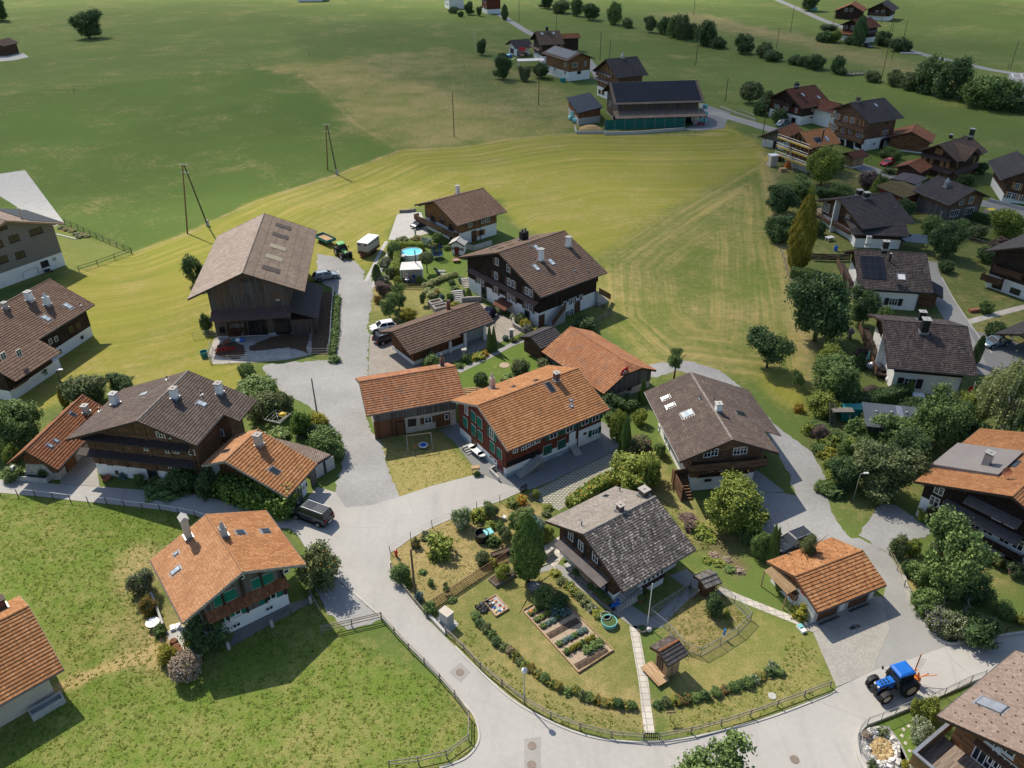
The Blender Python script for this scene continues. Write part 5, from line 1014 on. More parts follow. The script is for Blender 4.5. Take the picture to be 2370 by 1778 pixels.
h.chim('A',('U',527,195),.8,.7,1.3,'blk','slab');h.chim('B',('U',545,280),.9,1.0,1.9,'blk','slab');h.pipe('B',('U',812,385));h.win('B',('U',450,640),1.5,1.4,'white',sh='shutter_dark');h.balc('g0',('U',155,260),('U',290,570),1.5,.95,'tibr',slats=True)
mb=MB();mb.box(h.x0-1.1,-1.6,0,h.x0,-1.45,h.zr-.9);h.part('dividing_wall',mb,'wash');mb=MB();mb.tube((h.x1-.1,h.yb-.1,0),(h.x1-.1,h.yb-.1,4.0),.06,.06,8);h.part('downpipe',mb,'gutter')
h.panel('surfboard','g0',K('U',(265,410),(278,395),(275,430),(262,460)),'yellow_paint',.1,.06)
h=House('chalet','low chalet roof with white chimney directly in front of the slate-roofed dark chalet','house',(G(('S',420,500)).x-1.5,G(('S',420,500)).y+4.5,-.12,10.0,4.2,4.2,4.4,.36,.9,.8),'tile_slate',upper='tid',base='wash',hb=1.8,hip=(3.2,3.0));h.chim('B',('S',468,462),.7,.6,1.3,'wash','slab')
h=House('chalet','big black chalet with orange roof and grey metal dormer at the right edge','house',HP['h24'],'tile_orange',upper='timber_black',base='wash',hb=2.7,course=.3,Lmin=15)
for p in K('I',(385,750),(503,815),(672,905),(787,960),(907,1020),(1065,1105),(1190,1165)):h.win('g0',p,1.0,1.2,'white')
for p in K('I',(430,645),(993,893),(1113,950)):h.win('g0',p,.95,1.0,'white')
h.cnpy('g0',('I',500,725),('I',1240,1090),1.2,.4,'canopy_grey');h.cnpy('g0',('I',715,690),('I',1240,930),1.1,.4,'canopy_grey')
h.balc('g0',('I',330,830),('I',1240,1290),.7,.55,'timber_black');h.door('g0',('I',390,940),1.2,2.2,'door_brown');h.door('g0',('I',712,1105),1.6,2.2,'wood_ochre');h.win('g0',('I',640,1035),1.0,1.0,'white');h.win('g0',('I',815,1130),1.0,.9,'white');h.win('g0',('I',1100,1285),.7,.7,'dark');h.win('g0',('I',465,945),.7,.9,'white')
a=h.onr('A',('I',440,360));mb=MB()
q0,q1=h.a+.2,2.6;z0,z1=h.zr-h.s*q0+.5,h.zr-h.s*q1+.35
mb.hx([(3.6,q1,z1-.3),(9.6,q1,z1-.3),(9.6,q0,z0-.7),(3.6,q0,z0-.7)],[(3.6,q1,z1),(9.6,q1,z1),(9.6,q0,z0),(3.6,q0,z0)]);mb.build('dormer_roof','metal_roof',h.roof)
h.chim('A',('I',870,420),.7,.7,1.7,'zinc','slab');o=h.skyl('A',('I',1130,390),1.6,1.2,'glass')
mb=MB();mb.tube((0,0,0),(0,0,.5),.04,.04,8);mb.lathe([(.02,.0),(.25,.04),(.45,.13)],18,1,(0,0,0));me=mb.mesh('satellite_dish',['steel','terracotta']);p=h.onr('A',('I',1062,530));o=link('satellite_dish',me,h.roof,(p.x,p.y,p.z+.1));
for v in me.vertices:
 if v.index>=16:v.co=Matrix.Rotation(R(-65),3,'Y')@v.co+Vector((0,0,.7))
# ---- bottom right house
hp=(G(('J',1105,985),5.3).x,G(('J',1105,985),5.3).y)
e0=G(('J',1105,985),5.3);e1=G(('J',1940,295),5.3);r0=math.atan2(e1.y-e0.y,e1.x-e0.x);av=Vector((-math.sin(r0),math.cos(r0)))
aa,ss=6.2,.42;o_=Vector((e0.x,e0.y))-av*aa
h=House('chalet','chalet with taupe tiled roof and wooden roof terrace in the bottom right corner','house',(o_.x,o_.y,r0,(e1-e0).length+2.0,aa,6.0,5.3+ss*aa,ss,1.3,1.0),'tile_taupe',upper='timber_warm',base='timber_warm',hb=.5,course=.4,guards=1.15)
h.skyl('A',('J',1800,850),1.1,1.9,'zinc');h.wins('g0',K('J',(1850,1310),(2010,1390)),w=1.1,h=1.1,style='plain',sill=True);h.win('g0',('J',1720,1530),1.8,1.6,'plain');h.win('g0',('J',1930,1600),1.8,1.6,'plain')
h.cnpy('g0',('J',1600,1290),('J',2100,1600),.5,.15,'trim_brown','awning')
c0,z0=h.hit((0,-2.6),('J',935,1140));mb=MB();mb.box(h.x0,h.ya+.6,2.35,-2.6,h.yb,2.5);h.part('terrace_floor',mb,'deck')
mb=MB();mb.box(-2.7,h.ya+.7,2.2,-2.6,h.yb,3.5);mb.box(-2.6,h.ya+.6,2.2,h.x0+1.6,h.ya+.7,3.5);h.part('terrace_railing',mb,'wood_ochre');mb=MB();mb.box(-2.78,h.ya+.78,3.5,-2.52,h.yb,3.58);mb.box(-2.52,h.ya+.52,3.5,h.x0+1.6,h.ya+.78,3.58);h.part('handrail',mb,'zinc')
mb=MB();mb.box(-2.4,h.ya+.5,0,h.x0,h.yb,2.3);h.part('terrace_base',mb,'pgr')
# ---- barn bottom left
h=House('barn','barn with orange tiled roof and pale rough wall in the bottom left corner','barn',HP['h26'],'tile_orange',upper='crm',base='crm',hb=.3,course=.33,lift=.045,Lmin=16,purl=False,trim='trim_grey')
h.chim('B',('T02',20,640),.7,.7,1.0,'brick_dark','slab','trim_dark')
# ---- far houses
h=House('chalet','steep brown-roofed chalet with black chimney behind the solar-roofed house','house',HP['p1'],'tile_brown',upper='tid',base='wash',hb=2.5);h.chim('B',('P',447,62),.9,.9,1.8,'blk','plain','blk');h.skyl('B',('P',400,78),.9,1.3);h.skyl('B',('P',513,72),.9,1.3);h.cnpy('g0',('P',300,195),('P',385,215),1.0,.5,'canopy_brown')
h=House('carport','white carport with dark tiled roof left of the steep brown-roofed chalet','carport',HP['p2'],'tile_slate',upper='wash',base='wash',hb=.3);h.panel('open_bay','g0',K('P',(88,215),(125,228),(125,275),(88,265)),'dark_void',.0,.03);h.panel('open_bay','B',K('P',(155,240),(215,235),(215,290),(155,295)),'dark_void',.0,.03)
h=House('house','house with honey timber upper floor and pale solar panels on its roof','house',HP['p3'],'tile_brown',upper='timber_warm',base='wash',hb=3.0,base_in=.0);h.solar('A',K('P',(430,258),(535,205),(752,265),(645,318)),'solar_pale')
h.wins('g0',K('P',(722,383),),w=2.0,h=1.4,style='plain');h.win('g0',('P',824,372),.9,1.5,'plain');h.win('g0',('P',762,458),1.6,1.0,'dark');h.wins('A',K('P',(628,380),(628,458),(465,405),(525,425)),w=1.3,h=1.2,style='plain')
h=House('chalet','tall timber house with steep slate roof and tan shutters behind the solar barn','house',HP['q1'],'tile_slate',upper='tibr',base='wash',hb=3.0);h.cnpy('g0',('Q',275,100),('Q',410,135),1.0,.5,'canopy_grey');h.cnpy('g0',('Q',280,155),('Q',405,190),1.0,.5,'canopy_grey')
for p in K('Q',(292,127),(315,133),(340,142),(362,150),(385,157),(408,162),(310,190),(335,200),(350,85),(378,92),(310,262),(335,270)):h.win('g0',p,.8,1.3,'dark',sh='shutter_tan')
h.chim('A',('Q',478,12),.9,.9,.9,'crm','round')
h=House('barn','long dark barn with its roof covered in black solar panels in the upper middle','barn',HP['q2'],'tile_barn',upper='barn_boards',base='pgr',hb=.5);h.solar('B',K('Q',(402,197),(1010,182),(1052,325),(432,340)))
mb=MB();mb.hx([(.0,h.yb,3.7),(.0,h.yb-4.6,2.7),(h.L,h.yb-4.6,2.7),(h.L,h.yb,3.7)],[(.0,h.yb,3.85),(.0,h.yb-4.6,2.85),(h.L,h.yb-4.6,2.85),(h.L,h.yb,3.85)]);h.part('lean_to_roof',mb,'tile_barn')
for i in range(9):x=.6+i*(h.L-1.2)/8;mb=MB();mb.box(x-.12,h.yb-4.4,0,x+.12,h.yb-4.16,2.8);h.part('post',mb,'wood_pole')
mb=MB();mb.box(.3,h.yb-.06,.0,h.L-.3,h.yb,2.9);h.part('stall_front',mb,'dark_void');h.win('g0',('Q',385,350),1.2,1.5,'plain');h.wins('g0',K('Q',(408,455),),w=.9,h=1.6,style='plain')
a=[G(('Q',x,y),z) for x,y,z in ((68,305,4.4),(240,265,5.2),(335,375,4.4),(150,420,3.6))]
t_=thing('shed','small shed with slanted solar panel roof and ochre boards left of the long dark barn','shed',(a[3].x,a[3].y,0));iv=Vector((a[3].x,a[3].y,0));P4=[q-iv for q in a]
mb=MB();mb.hx([q-Vector((0,0,.2)) for q in (P4[3],P4[2],P4[1],P4[0])],[P4[3],P4[2],P4[1],P4[0]]);mb.build('roof','solar',t_)
c=sum(P4,Vector())/4;mb=MB();F4=[Vector((q.x+(c.x-q.x)*.12,q.y+(c.y-q.y)*.12,0)) for q in (P4[3],P4[2],P4[1],P4[0])];mb.hx([q+Vector((0,0,1.9)) for q in F4],[Vector((q.x,q.y,z.z-.25)) for q,z in zip(F4,(P4[3],P4[2],P4[1],P4[0]))]);mb.build('wall','bdb',t_);mb=MB();mb.hx(F4,[q+Vector((0,0,1.89)) for q in F4]);mb.build('base_wall','concrete',t_)
for k,lb,up in (('t1','red-roofed dark barn at the top right beside the field lane','tid'),('t2','dark gabled chalet with grey roof farthest up the top right meadow','tid'),('t3','chalet with red-brown roof and glazed porch behind the tall cypress, top right','tid')):
 h=House('chalet' if k!='t1' else 'barn',lb,'house' if k!='t1' else 'barn',HP[k],{'t1':'tile_rust','t2':'tile_slate','t3':'tile_red_brown'}[k],upper=up,base='wash' if k!='t1' else up,hb=2.0)
 for p in {'t1':K('T20',(1074,64),(1107,64)),'t2':K('T20',(1270,80),(1310,78)),'t3':K('T20',(1073,172),(1113,178))}[k]:h.win('g0',p,1.5,1.6,'white')
 if k=='t3':h.cnpy('g0',('T20',1035,195),('T20',1130,205),2.2,.8,'tile_rust');h.wins('g0',K('T20',(1050,215),(1075,218),(1100,220)),w=1.6,h=1.3,style='plain');h.balc('B',('T20',1200,215),('T20',1260,205),1.0,1.0,'tig')
 if k=='t2':h.balc('g0',('T20',1215,95),('T20',1330,98),1.2,1.0,'tis')
h=House('chalet','brown chalet with tan shutters and white cellar at the right edge beside the lane','house',HP['v1'],'tile_slate',upper='tis',base='wash',hb=1.9);h.wins('g0',K('V',(903,228),(842,292),(878,300),(950,315)),w=.85,h=1.3)
for p in K('V',(873,218),(928,235),(820,285),(900,305),(930,310)):h.put('shutter',shm(.5,1.4,'shutter_tan'),'g0',h.hit('g0',p))
h=House('chalet','dark chalet with two plank balconies and white cellar cut off by the right edge','house',HP['v2'],'tile_slate',upper='tid',base='wash',hb=2.3);h.balc('g0',('V',655,895),('V',800,935),1.2,.95,'tis');h.balc('g0',('V',745,830),('V',950,900),1.2,.95,'tis');h.wins('g0',K('T21',(2040,310),(2155,345)),w=1.6,h=1.0,style='dark')
# top edge cluster and small roofs
for nm,lb,p,r,L,a,zr,rf,up in (('chalet','red board house with white cellar at the top edge beside the straight lane',('T10',880,85),.35,9,5,9,'tile_slate','timber_red'),('house','pale house with dark verandah at the top edge, left of the red board house',('T10',640,55),.35,10,5,8,'tile_brown','wash'),('farmhouse','farm building with brown roof and white base cut by the top edge',('T00',1900,5),.1,16,6,8,'tile_brown','tid'),('shed','small shed with brown roof at the left edge of the far meadow',('T00',-15,360),1.35,9,4,5.5,'tile_brown','tis'),('garage','garage with hipped orange roof between the tall chalet and the dark cross-gabled chalet',('C',1090,960),1.05,8.6,5.2,5.2,'tile_rust','timber_warm'),('garage','low garage with small orange roof in front of the dark cross-gabled chalet',('C',1060,1330),.75,7,3.0,3.9,'tile_rust','tis'),('shed','flat grey shed below the small orange garage roof',('C',1010,1470),.75,6.5,2.7,2.6,'canopy_grey','pgr'),('carport','carport with dark roof over the blue-grey car at the right edge',('U',1190,450),.55,9.0,3.4,3.6,'tile_slate',None),('shed','small brown timber hut beside the asphalt lane in the right gardens',('S',880,935),1.15,4.2,2.2,3.3,'tile_slate','tibr'),('garage','cream plank garage beside the large yellow-green tree, right',('R',905,880),.45,5,2.2,3.6,'tile_red_brown','bdl'),('barn','orange lean-to roof behind the solar-roofed house',('P',570,250),.25,8,3,6.5,'tile_rust','tid')):
 g=G(p);h=House(nm,lb,nm,(g.x,g.y,r,L,a,a,zr,.42 if zr>3 else .06,.8,.7),rf,upper=up or 'tid',base='wash' if up not in ('tis','tibr') else up,hb=2.2 if zr>7 else .4,walls=up is not None,purl=zr>3)
 if up is None:
  for x in (.5,L/2,L-.5):
   for y in (-a+.5,a-.5):mb=MB();mb.box(x-.1,y-.1,0,x+.1,y+.1,zr-.42*abs(y)-.1);h.part('post',mb,'wash')
 if zr>7:h.wins('g0',[(-1.6,zr*.6),(1.4,zr*.6),(-1.6,zr*.3),(1.4,zr*.3)],w=1.0,h=1.2)
# garden shelter with dark roof, pool pavilion, playhouses are in the garden part
# ------------------------------------------------------------------ plants
def leaves(name,C,Nrm,size,tone,mats,midx=None,aspect=1.5):
 n=len(C);rg=np.random.default_rng(n)
 t=rg.normal(size=(n,3));t-=(t*Nrm).sum(1,keepdims=True)*Nrm;t/=np.linalg.norm(t,axis=1,keepdims=True)+1e-9;b=np.cross(Nrm,t)
 s=np.broadcast_to(size,(n,))[:,None];a=t*s*aspect*.5;c=b*s*.5
 V=np.stack([C-a,C-c*.9+a*.1,C+a,C+c*.9+a*.1],1).reshape(-1,3)
 me=npmesh(name,V,np.arange(n*4).reshape(n,4))
 at=me.attributes.new('tone','FLOAT','POINT');at.data.foreach_set('value',np.repeat(tone,4).astype(np.float32))
 for m in mats:me.materials.append(MATS[m])
 if midx is not None:me.polygons.foreach_set('material_index',midx.astype(np.int32))
 return me
def unit(v):return v/(np.linalg.norm(v,axis=-1,keepdims=True)+1e-9)
def clumps(rg,lobes,nc,nl,sig,fill=.35):
 """clumps of leaves spread over the outer part of overlapping lobes"""
 w=np.array([l[3]*l[4]+l[4]*l[5] for l in lobes]);w=w/w.sum();C=[];N=[];Tn=[]
 for k in range(nc):
  l=lobes[rg.choice(len(lobes),p=w)];d=unit(rg.normal(size=3));r=1-fill*rg.random()**1.6
  c=np.array(l[:3])+d*np.array(l[3:])*r
  inner=False
  for q in lobes:
   if q is not l and (((c-np.array(q[:3]))/np.array(q[3:]))**2).sum()<.45:inner=True
  if inner and rg.random()<.75:continue
  if c[2]<.02:c[2]=.02+.05*rg.random()
  m=int(nl*(.6+.8*rg.random()));p=c+rg.normal(size=(m,3))*sig*(.7+.6*rg.random())
  C.append(p);N.append(unit(rg.normal(size=(m,3))*.75+d*.7+np.array([0,0,.35])));Tn.append(np.clip(.5+.22*rg.normal()+.17*rg.normal(size=m),0,1))
 C=np.concatenate(C);C[:,2]=np.maximum(C[:,2],.01);return C,np.concatenate(N),np.concatenate(Tn)
_pm={}
def plm(kind,var,leaf,flower=None,amt=.3):
 k=(kind,var,leaf,flower,amt)
 if k in _pm:return _pm[k]
 rg=np.random.default_rng(100+var*7+sum(map(ord,kind)))
 if kind=='broad':
  lobes=[(0,0,.56,.31,.31,.34),(0,0,.3,.3,.3,.2)]
  for i in range(10):a=rg.random()*6.28;r=.2+.16*rg.random();lobes.append((r*math.cos(a),r*math.sin(a),.24+.58*rg.random(),.1+.12*rg.random(),.1+.12*rg.random(),.09+.1*rg.random()))
  C,N,Tn=clumps(rg,lobes,420,46,.042);size=.031
 elif kind=='airy':
  lobes=[(0,0,.58,.26,.26,.3)]
  for i in range(9):a=rg.random()*6.28;lobes.append((.3*math.cos(a),.3*math.sin(a),.34+.5*rg.random(),.12+.09*rg.random(),.12+.09*rg.random(),.09+.08*rg.random()))
  C,N,Tn=clumps(rg,lobes,320,36,.04,.6);size=.029
 elif kind=='shrub':
  lobes=[(0,0,.45,.36,.36,.45)]
  for i in range(10):a=rg.random()*6.28;r=.26+.08*rg.random();lobes.append((r*math.cos(a),r*math.sin(a),.2+.5*rg.random(),.15+.1*rg.random(),.15+.1*rg.random(),.16+.12*rg.random()))
  C,N,Tn=clumps(rg,lobes,260,36,.05);size=.042
 elif kind=='ball':
  C,N,Tn=clumps(rg,[(0,0,.5,.47,.47,.48)],330,30,.03,.2);size=.036
 elif kind=='cone':
  n=9000;z=1-np.sqrt(rg.random(n))*.99;r=.5*(1-z)**.62*(.86+.2*rg.random(n));a=rg.random(n)*6.283
  r*=1+.10*np.sin(a*5+z*9);C=np.stack([r*np.cos(a),r*np.sin(a),z],1)
  N=unit(np.stack([np.cos(a),np.sin(a),.3+0*a],1)+rg.normal(size=(n,3))*.5);Tn=np.clip(.5+.25*np.sin(a*7+z*23)*rg.random(n)+.2*rg.normal(size=n),0,1);size=.038
 elif kind=='oval':
  n=14000;z=.02+.98*rg.random(n);r=.5*np.sin(np.clip(z,0,1)**.8*3.0+.12)**.55*(.8+.25*rg.random(n));a=rg.random(n)*6.283
  r*=1+.12*np.sin(a*4+z*14)+.08*np.sin(a*9-z*31);C=np.stack([r*np.cos(a),r*np.sin(a),z],1)
  N=unit(np.stack([np.cos(a),np.sin(a),.4+0*a],1)+rg.normal(size=(n,3))*.55);Tn=np.clip(.5+.3*np.sin(a*6+z*19)*rg.random(n)+.2*rg.normal(size=n),0,1);size=.03
 elif kind=='spire':
  n=13000;z=rg.random(n)**1.15;tier=(z*11)%1.0;r=.5*(1-z)**.8*(.62+.4*(1-tier))*(.75+.35*rg.random(n));a=rg.random(n)*6.283
  r*=1+.22*np.sin(a*5+np.floor(z*11)*2.3);C=np.stack([r*np.cos(a),r*np.sin(a),z],1)
  N=unit(np.stack([np.cos(a)*.6,np.sin(a)*.6,.9+0*a],1)+rg.normal(size=(n,3))*.5);Tn=np.clip(.4+.4*tier*rg.random(n)+.2*rg.normal(size=n),0,1);size=.03
 elif kind=='weep':
  lobes=[(0,0,.8,.25,.25,.2)]+[(.28*math.cos(i*.9),.28*math.sin(i*.9),.55+.2*rg.random(),.14,.14,.16) for i in range(7)]
  C,N,Tn=clumps(rg,lobes,200,10,.03,.5);m=len(C);rep=6;dz=np.tile(np.arange(rep),m)*(.02+.03*np.repeat(rg.random(m),rep))
  C=np.repeat(C,rep,0);C[:,2]=np.maximum(.08,C[:,2]-dz);C[:,:2]*=1+dz[:,None]*.5;N=unit(np.repeat(N,rep,0)+rg.normal(size=C.shape)*.4);Tn=np.repeat(Tn,rep);size=.026
 elif kind=='low':
  C,N,Tn=clumps(rg,[(.25*math.cos(i*1.3)*(i>0),.25*math.sin(i*1.3)*(i>0),.2,.25,.25,.5+.25*rg.random()) for i in range(6)],110,18,.06);size=.085
 else:raise ValueError(kind)
 sz=size*(.6+.8*rg.random(len(C)));mats=[leaf];mi=None
 if flower:
  mats.append(flower);out=rg.random(len(C))<amt;mi=out.astype(int);sz=np.where(out,sz*.8,sz)
 _pm[k]=leaves(kind+'_leaves',C,N,sz,Tn,mats,mi);return _pm[k]
_tm={}
def trunk_mesh(var,fork=.3,n=7,r=.028,mat='bark'):
 k=(var,fork,n,r,mat)
 if k in _tm:return _tm[k]
 rg=random.Random(var+50);mb=MB();mb.tube((0,0,-.02),(.01,0,fork),r,r*.75,8)
 for i in range(n):
  a=i*2.4+rg.random();l=.25+.15*rg.random();z0=fork*(.75+.5*rg.random());m=Vector((math.cos(a)*l*.5,math.sin(a)*l*.5,z0+l*.65));e=Vector((math.cos(a)*l,math.sin(a)*l,z0+l*1.15))
  mb.tube((0,0,min(z0,fork*.98)),m,r*.5,r*.32,6);mb.tube(m,e,r*.32,r*.1,5)
 mb.tube((.01,0,fork),(0,.02,.82),r*.72,r*.15,6)
 _tm[k]=mb.mesh('trunk',[mat],True);return _tm[k]
_vc=[0]
def tree(label,base,topy,wpx,leaf='fol',kind='broad',name='tree',cat='tree',group=None,trunk=True,h=None,w=None,bark='bark',fork=.3,low=.0):
 g=G(base);hh=hgt(base,TL[base[0]][1]+topy/TL[base[0]][2])[1] if h is None else h
 ww=w or wpx/TL[base[0]][2]*mpp(g);_vc[0]+=1;v=_vc[0]%4;rz=(_vc[0]*2.399)%6.283
 e=thing(name,label,cat,g,rz,group)
 c=link('crown',plm(kind,v,leaf),e);c.scale=(ww,ww,hh*(1-low));c.location=(0,0,hh*low)
 if trunk:t_=link('trunk',trunk_mesh(v,fork,mat=bark),e);t_.scale=(hh,hh,hh) if kind!='oval' else (hh,hh,hh*.6)
 return e
def SHB(label,base,topy,wpx,leaf='fol',kind='shrub',flower=None,amt=.3,name='shrub',cat='shrub',group=None,h=None,w=None,z=.0):
 kind=kind or 'shrub';g=G(base,z);k=TL[base[0]][2] if len(base)==3 else 1
 hh=hgt(base,TL[base[0]][1]+topy/k)[1] if h is None else h
 ww=w or wpx/k*mpp(g);_vc[0]+=1;v=_vc[0]%4
 o=link(name,plm(kind,v,leaf,flower,amt));o.location=g;o.rotation_euler=(0,0,(_vc[0]*2.399)%6.283);o.scale=(ww,ww,max(.15,hh))
 return tag(o,label,cat,group)
def hedge(label,pts,w,h,leaf='leaf_thuja',dens=260,size=.17,flower=None,amt=.2,name='hedge',z0=.0,rough=.08):
 P=[G(p) for p in pts];rg=np.random.default_rng(int(abs(P[0].x*100)));C=[];N=[]
 for a,b in zip(P[:-1],P[1:]):
  d=b-a;L=d.length;d=np.array(d.normalized());nn=np.array([-d[1],d[0],0]);A=np.array(a)
  for area,f in ((L*h,lambda u,v:(A+d*u*L+nn*w/2+np.array([0,0,v*h]),nn)),(L*h,lambda u,v:(A+d*u*L-nn*w/2+np.array([0,0,v*h]),-nn)),(L*w,lambda u,v:(A+d*u*L+nn*w*(v-.5)+np.array([0,0,h]),np.array([0,0,1.0]))),(w*h,lambda u,v:(A+nn*w*(u-.5)+np.array([0,0,v*h]),-d)),(w*h,lambda u,v:(A+d*L+nn*w*(u-.5)+np.array([0,0,v*h]),d))):
   for _ in range(int(area*dens*.17/size*.5)):
    c,n=f(rg.random(),rg.random());C.append(c);N.append(n)
 C=np.array(C);N=np.array(N);C=C+rg.normal(size=C.shape)*rough*(1+np.sin(C[:,:1]*3)*.5);C[:,2]=np.maximum(C[:,2],.02)+z0;N=unit(N+rg.normal(size=N.shape)*.6)
 o0=P[0];C=C-np.array(o0);tone=np.clip(.5+.25*rg.normal(size=len(C)),0,1);mats=[leaf];mi=None
 if flower:mats.append(flower);mi=(rg.random(len(C))<amt).astype(int)
 o=link(name,leaves('hedge_leaves',C,N,size*(.6+.8*rg.random(len(C))),tone,mats,mi));o.location=o0;return tag(o,label,'hedge')
def tufts(name,polys,dens,hmax,leaf,label,broad=.3,avoid=(),seed=1):
 rg=np.random.default_rng(seed);Q=[]
 for pts in polys:
  P=gpoly(pts);x0,y0=P.min(0);x1,y1=P.max(0);n=int((x1-x0)*(y1-y0)*dens);X=x0+(x1-x0)*rg.random(n);Y=y0+(y1-y0)*rg.random(n)
  m=inside(P,X,Y)&(rg.random(n)<.25+1.1*fbm(X,Y,2.2)**1.5*1.6)
  for a in avoid:m&=~inside(gpoly(a),X,Y)
  Q.append(np.stack([X[m],Y[m]],1))
 Q=np.concatenate(Q);k=6;n=len(Q);C=np.repeat(Q,k,0)+rg.normal(size=(n*k,2))*.07;hgt_=np.repeat(.5+.7*rg.random(n),k)*hmax*(.5+.6*rg.random(n*k))
 a=rg.random(n*k)*6.283;wd=(.015+.03*rg.random(n*k))*np.where(np.repeat(rg.random(n)<broad,k),2.4,1.0);lean=rg.normal(size=(n*k,2))*1.0*hgt_[:,None]
 b=np.concatenate([C,np.zeros((n*k,1))],1);dx=np.stack([np.cos(a)*wd,np.sin(a)*wd,0*a],1);mid=b+np.concatenate([lean*.4,hgt_[:,None]*.6],1);top=b+np.concatenate([lean,hgt_[:,None]],1)
 V=np.stack([b-dx*.5,b+dx*.5,mid+dx,top,mid-dx],1).reshape(-1,3);me=npmesh(name,V,np.arange(n*k*5).reshape(-1,5))
 at=me.attributes.new('tone','FLOAT','POINT');tn=np.repeat(np.clip(np.repeat(.45+.25*rg.normal(size=n),k)+.15*rg.normal(size=n*k),0,1),5);at.data.foreach_set('value',tn.astype(np.float32));me.materials.append(MATS[leaf])
 return tag(link(name,me),label,'grass',kind='stuff')
# ---- trees of the far meadow and the stream bank
tree('lone dark round tree in the upper left meadow',('T00',575,245),65,195,'fold','broad')
tree('dark tree cut by the left edge at the very top',('T00',0,135),-5,150,'fold','broad')
tree('slim dark poplar beside the straight lane at the top',('T10',1018,128),28,42,'fold','oval',fork=.2)
tree('small tree at the left of the carport garden',('T10',868,352),248,72,'fold','broad')
tree('orchard tree left of the solar-roofed house, the largest of three',('T10',1005,507),350,128,'fold','broad','fruit_tree','fruit tree')
tree('small orchard tree between two others before the solar-roofed house',('T10',1142,520),425,92,'folo','broad','fruit_tree','fruit tree')
tree('dense dark tree touching the corner of the solar-roofed house',('T10',1250,500),392,110,'fold','broad')
tree('dark tree behind the playground, above the orchard tree',('T10',1010,400),335,80,'fold','broad')
tree('dark tree in front of the pale house at the top edge',('T10',790,95),10,70,'fold','broad');tree('small dark tree right of the tree at the top edge houses',('T10',856,103),40,40,'fold','broad')
SHB('dark shrub beside the fence of the top edge houses',('T10',690,85),40,60,'fold');SHB('round dark shrub left of the poplar lane houses',('T10',735,108),70,40,'fold')
CREEK=[(1285,55,-25,105,'fold'),(1380,85,-15,115,'folo'),(1480,105,-15,75,'fold'),(1570,128,15,120,'fold'),(1715,158,-5,95,'fol'),(1800,178,105,75,'folo'),(1945,208,90,85,'folo'),(2035,218,100,95,'fold'),(2110,238,78,115,'fol'),(2165,250,150,80,'folo')]
CREEK2=[(20,255,80,70,'folo'),(90,245,140,85,'folo'),(172,292,112,115,'fold'),(250,308,225,95,'fold'),(410,342,212,102,'fold'),(545,368,265,95,'folo'),(600,388,315,105,'fold'),(748,412,345,90,'fold'),(795,425,350,60,'folo'),(872,442,340,115,'fold'),(1012,472,342,72,'fold'),(1040,480,420,60,'folo'),(1235,522,450,90,'folo'),(1375,550,440,90,'folo'),(1470,572,450,110,'folo'),(1590,590,330,175,'fold'),(1725,622,345,185,'fold'),(1960,682,465,260,'fol'),(2085,702,490,150,'fol'),(1830,640,470,130,'folo'),(2150,715,600,160,'fold')]
DESC=['first','second','third','fourth','fifth','sixth','seventh','eighth','ninth','tenth']
for i,(x,y,t_,w,lf) in enumerate(CREEK):tree('%s bank tree, %s, on the stream line, %s from the left'%('tall' if y-t_>100 else 'low','dark green' if lf=='fold' else ('pale olive' if lf=='folo' else 'mid green'),DESC[i]),('T10',x,y),t_,w,lf,'shrub' if i%3 else 'broad','bank_tree','tree','trees along the stream',trunk=False)
D2=['left of the stream pole','olive, beside the leftmost bank clump on the right','tall dark, just right of the stream pole','low dark, foot of the tall bank tree','dark egg-shaped, standing alone on the bank','olive, by the double stream pole','low dark, under the olive one by the double pole','dark bushy, right of the double pole','olive, between two dark bushy ones','dark bushy, left of the narrow one','narrow dark, left of the small bridge','low olive, at the foot of the narrow one','low olive, right of the small bridge','low olive, right of the leaning pole','olive, left of the two tall dark ones','tall dark, left one of the pair on the bank','tall dark, right one of the pair on the bank','wide green willow before the car park','wide green willow right of the other willow','thin olive, between tall dark pair and willow','low dark, right edge of the bank']
for (x,y,t_,w,lf),d in zip(CREEK2,D2):tree('bank tree on the stream line, '+d,('T20',x,y),t_,w*1.15,lf,'shrub','bank_tree','tree','trees along the stream',trunk=False)
tree('dark tree over the lane at the top edge, right',('T20',830,70),-60,130,'fold','broad');tree('tall narrow cypress before the red-brown roofed chalet, top right',('T20',1145,292),100,82,'fold','oval','cypress',trunk=False)
for x,y,t_,w,lf,d in ((945,268,190,120,'fold','dark round shrub left of the top right chalet'),(990,270,192,90,'foll','yellowish shrub left of the top right chalet'),(962,192,152,110,'folo','flat pale shrub above the left garden of the top right chalet'),(1300,292,188,95,'fold','dark tree right of the top right chalet'),(1412,328,228,135,'fold','broad dark tree at the lane bend, right of the top right chalet'),(1335,300,240,70,'folo','low shrub between two dark trees, top right'),(1090,285,235,60,'fold','small dark shrub left of the tall cypress')):
 SHB(d,('T20',x,y),t_,w,lf)
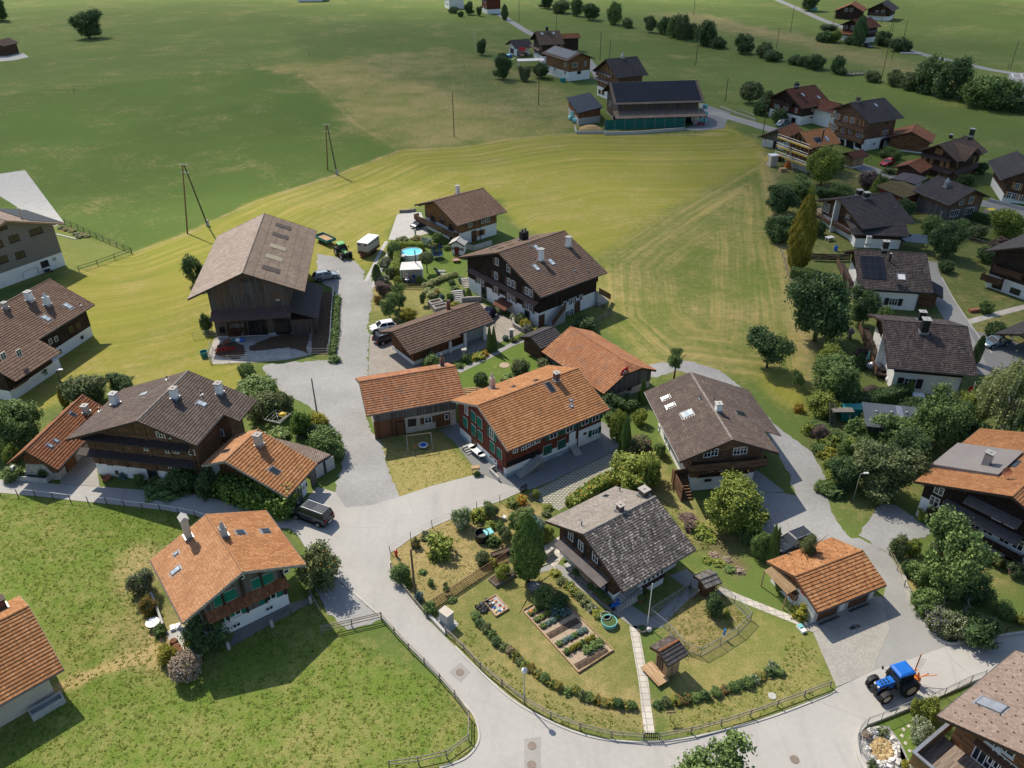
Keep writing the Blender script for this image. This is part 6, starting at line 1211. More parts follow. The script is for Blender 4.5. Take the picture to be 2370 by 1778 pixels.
# ---- gardens on the right
tree('round pale green pear tree beside the upper lane garden',('T20',458,660),522,155,'folo','ball',low=.12)
for x,y,t_,w,lf,k,d in ((535,735,615,105,'fold',0,'dark shrub before the rust-roofed chalet'),(568,640,575,65,'folo',0,'small pale shrub right of the round pear tree'),(640,785,690,95,'fold',0,'shrub at the corner of the rust-roofed chalet'),(600,730,640,70,'fol',0,'low green shrub above the lane kerb'),(1215,1205,1080,135,'leaf_purple',0,'brownish purple shrub left of the small orange garage'),(1325,1190,1130,75,'fol',0,'round green shrub in front of the small orange garage'),(1350,1015,940,120,'fol',0,'green shrub at the wall of the hipped orange garage'),(1350,1110,1070,90,'folo','low','low hedge plants below the red car'),(1480,1090,1055,80,'folo','low','pale flowering shrub at the dark cross-gabled chalet'),(1935,1110,1040,70,'fold',0,'dark shrub at the right corner of the cross-gabled chalet'),(1830,1180,1110,90,'fold',0,'dark shrub between cross-gabled chalet and slate roof'),(640,1545,1365,175,'fold',0,'dark shrub below the lilac at the field edge'),(885,1505,1400,100,'fold',0,'dark shrub right of the golden conifer'),(920,1262,1200,100,'fold',0,'dark round shrub behind the slate-roofed dark chalet'),(1030,1262,1175,130,'fol',0,'spreading green shrub behind the slate-roofed dark chalet'),(1425,1395,1265,125,'fold',0,'dark shrub right of the slate-roofed dark chalet'),(1605,1505,1365,125,'fol',0,'green shrub left of the dark yew'),(1795,1500,1400,90,'fol',0,'green shrub right of the dark yew'),(1895,1525,1435,120,'folo',0,'pale shrub before the timber house hedge'),(2070,1580,1520,140,'leaf_purple','low','mixed flower shrub along the garden fence, right'),(1710,700+850,1480,60,'fold',0,'small dark shrub below the yew')):
 SHB(d,('T20',x,y),t_,w,lf,k)
tree('large yellow-green ash hiding the scaffolded house, left crown',('T20',910,1185),915,215,'foll','broad',low=.03);tree('yellow-green ash with a lower crown, right behind the plank garage',('T20',985,1110),960,150,'foll','broad',low=.03)
tree('small bright yellow-green cone conifer above the slate roof',('T20',1262,1245),1108,95,'foll','spire','conifer',trunk=False)
tree('palm-like small tree beside the red car',('T20',1390,1048),955,75,'fol','airy',fork=.6)
tree('dark walnut tree at the field edge, upper right garden',('T20',640,1362),1170,205,'fold','broad');tree('dark tree behind the walnut at the field edge',('T20',745,1300),1135,185,'fol','broad')
tree('tall golden yellow conifer at the field edge',('T21',755,200),-270,150,'leaf_gold','oval','conifer',trunk=False);SHB('thin lime creeper beside the golden conifer top',('T20',830,1330),1170,60,'foll')
tree('dark spreading yew in the middle of the right gardens',('T20',1690,1645),1395,215,'fold','broad',low=.0);tree('yellow-green tree right of the yellow car',('T20',2085,1530),1335,210,'foll','broad')
hedge('clipped dark hedge in front of the yellow car',K('V',(570,470),(705,510)),1.2,1.6,'fold');hedge('clipped hedge right of the golden conifer',K('T21',(720,250),(890,285)),1.4,1.6,'fol')
for x,y,t_,w,lf,k,d in ((1705,220,143,95,'fold',0,'round dark shrub on the lawn right of the solar collector roof'),(1955,150,50,115,'fold',0,'dark shrub near the plank balcony chalet'),(1958,480,408,85,'fol',0,'green shrub at the lawn path, right'),(2015,648,543,128,'fold','ball','round dark clipped bush at the asphalt lane'),(965,830,680,175,'foll',0,'yellowish shrub in the shaded patio garden'),(1155,830,728,100,'fold','spire','dark small conifer at the patio'),(755,962,850,95,'fol','airy','young tree at the compost corner'),(925,1125,1000,215,'foll',0,'lime green shrub right of the marigolds'),(770,1110,1050,70,'fol','low','orange marigold clump by the compost corner'),(1895,805,628,55,'fold','oval','slim dark climber at the gable of the two-chimney roof'),(1130,1260,1150,130,'fol','low','low green plants before the corrugated shed'),(1500,1130,1030,160,'fold',0,'dark shrub right of the corrugated shed'),(1195,1180,1090,110,'folo',0,'olive shrub left of the corrugated shed'),(1060,1400,1305,100,'fol','oval','small upright conifer in the vegetable plot'),(985,1490,1400,110,'foll',0,'lime shrub at the edge of the gravel track'),(905,1290,1200,110,'leaf_purple',0,'purple-brown shrub at the track bend'),(1170,750,690,80,'leaf_purple','low','red-leaved shrub on the patio'),(1320,530,430,90,'fol',0,'shrub climbing the white wall under the solar collector')):
 SHB(d,('T21',x,y),t_,w,lf,k,**({'flower':'flor','amt':.6} if 'marigold clump' in d else {}))
tree('huge dark willow-like tree at the right edge of the mown field',('T21',870,660),205,410,'fold','broad',fork=.2,low=.04);tree('dark tree right of the huge willow-like tree',('T21',1155,560),330,185,'fold','broad',low=.04)
tree('dark apple tree standing alone in the mown field corner',('T21',565,832),590,310,'fold','airy','fruit_tree','fruit tree',fork=.22);tree('broad green maple before the two-chimney chalet garden',('T21',1000,1035),785,330,'fol','broad',low=.03)
hedge('long clipped conifer hedge in front of the two-chimney chalet',K('T21',(1010,1090),(1200,1085),(1440,1020)),1.6,1.7,'fold');tree('small pointed thuja at the white wall of the two-chimney chalet',('T21',1465,1022),905,65,'leaf_thuja','cone','thuja',trunk=False)
tree('weeping birch with pale trunk at the right edge',('T21',2035,1340),790,470,'leaf_birch','weep','birch',bark='birch_bark');tree('weeping birch half cut off by the right edge',('T21',2260,1200),760,380,'leaf_birch','weep','birch',bark='birch_bark')
for x,y,t_,w,lf,k,d in ((1600,1320,1000,360,'fol','broad','broad green tree left of the weeping birch'),(1740,1300,1040,320,'fold','broad','dark tree behind the grey metal dormer'),(1400,1360,1185,330,'fol','broad','green tree below the corrugated shed'),(1250,1620,1330,430,'folo','broad','large olive tree above the gravel forecourt'),(1480,1480,1250,260,'fold','broad','dark tree left of the black chalet roof'),(1850,1200,980,260,'foll','broad','yellowish tree under the Swiss flag'),(1060,1590,1400,240,'fold','broad','dark tree by the street lamp at the gravel track'),(1200,1480,1290,180,'fol','broad','green tree in the overgrown plot')):tree(d,('T21',x,y),t_,w,lf,k,low=.05)
for i,(x,y,w,lf) in enumerate(((900,1230,150,'fol'),(960,1330,140,'foll'),(1010,1300,120,'fol'),(1080,1300,150,'fol'),(1120,1360,130,'foll'),(1190,1330,130,'fold'),(900,1370,110,'fol'),(1060,1470,170,'fol'),(1010,1560,150,'foll'),(950,1400,120,'foly'),(1240,1290,140,'fol'),(830,1250,90,'foll'),(930,1620,120,'fol'),(1000,1640,150,'fold'))):
 SHB('overgrown plant of the wild plot right of the gravel track, %s'%{'fol':'mid green','foll':'lime green','fold':'dark green','foly':'yellow'}[lf],('T21',x,y),0,w,lf,'low' if i%2 else 0,name='garden_plant',cat='plant',group='wild plot plants',h=.9+.8*((i*5)%7)/7)
for i,(x,y,w,lf) in enumerate(((180,330,70,'foll'),(230,300,70,'leaf_dry'),(260,350,80,'foll'),(310,330,60,'leaf_dry'),(330,390,80,'fol'),(390,400,70,'leaf_dry'),(90,120,120,'foll'),(150,160,120,'fol'),(200,190,100,'foll'),(60,60,110,'leaf_purple'))):
 SHB('kitchen garden plant between the mossy chalet and the apple tree, %s'%{'foll':'lime green','leaf_dry':'withered','fol':'green','leaf_purple':'purple brown'}[lf],('T22',x,y),0,w,lf,'low',name='garden_plant',cat='plant',group='kitchen garden plants',h=.35)
# ---- pool garden
tree('ball-headed tree with bare stem between pool and trampoline',('N',1168,640),310,255,'folo','ball','topiary_tree','tree',low=.48,fork=.6)
tree('apple tree near the white car',('N',575,1370),1000,330,'fol','airy','fruit_tree','fruit tree');tree('taller apple tree behind the one near the white car',('N',720,1215),830,370,'fol','airy','fruit_tree','fruit tree')
for x,y,t_,w,lf,k,d,*f in ((860,1375,1180,265,'foly',0,'bright yellow Japanese maple in a bowl'),(645,375,105,225,'fol',0,'broad green shrub at the corner of the pool hedge'),(505,570,380,175,'folo',0,'pale lilac flowering shrub along the track','flower_lilac',.3),(370,785,500,140,'fold','oval','dark upright conifer along the track'),(585,700,540,150,'folo',0,'grey-green shrub left of the pool hedge'),(470,800,650,200,'folo',0,'white flowering shrub along the track','flwh',.4),(470,975,770,260,'leaf_purple',0,'purple-brown shrub along the track'),(380,1115,990,125,'folo',0,'peach flowering rose at the road edge','flor',.4),(700,838,690,140,'foll','ball','clipped ball left of the white and blue chairs'),(1052,795,690,115,'foll','ball','clipped ball right of the white and blue chairs'),(1165,190,60,205,'folb','low','blue-green juniper below the honey brown chalet'),(1830,1015,868,118,'foll','cone','clipped cone beside the garden steps'),(1740,985,900,90,'folb',0,'grey-blue shrub left of the clipped cone'),(1095,1155,935,140,'fold','airy','dark young tree left of the stone raised beds'),(1405,1075,960,85,'folb',0,'blue-green shrub at the raised beds'),(1540,1075,950,120,'fol',0,'green shrub left of the garden steps'),(1330,160,-20,190,'fol',0,'climbing plant under the flowered balcony'),(1610,1160,1090,150,'foll','low','yellow flowering low plants at the foot of the garden steps','flye',.3),(800,1440,1370,100,'fol','low','low green plant behind the white car'),(1250,215,150,200,'foll','low','yellow flowering bed by the playhouse','flye',.4),(1000,90,40,200,'folo','low','mixed rockery plants below the parking place','flor',.15),(760,110,60,200,'folo','low','dry grasses on the wall below the parking place'),(1480,260,190,120,'fol',0,'green shrub behind the playhouse'),(1720,790,700,110,'folb',0,'blue shrub on the rockery left of the black-brown chalet'),(1620,900,830,150,'fol','low','green rockery plants above the garden steps'),(1560,820,740,120,'fold',0,'dark shrub behind the cream hydrangeas')):
 SHB(d,('N',x,y),t_,w,lf,k,*f)
for i,(x,y,w) in enumerate(((1135,880,120),(1160,960,150),(1240,1010,170),(1200,850,130),(1290,800,140),(1370,770,120),(1450,740,120),(1530,710,110),(1610,690,100),(1300,960,130))):
 SHB('cream hydrangea on the garden bank, %s from the picket fence'%DESC[i],('N',x,y),0,w,'foll',0,'flower_cream',.55,'hydrangea','hydrangea','cream hydrangeas on the garden bank',h=1.0)
SHB('orange lily clump among the cream hydrangeas',('N',1320,985),890,100,'fol','low','flor',.6)
hedge('clipped green hedge round the left and far side of the pool',K('N',(690,690),(685,270),(1110,280)),.9,1.5,'foll')
tree('left one of the twin pointed thujas before the long garage',('O',1735,735),395,85,'leaf_thuja','cone','thuja','thuja','twin thujas',trunk=False);tree('right one of the twin pointed thujas before the long garage',('O',1790,730),405,85,'leaf_thuja','cone','thuja','thuja','twin thujas',trunk=False)
for t_,x,y,tp,w,lf,k,d,*f in (('O',1010,970,770,265,'fol',0,'round green shrub behind the low orange barn'),('F',800,1275,1130,165,'folo',0,'grey-green shrub in the stone bed at the black-brown chalet'),('F',870,1345,1200,160,'foly',0,'yellow shrub in the stone bed'),('F',890,1410,1280,130,'folo',0,'lilac shrub in front of the stone bed','flower_lilac',.3),('F',985,1400,1310,100,'foly','low','low yellow shrub beside the dark garden shelter'),('F',520,1135,1045,90,'fol',0,'potted white hydrangea by the porch','flwh',.4),('F',705,1215,1130,80,'fol',0,'white hydrangea by the white bench','flwh',.5),('F',1620,1340,1180,280,'fold',0,'dark spreading shrub below the back stairs'),('F',612,1475,1410,85,'folb',0,'small blue-green shrub at the path'),('F',800,1455,1400,105,'foll','low','low lime shrub at the right gate pillar'),('F',705,1500,1440,80,'folo','low','grey low plant under the right gate pillar'),('O',1440,870,770,110,'fol',0,'climber round the left gate pillar'),('O',1590,830,760,180,'foll','low','yellow-green perennial bed along the path','flye',.3),('O',1670,790,720,110,'foll','low','orange flowering perennials at the thujas','flor',.6),('O',1355,940,890,90,'fol','low','low round plant at the lawn corner'),('O',1265,925,885,140,'foll','low','ragged grasses behind the orange barn roof'),('T11',1122,892,770,120,'folo',0,'tall grey-green shrub on the back lawn'),('T11',865,937,868,95,'fold','ball','round dark shrub on the back lawn'),('T11',1280,835,770,110,'folo',0,'olive shrub left of the flag barn'),('T11',1060,925,870,130,'fol','low','low herbs before the red house roof'),('T11',1690,1110,1000,170,'fold',0,'dark shrub at the foot of the flag barn gable'),('T11',1790,1080,1010,150,'fold',0,'second dark shrub at the foot of the flag barn gable'),('T11',1740,1285,1085,100,'foll',0,'yellow-green tall shrub right of the red farmhouse'),('T11',1880,1190,1100,90,'foll',0,'lime climber on the pergola beside the brown chalet'),('T11',1875,1385,1260,155,'folo',0,'grey-green flowering shrub beside the pointed thuja','flpi',.2),('T11',1850,1560,1390,290,'foll',0,'large bright shrub left of the brown chalet path','flor',.02),('T11',2005,1385,1310,70,'fol',0,'shrub along the brown chalet wall'),('T11',1700,1190,1120,90,'fol',0,'green shrub behind the red farmhouse corner')):
 SHB(d,(t_,x,y),tp,w,lf,k,*f)
tree('young street tree with thin stem at the gravel track end',('T11',2100,908),712,112,'fol','airy',fork=.45,low=.3)
tree('pointed thuja beside the brown chalet path',('T11',1785,1375),1140,88,'leaf_thuja','cone','thuja',trunk=False);tree('pointed thuja at the flag barn corner',('T11',1897,1060),900,58,'leaf_thuja','cone','thuja',trunk=False)
hedge('flowering hedge between the paver parking and the mossy roof',K('G',(330,420),(720,130),(960,60)),1.3,1.0,'foll',flower='flor',amt=.02,size=.2)
# ---- right middle
tree('big yellow-green apple tree in front of the brown chalet',('A',1190,1330),735,780,'foll','broad','fruit_tree','fruit tree',low=.02);SHB('large green shrub left of the brown chalet path',('A',90,820),400,300,'foll');SHB('shrub against the shingled side of the brown chalet',('A',270,435),260,115,'fol');SHB('green shrub below the big apple tree',('A',1400,1470),1300,350,'fol');SHB('leafy perennials in the kitchen garden below the apple tree',('A',800,1400),1330,260,'foll','low');SHB('brown seed plants in the kitchen garden',('A',640,1350),1260,180,'leaf_purple','low')
tree('double pointed thuja beside the anthracite car, left tip',('T22',580,330),95,75,'leaf_thuja','cone','thuja','thuja','double thuja',trunk=False);tree('double pointed thuja beside the anthracite car, right tip',('T22',612,300),115,60,'leaf_thuja','cone','thuja','thuja','double thuja',trunk=False)
tree('small tree behind the double garage roof',('T22',790,400),150,115,'folo','airy',fork=.4,low=.3)
for x,y,tp,w,lf,k,d,*f in ((510,300,140,120,'fol',0,'shrub left of the double thuja'),(1395,300,165,110,'folo',0,'olive shrub at the forecourt corner'),(1490,290,185,100,'foll',0,'bright shrub at the forecourt corner'),(1540,480,350,160,'fol',0,'green shrub left of the garden tree'),(1880,580,415,210,'fold',0,'dark shrub right of the garden tree'),(1560,660,520,180,'fol',0,'green shrub behind the gnarled wood'),(1640,760,640,170,'folo',0,'lilac hydrangea at the garden corner','flower_lilac',.25),(1730,800,690,170,'folo',0,'white hydrangea at the garden corner','flwh',.2),(1890,835,695,240,'fold',0,'dark round shrub over the road wall'),(2080,685,600,120,'fol',0,'small shrub on the right lawn'),(1900,310,225,110,'folo',0,'pink roses at the black chalet wall','flpi',.4),(2030,360,300,90,'fol',0,'red roses at the black chalet wall','flre',.2),(2150,420,340,120,'fold',0,'dark roses at the black chalet wall','flpi',.15),(1470,420,330,100,'fold',0,'dark shrub along the old fence'),(780,690,610,110,'foly','low','yellow-green hosta at the garage wall'),(640,520,430,70,'fol',0,'climber under the garage pergola'),(2180,735,680,70,'foll','low','orange flowers at the right wall','flor',.2),(225,670,545,110,'fold',0,'dark shrub inside the chicken run'),(310,690,650,45,'foll','low','small lime plant inside the chicken run'),(545,90,20,60,'fol',0,'small shrub at the gravel edge'),(1545,80,0,70,'foll','airy','potted bamboo at the black chalet door')):
 SHB(d,('T22',x,y),tp,w,lf,k,*f)
tree('broad green cherry tree in front of the black chalet',('T22',1700,560),110,420,'fol','broad','fruit_tree','fruit tree',low=.02);tree('green tree crown at the bottom edge of the photo',(1645,1850),0,0,'fol','broad',h=5.6,w=6.6,low=.0)
SHB('rose bush on the railing, left half',('J',800,950),775,150,'foll',0,'flre',.04);SHB('rose bush on the railing, right half',('J',960,1000),760,240,'foll',0,'flower_cream',.06);SHB('white hydrangea bush below the roof terrace',('J',850,1300),1010,260,'fol',0,'flwh',.45);SHB('pink hydrangea below the roof terrace',('J',960,1450),1330,180,'fol','low','flpi',.4);SHB('low mossy cushion at the rock garden top',('J',400,1200),1140,150,'folo','low');SHB('dry cushion plant left in the rock garden',('J',185,1250),1190,130,'leaf_dry','low');SHB('yellow cushion plant right of the rock garden',('J',680,1620),1540,110,'foly','low');SHB('grey cushion plant at the bottom of the rock garden',('J',260,1640),1540,130,'folo','low')
hedge('bright clipped hedge at the right edge behind the taupe roof',[(2330,1560),(2420,1535)],1.2,1.0,'foll')
# ---- lower left
SHB('dark green shrub with red berries at the corner of the green-shuttered chalet',('K',830,1540),1270,420,'fold',0,'flre',.012);SHB('yellow-tipped shrub beside the dark green one',('K',690,1600),1420,180,'foly');SHB('yellow-green shrub beside the barrels',('K',420,1700),1550,200,'foly');SHB('dry grey round bush in the meadow',('T02',1205,1070),945,205,'leaf_dry','ball');SHB('lilac butterfly bush left of the green-shuttered chalet',('T02',930,535),385,160,'folo',0,'flower_lilac',.12);SHB('orange-berried firethorn along the terrace wall',('T02',965,670),560,110,'folo',0,'flor',.3);SHB('brownish green rose tree at the gravel triangle',('T02',2060,475),235,265,'folo',0,'flor',.025);SHB('green weeds at the end of the terrace wall',('T02',1030,800),740,80,'fol','low')
tree('large green tree at the left edge',('L',280,1010),470,660,'fol','broad',low=.02);tree('smaller tree below the large one at the left edge',('L',70,1220),925,270,'fol','broad',low=.02);SHB('yellowish shrub beside the stone front of the outbuilding',('L',175,1270),1030,220,'foll');SHB('rose shrubs at the road beside the stone trough',('L',180,1480),1320,260,'fol',0,'flpi',.06);SHB('dark potted shrub right of the stone trough',('L',600,1470),1330,150,'fold')
tree('broad grey-green tree behind the orange outbuilding',('L',1180,540),150,540,'folo','broad',low=.02);tree('dark tree behind the large grey-roofed chalet',('L',1600,400),150,360,'fold','broad',low=.02);SHB('ivy wrapped round the leaning lamp pole',('L',850,560),300,110,'leaf_gold','oval')
for t_,x,y,tp,w,lf,k,d,*f in (('T01',275,745,640,115,'fold',0,'dark shrub at the white wall of the left chalet'),('T01',40,785,740,140,'fold','low','orange flowers at the left chalet corner','flor',.25),('T01',1580,760,665,90,'fol',0,'shrub at the corner of the barnyard'),('T01',1650,865,755,245,'fol',0,'broad green shrub right of the large grey-roofed chalet'),('T01',1690,1010,855,200,'folo',0,'grey-green shrub beside the large grey roof'),('T01',1825,990,850,140,'folo',0,'silvery olive shrub at the gravel road'),('T01',1935,1120,965,130,'leaf_ivy',0,'bean plants on poles'),('T01',2035,1070,980,130,'foly',0,'yellow shrub at the gravel road bend'),('T01',2105,1260,1090,210,'fol',0,'dense green shrub at the gravel road bend'),('T01',1780,1150,1090,160,'fol','low','flowering perennials beside the workshop roof','flye',.1),('T01',2010,1130,1060,120,'folo',0,'pale shrub with a bent stake'),('T01',1190,1470,1310,190,'fold',0,'dark climber at the corner of the large grey-roofed chalet'),('T01',1340,1510,1340,150,'fold',0,'dark rose bush at the lane','flpi',.04),('T01',900,1440,1370,70,'fol',0,'small shrub at the white cellar wall'),('T01',1050,1475,1420,260,'fol','low','low border along the lane'),('T01',790,1400,1365,60,'folb','low','hosta at the white cellar wall'),('E',150,810,535,200,'fold',0,'dark tree-like bush behind the big barn'),('E',250,1280,1100,110,'fold',0,'dark bush at the left barn corner'),('E',640,1650,1570,110,'fol',0,'small bush below the barnyard'),('E',1470,1560,1500,120,'fol','low','weeds along the manure fence end')):
 SHB(d,(t_,x,y),tp,w,lf,k,*f)
hedge('green weeds along the outer side of the manure fence',K('E',(1450,1500),(1475,1250),(1495,960)),.8,.5,'fol',size=.2,rough=.15)
hedge('mass of climbing plants covering the front of the workshop',K('M',(530,1260),(700,1330),(900,1420),(1120,1460)),1.9,2.3,'leaf_ivy',size=.26,rough=.3,dens=230);hedge('yellow-green creeper on top of the climbing plants',K('M',(880,1330),(1060,1400),(1180,1380)),1.2,2.7,'foll',size=.24,rough=.3)
# ---- front garden
tree('tall dark green conifer with short trunk in the front garden',('W',875,668),265,195,'leaf_thuja','oval','conifer',low=.1,fork=.16)
for x,y,tp,w,lf,k,d,*f in ((325,490,375,175,'foll','low','wide low juniper in the front garden'),(462,325,205,120,'fol',0,'white and lilac flowering rose of Sharon at the fence','flwh',.3),(565,275,210,110,'foll','low','yellow-green shrub at the fence','flye',.1),(642,262,165,90,'fol',0,'pink flowering shrub at the fence','flpi',.1),(835,170,125,80,'foll','low','orange coneflowers at the garden gate','flor',.6),(780,190,150,80,'fol','low','yellow perennials left of the coneflowers','flye',.15),(170,450,388,60,'folo','low','reddish shrub at the fence bend','flor',.2),(240,395,355,80,'folo','low','low weeds at the fence bend'),(75,660,560,120,'fol',0,'overgrown shrub at the road fence'),(120,690,640,80,'foll','low','lime weeds at the road fence'),(192,785,730,55,'folb','low','silver cushion at the foot of the pole'),(265,690,645,40,'fol','low','small green seedling in the dry lawn'),(365,745,680,50,'fol','airy','young sapling in the dry lawn'),(215,615,595,50,'fol','low','small weed patch in the dry lawn'),(590,550,480,95,'folo',0,'rose bush before the black planter'),(655,570,520,60,'foly','low','yellow perennial at the lattice end'),(715,650,560,95,'foll',0,'yellow flowering plant in the wooden planter','flye',.15),(655,430,380,90,'fol','low','rhubarb beside the compost bin'),(700,380,290,80,'fol','airy','tall tomato plants behind the compost bin'),(745,420,330,90,'folo','airy','tall kale plants behind the compost bin'),(800,350,250,110,'fol','airy','raspberry canes in the back plot'),(860,280,215,120,'fol',0,'green vegetables at the back plot end'),(640,330,290,80,'foll','low','lettuce bed behind the bins'),(920,400,270,110,'folb',0,'blue-green rhododendron behind the tall conifer'),(985,400,330,110,'foll',0,'yellow-green hedge plant at the mossy chalet corner'),(395,790,770,60,'fol','low','plants at the start of the lattice fence'),(260,860,800,90,'fol',0,'green shrub at the cabinet'),(1000,210,180,60,'foll','low','lime plant in the slab garden'),(990,250,225,60,'folo','low','thistle in the slab garden'),(925,140,95,55,'foll','ball','round shrub at the garden gate')):
 SHB(d,('W',x,y),tp,w,lf,k,*f)
for i,(x,y,fl) in enumerate(((830,690,None),(860,740,None),(900,780,None),(930,810,None),(965,860,None),(1010,890,None),(1055,920,'flpi'),(1090,950,'flye'),(1115,985,None),(1150,1010,'flye'),(1185,1030,'flor'),(1230,1065,'flye'),(1275,1095,None),(1315,1125,'flye'),(1360,1145,'flye'),(1420,1175,None),(1475,1170,'flye'),(1515,1205,None),(1560,1220,None),(1610,1235,'flor'),(1655,1245,'flye'),(1700,1250,'flor'),(1745,1258,None),(1795,1262,'flye'),(1830,1270,None),(2000,1262,None),(2050,1250,None),(2110,1238,'flye'),(2170,1230,'flre'))):
 SHB('border plant in the curved front bed, %s, %s'%({None:'green without blossoms','flpi':'with pink blossoms','flye':'with yellow blossoms','flor':'with orange blossoms','flre':'with red blossoms'}[fl],'left of the slab path' if x<1900 else 'right of the slab path'),('T12',x,y),0,68,('fol','fold','folo')[i%3],'low' if i%2 else 'shrub',fl,.35,'border_plant','flower','plants of the curved flower border',h=.55+.35*((i*7)%5)/5)
for i,(x,y,fl) in enumerate(((0,1230,'flre'),(50,1225,'flor'),(110,1215,None),(170,1205,None),(240,1185,None),(300,1165,'flre'),(345,1150,None),(400,1130,None),(440,1125,None),(490,1100,'flwh'),(525,1075,'flor'),(580,1055,None),(640,1050,None),(600,1020,'flwh'))):
 SHB('border plant of the right front bed, %s'%{None:'green without blossoms','flor':'with orange blossoms','flre':'with red blossoms','flwh':'with white blossoms'}[fl],('T22',x,y),0,72,('fol','fold')[i%2],'low' if i%2 else 'shrub',fl,.35,'border_plant','flower','plants of the right flower border',h=.5+.35*((i*3)%5)/5)
for i,(x,y,fl,lf) in enumerate(((1345,420,'flye','foll'),(1385,470,None,'folo'),(1430,500,'flye','fol'),(1465,540,'flor','fol'),(1500,570,None,'folo'),(1535,610,None,'folo'),(1575,640,'flwh','folo'),(1610,680,'flye','foll'),(1640,700,None,'fol'))):
 SHB('perennial in the narrow bed along the mossy chalet, %s from the back'%DESC[i],('T12',x,y),0,75,lf,'low',fl,.25,'perennial','flower','perennials in the narrow bed',h=.6)
# grass that stands up in the rough meadows
tufts('meadow_grass',[TS('Z',(-60,1062),(180,1090),(430,1115),(330,1215),(330,1300),(370,1400),(500,1400),(650,1290),(760,1380),(960,1480),(1030,1580),(1015,1640),(860,1710),(-60,1760))],12,.075,'grass_tuft','tall clumpy grass and weeds of the lower left meadow',.35,avoid=[TS('Z',(-80,1270),(50,1270),(150,1450),(130,1500),(-80,1640)),TS('Z',(330,1200),(600,1090),(680,1220),(640,1300),(360,1420))],seed=4)
tufts('verge_grass',[TS('T12',(530,690),(640,640),(800,760),(960,960),(1180,1150),(1420,1250),(1850,1330),(1950,1430),(1700,1460),(1450,1400),(1210,1290),(840,1000)),TS('T22',(-60,560),(60,500),(240,520),(455,710),(85,965),(-60,880)),TS('T22',(-50,1260),(300,1190),(640,1080),(700,800),(880,900),(990,1120),(560,1320),(240,1420),(-60,1460)),TS('A',(300,950),(700,1250),(1000,1600),(650,1659),(200,1000))],11,.08,'grass_tuft','rough grass between garden fence and flower border',.4,seed=8)
tufts('dry_grass',[TS('T11',(215,1250),(250,1420),(340,1640),(850,1515),(820,1480),(600,1240)),TS('W',(30,490),(140,420),(400,290),(700,190),(850,140),(780,420),(640,620),(260,850),(120,730))],11,.05,'grass_tuft','short dry lawn grass at the farmhouse and front garden',.15,seed=9)
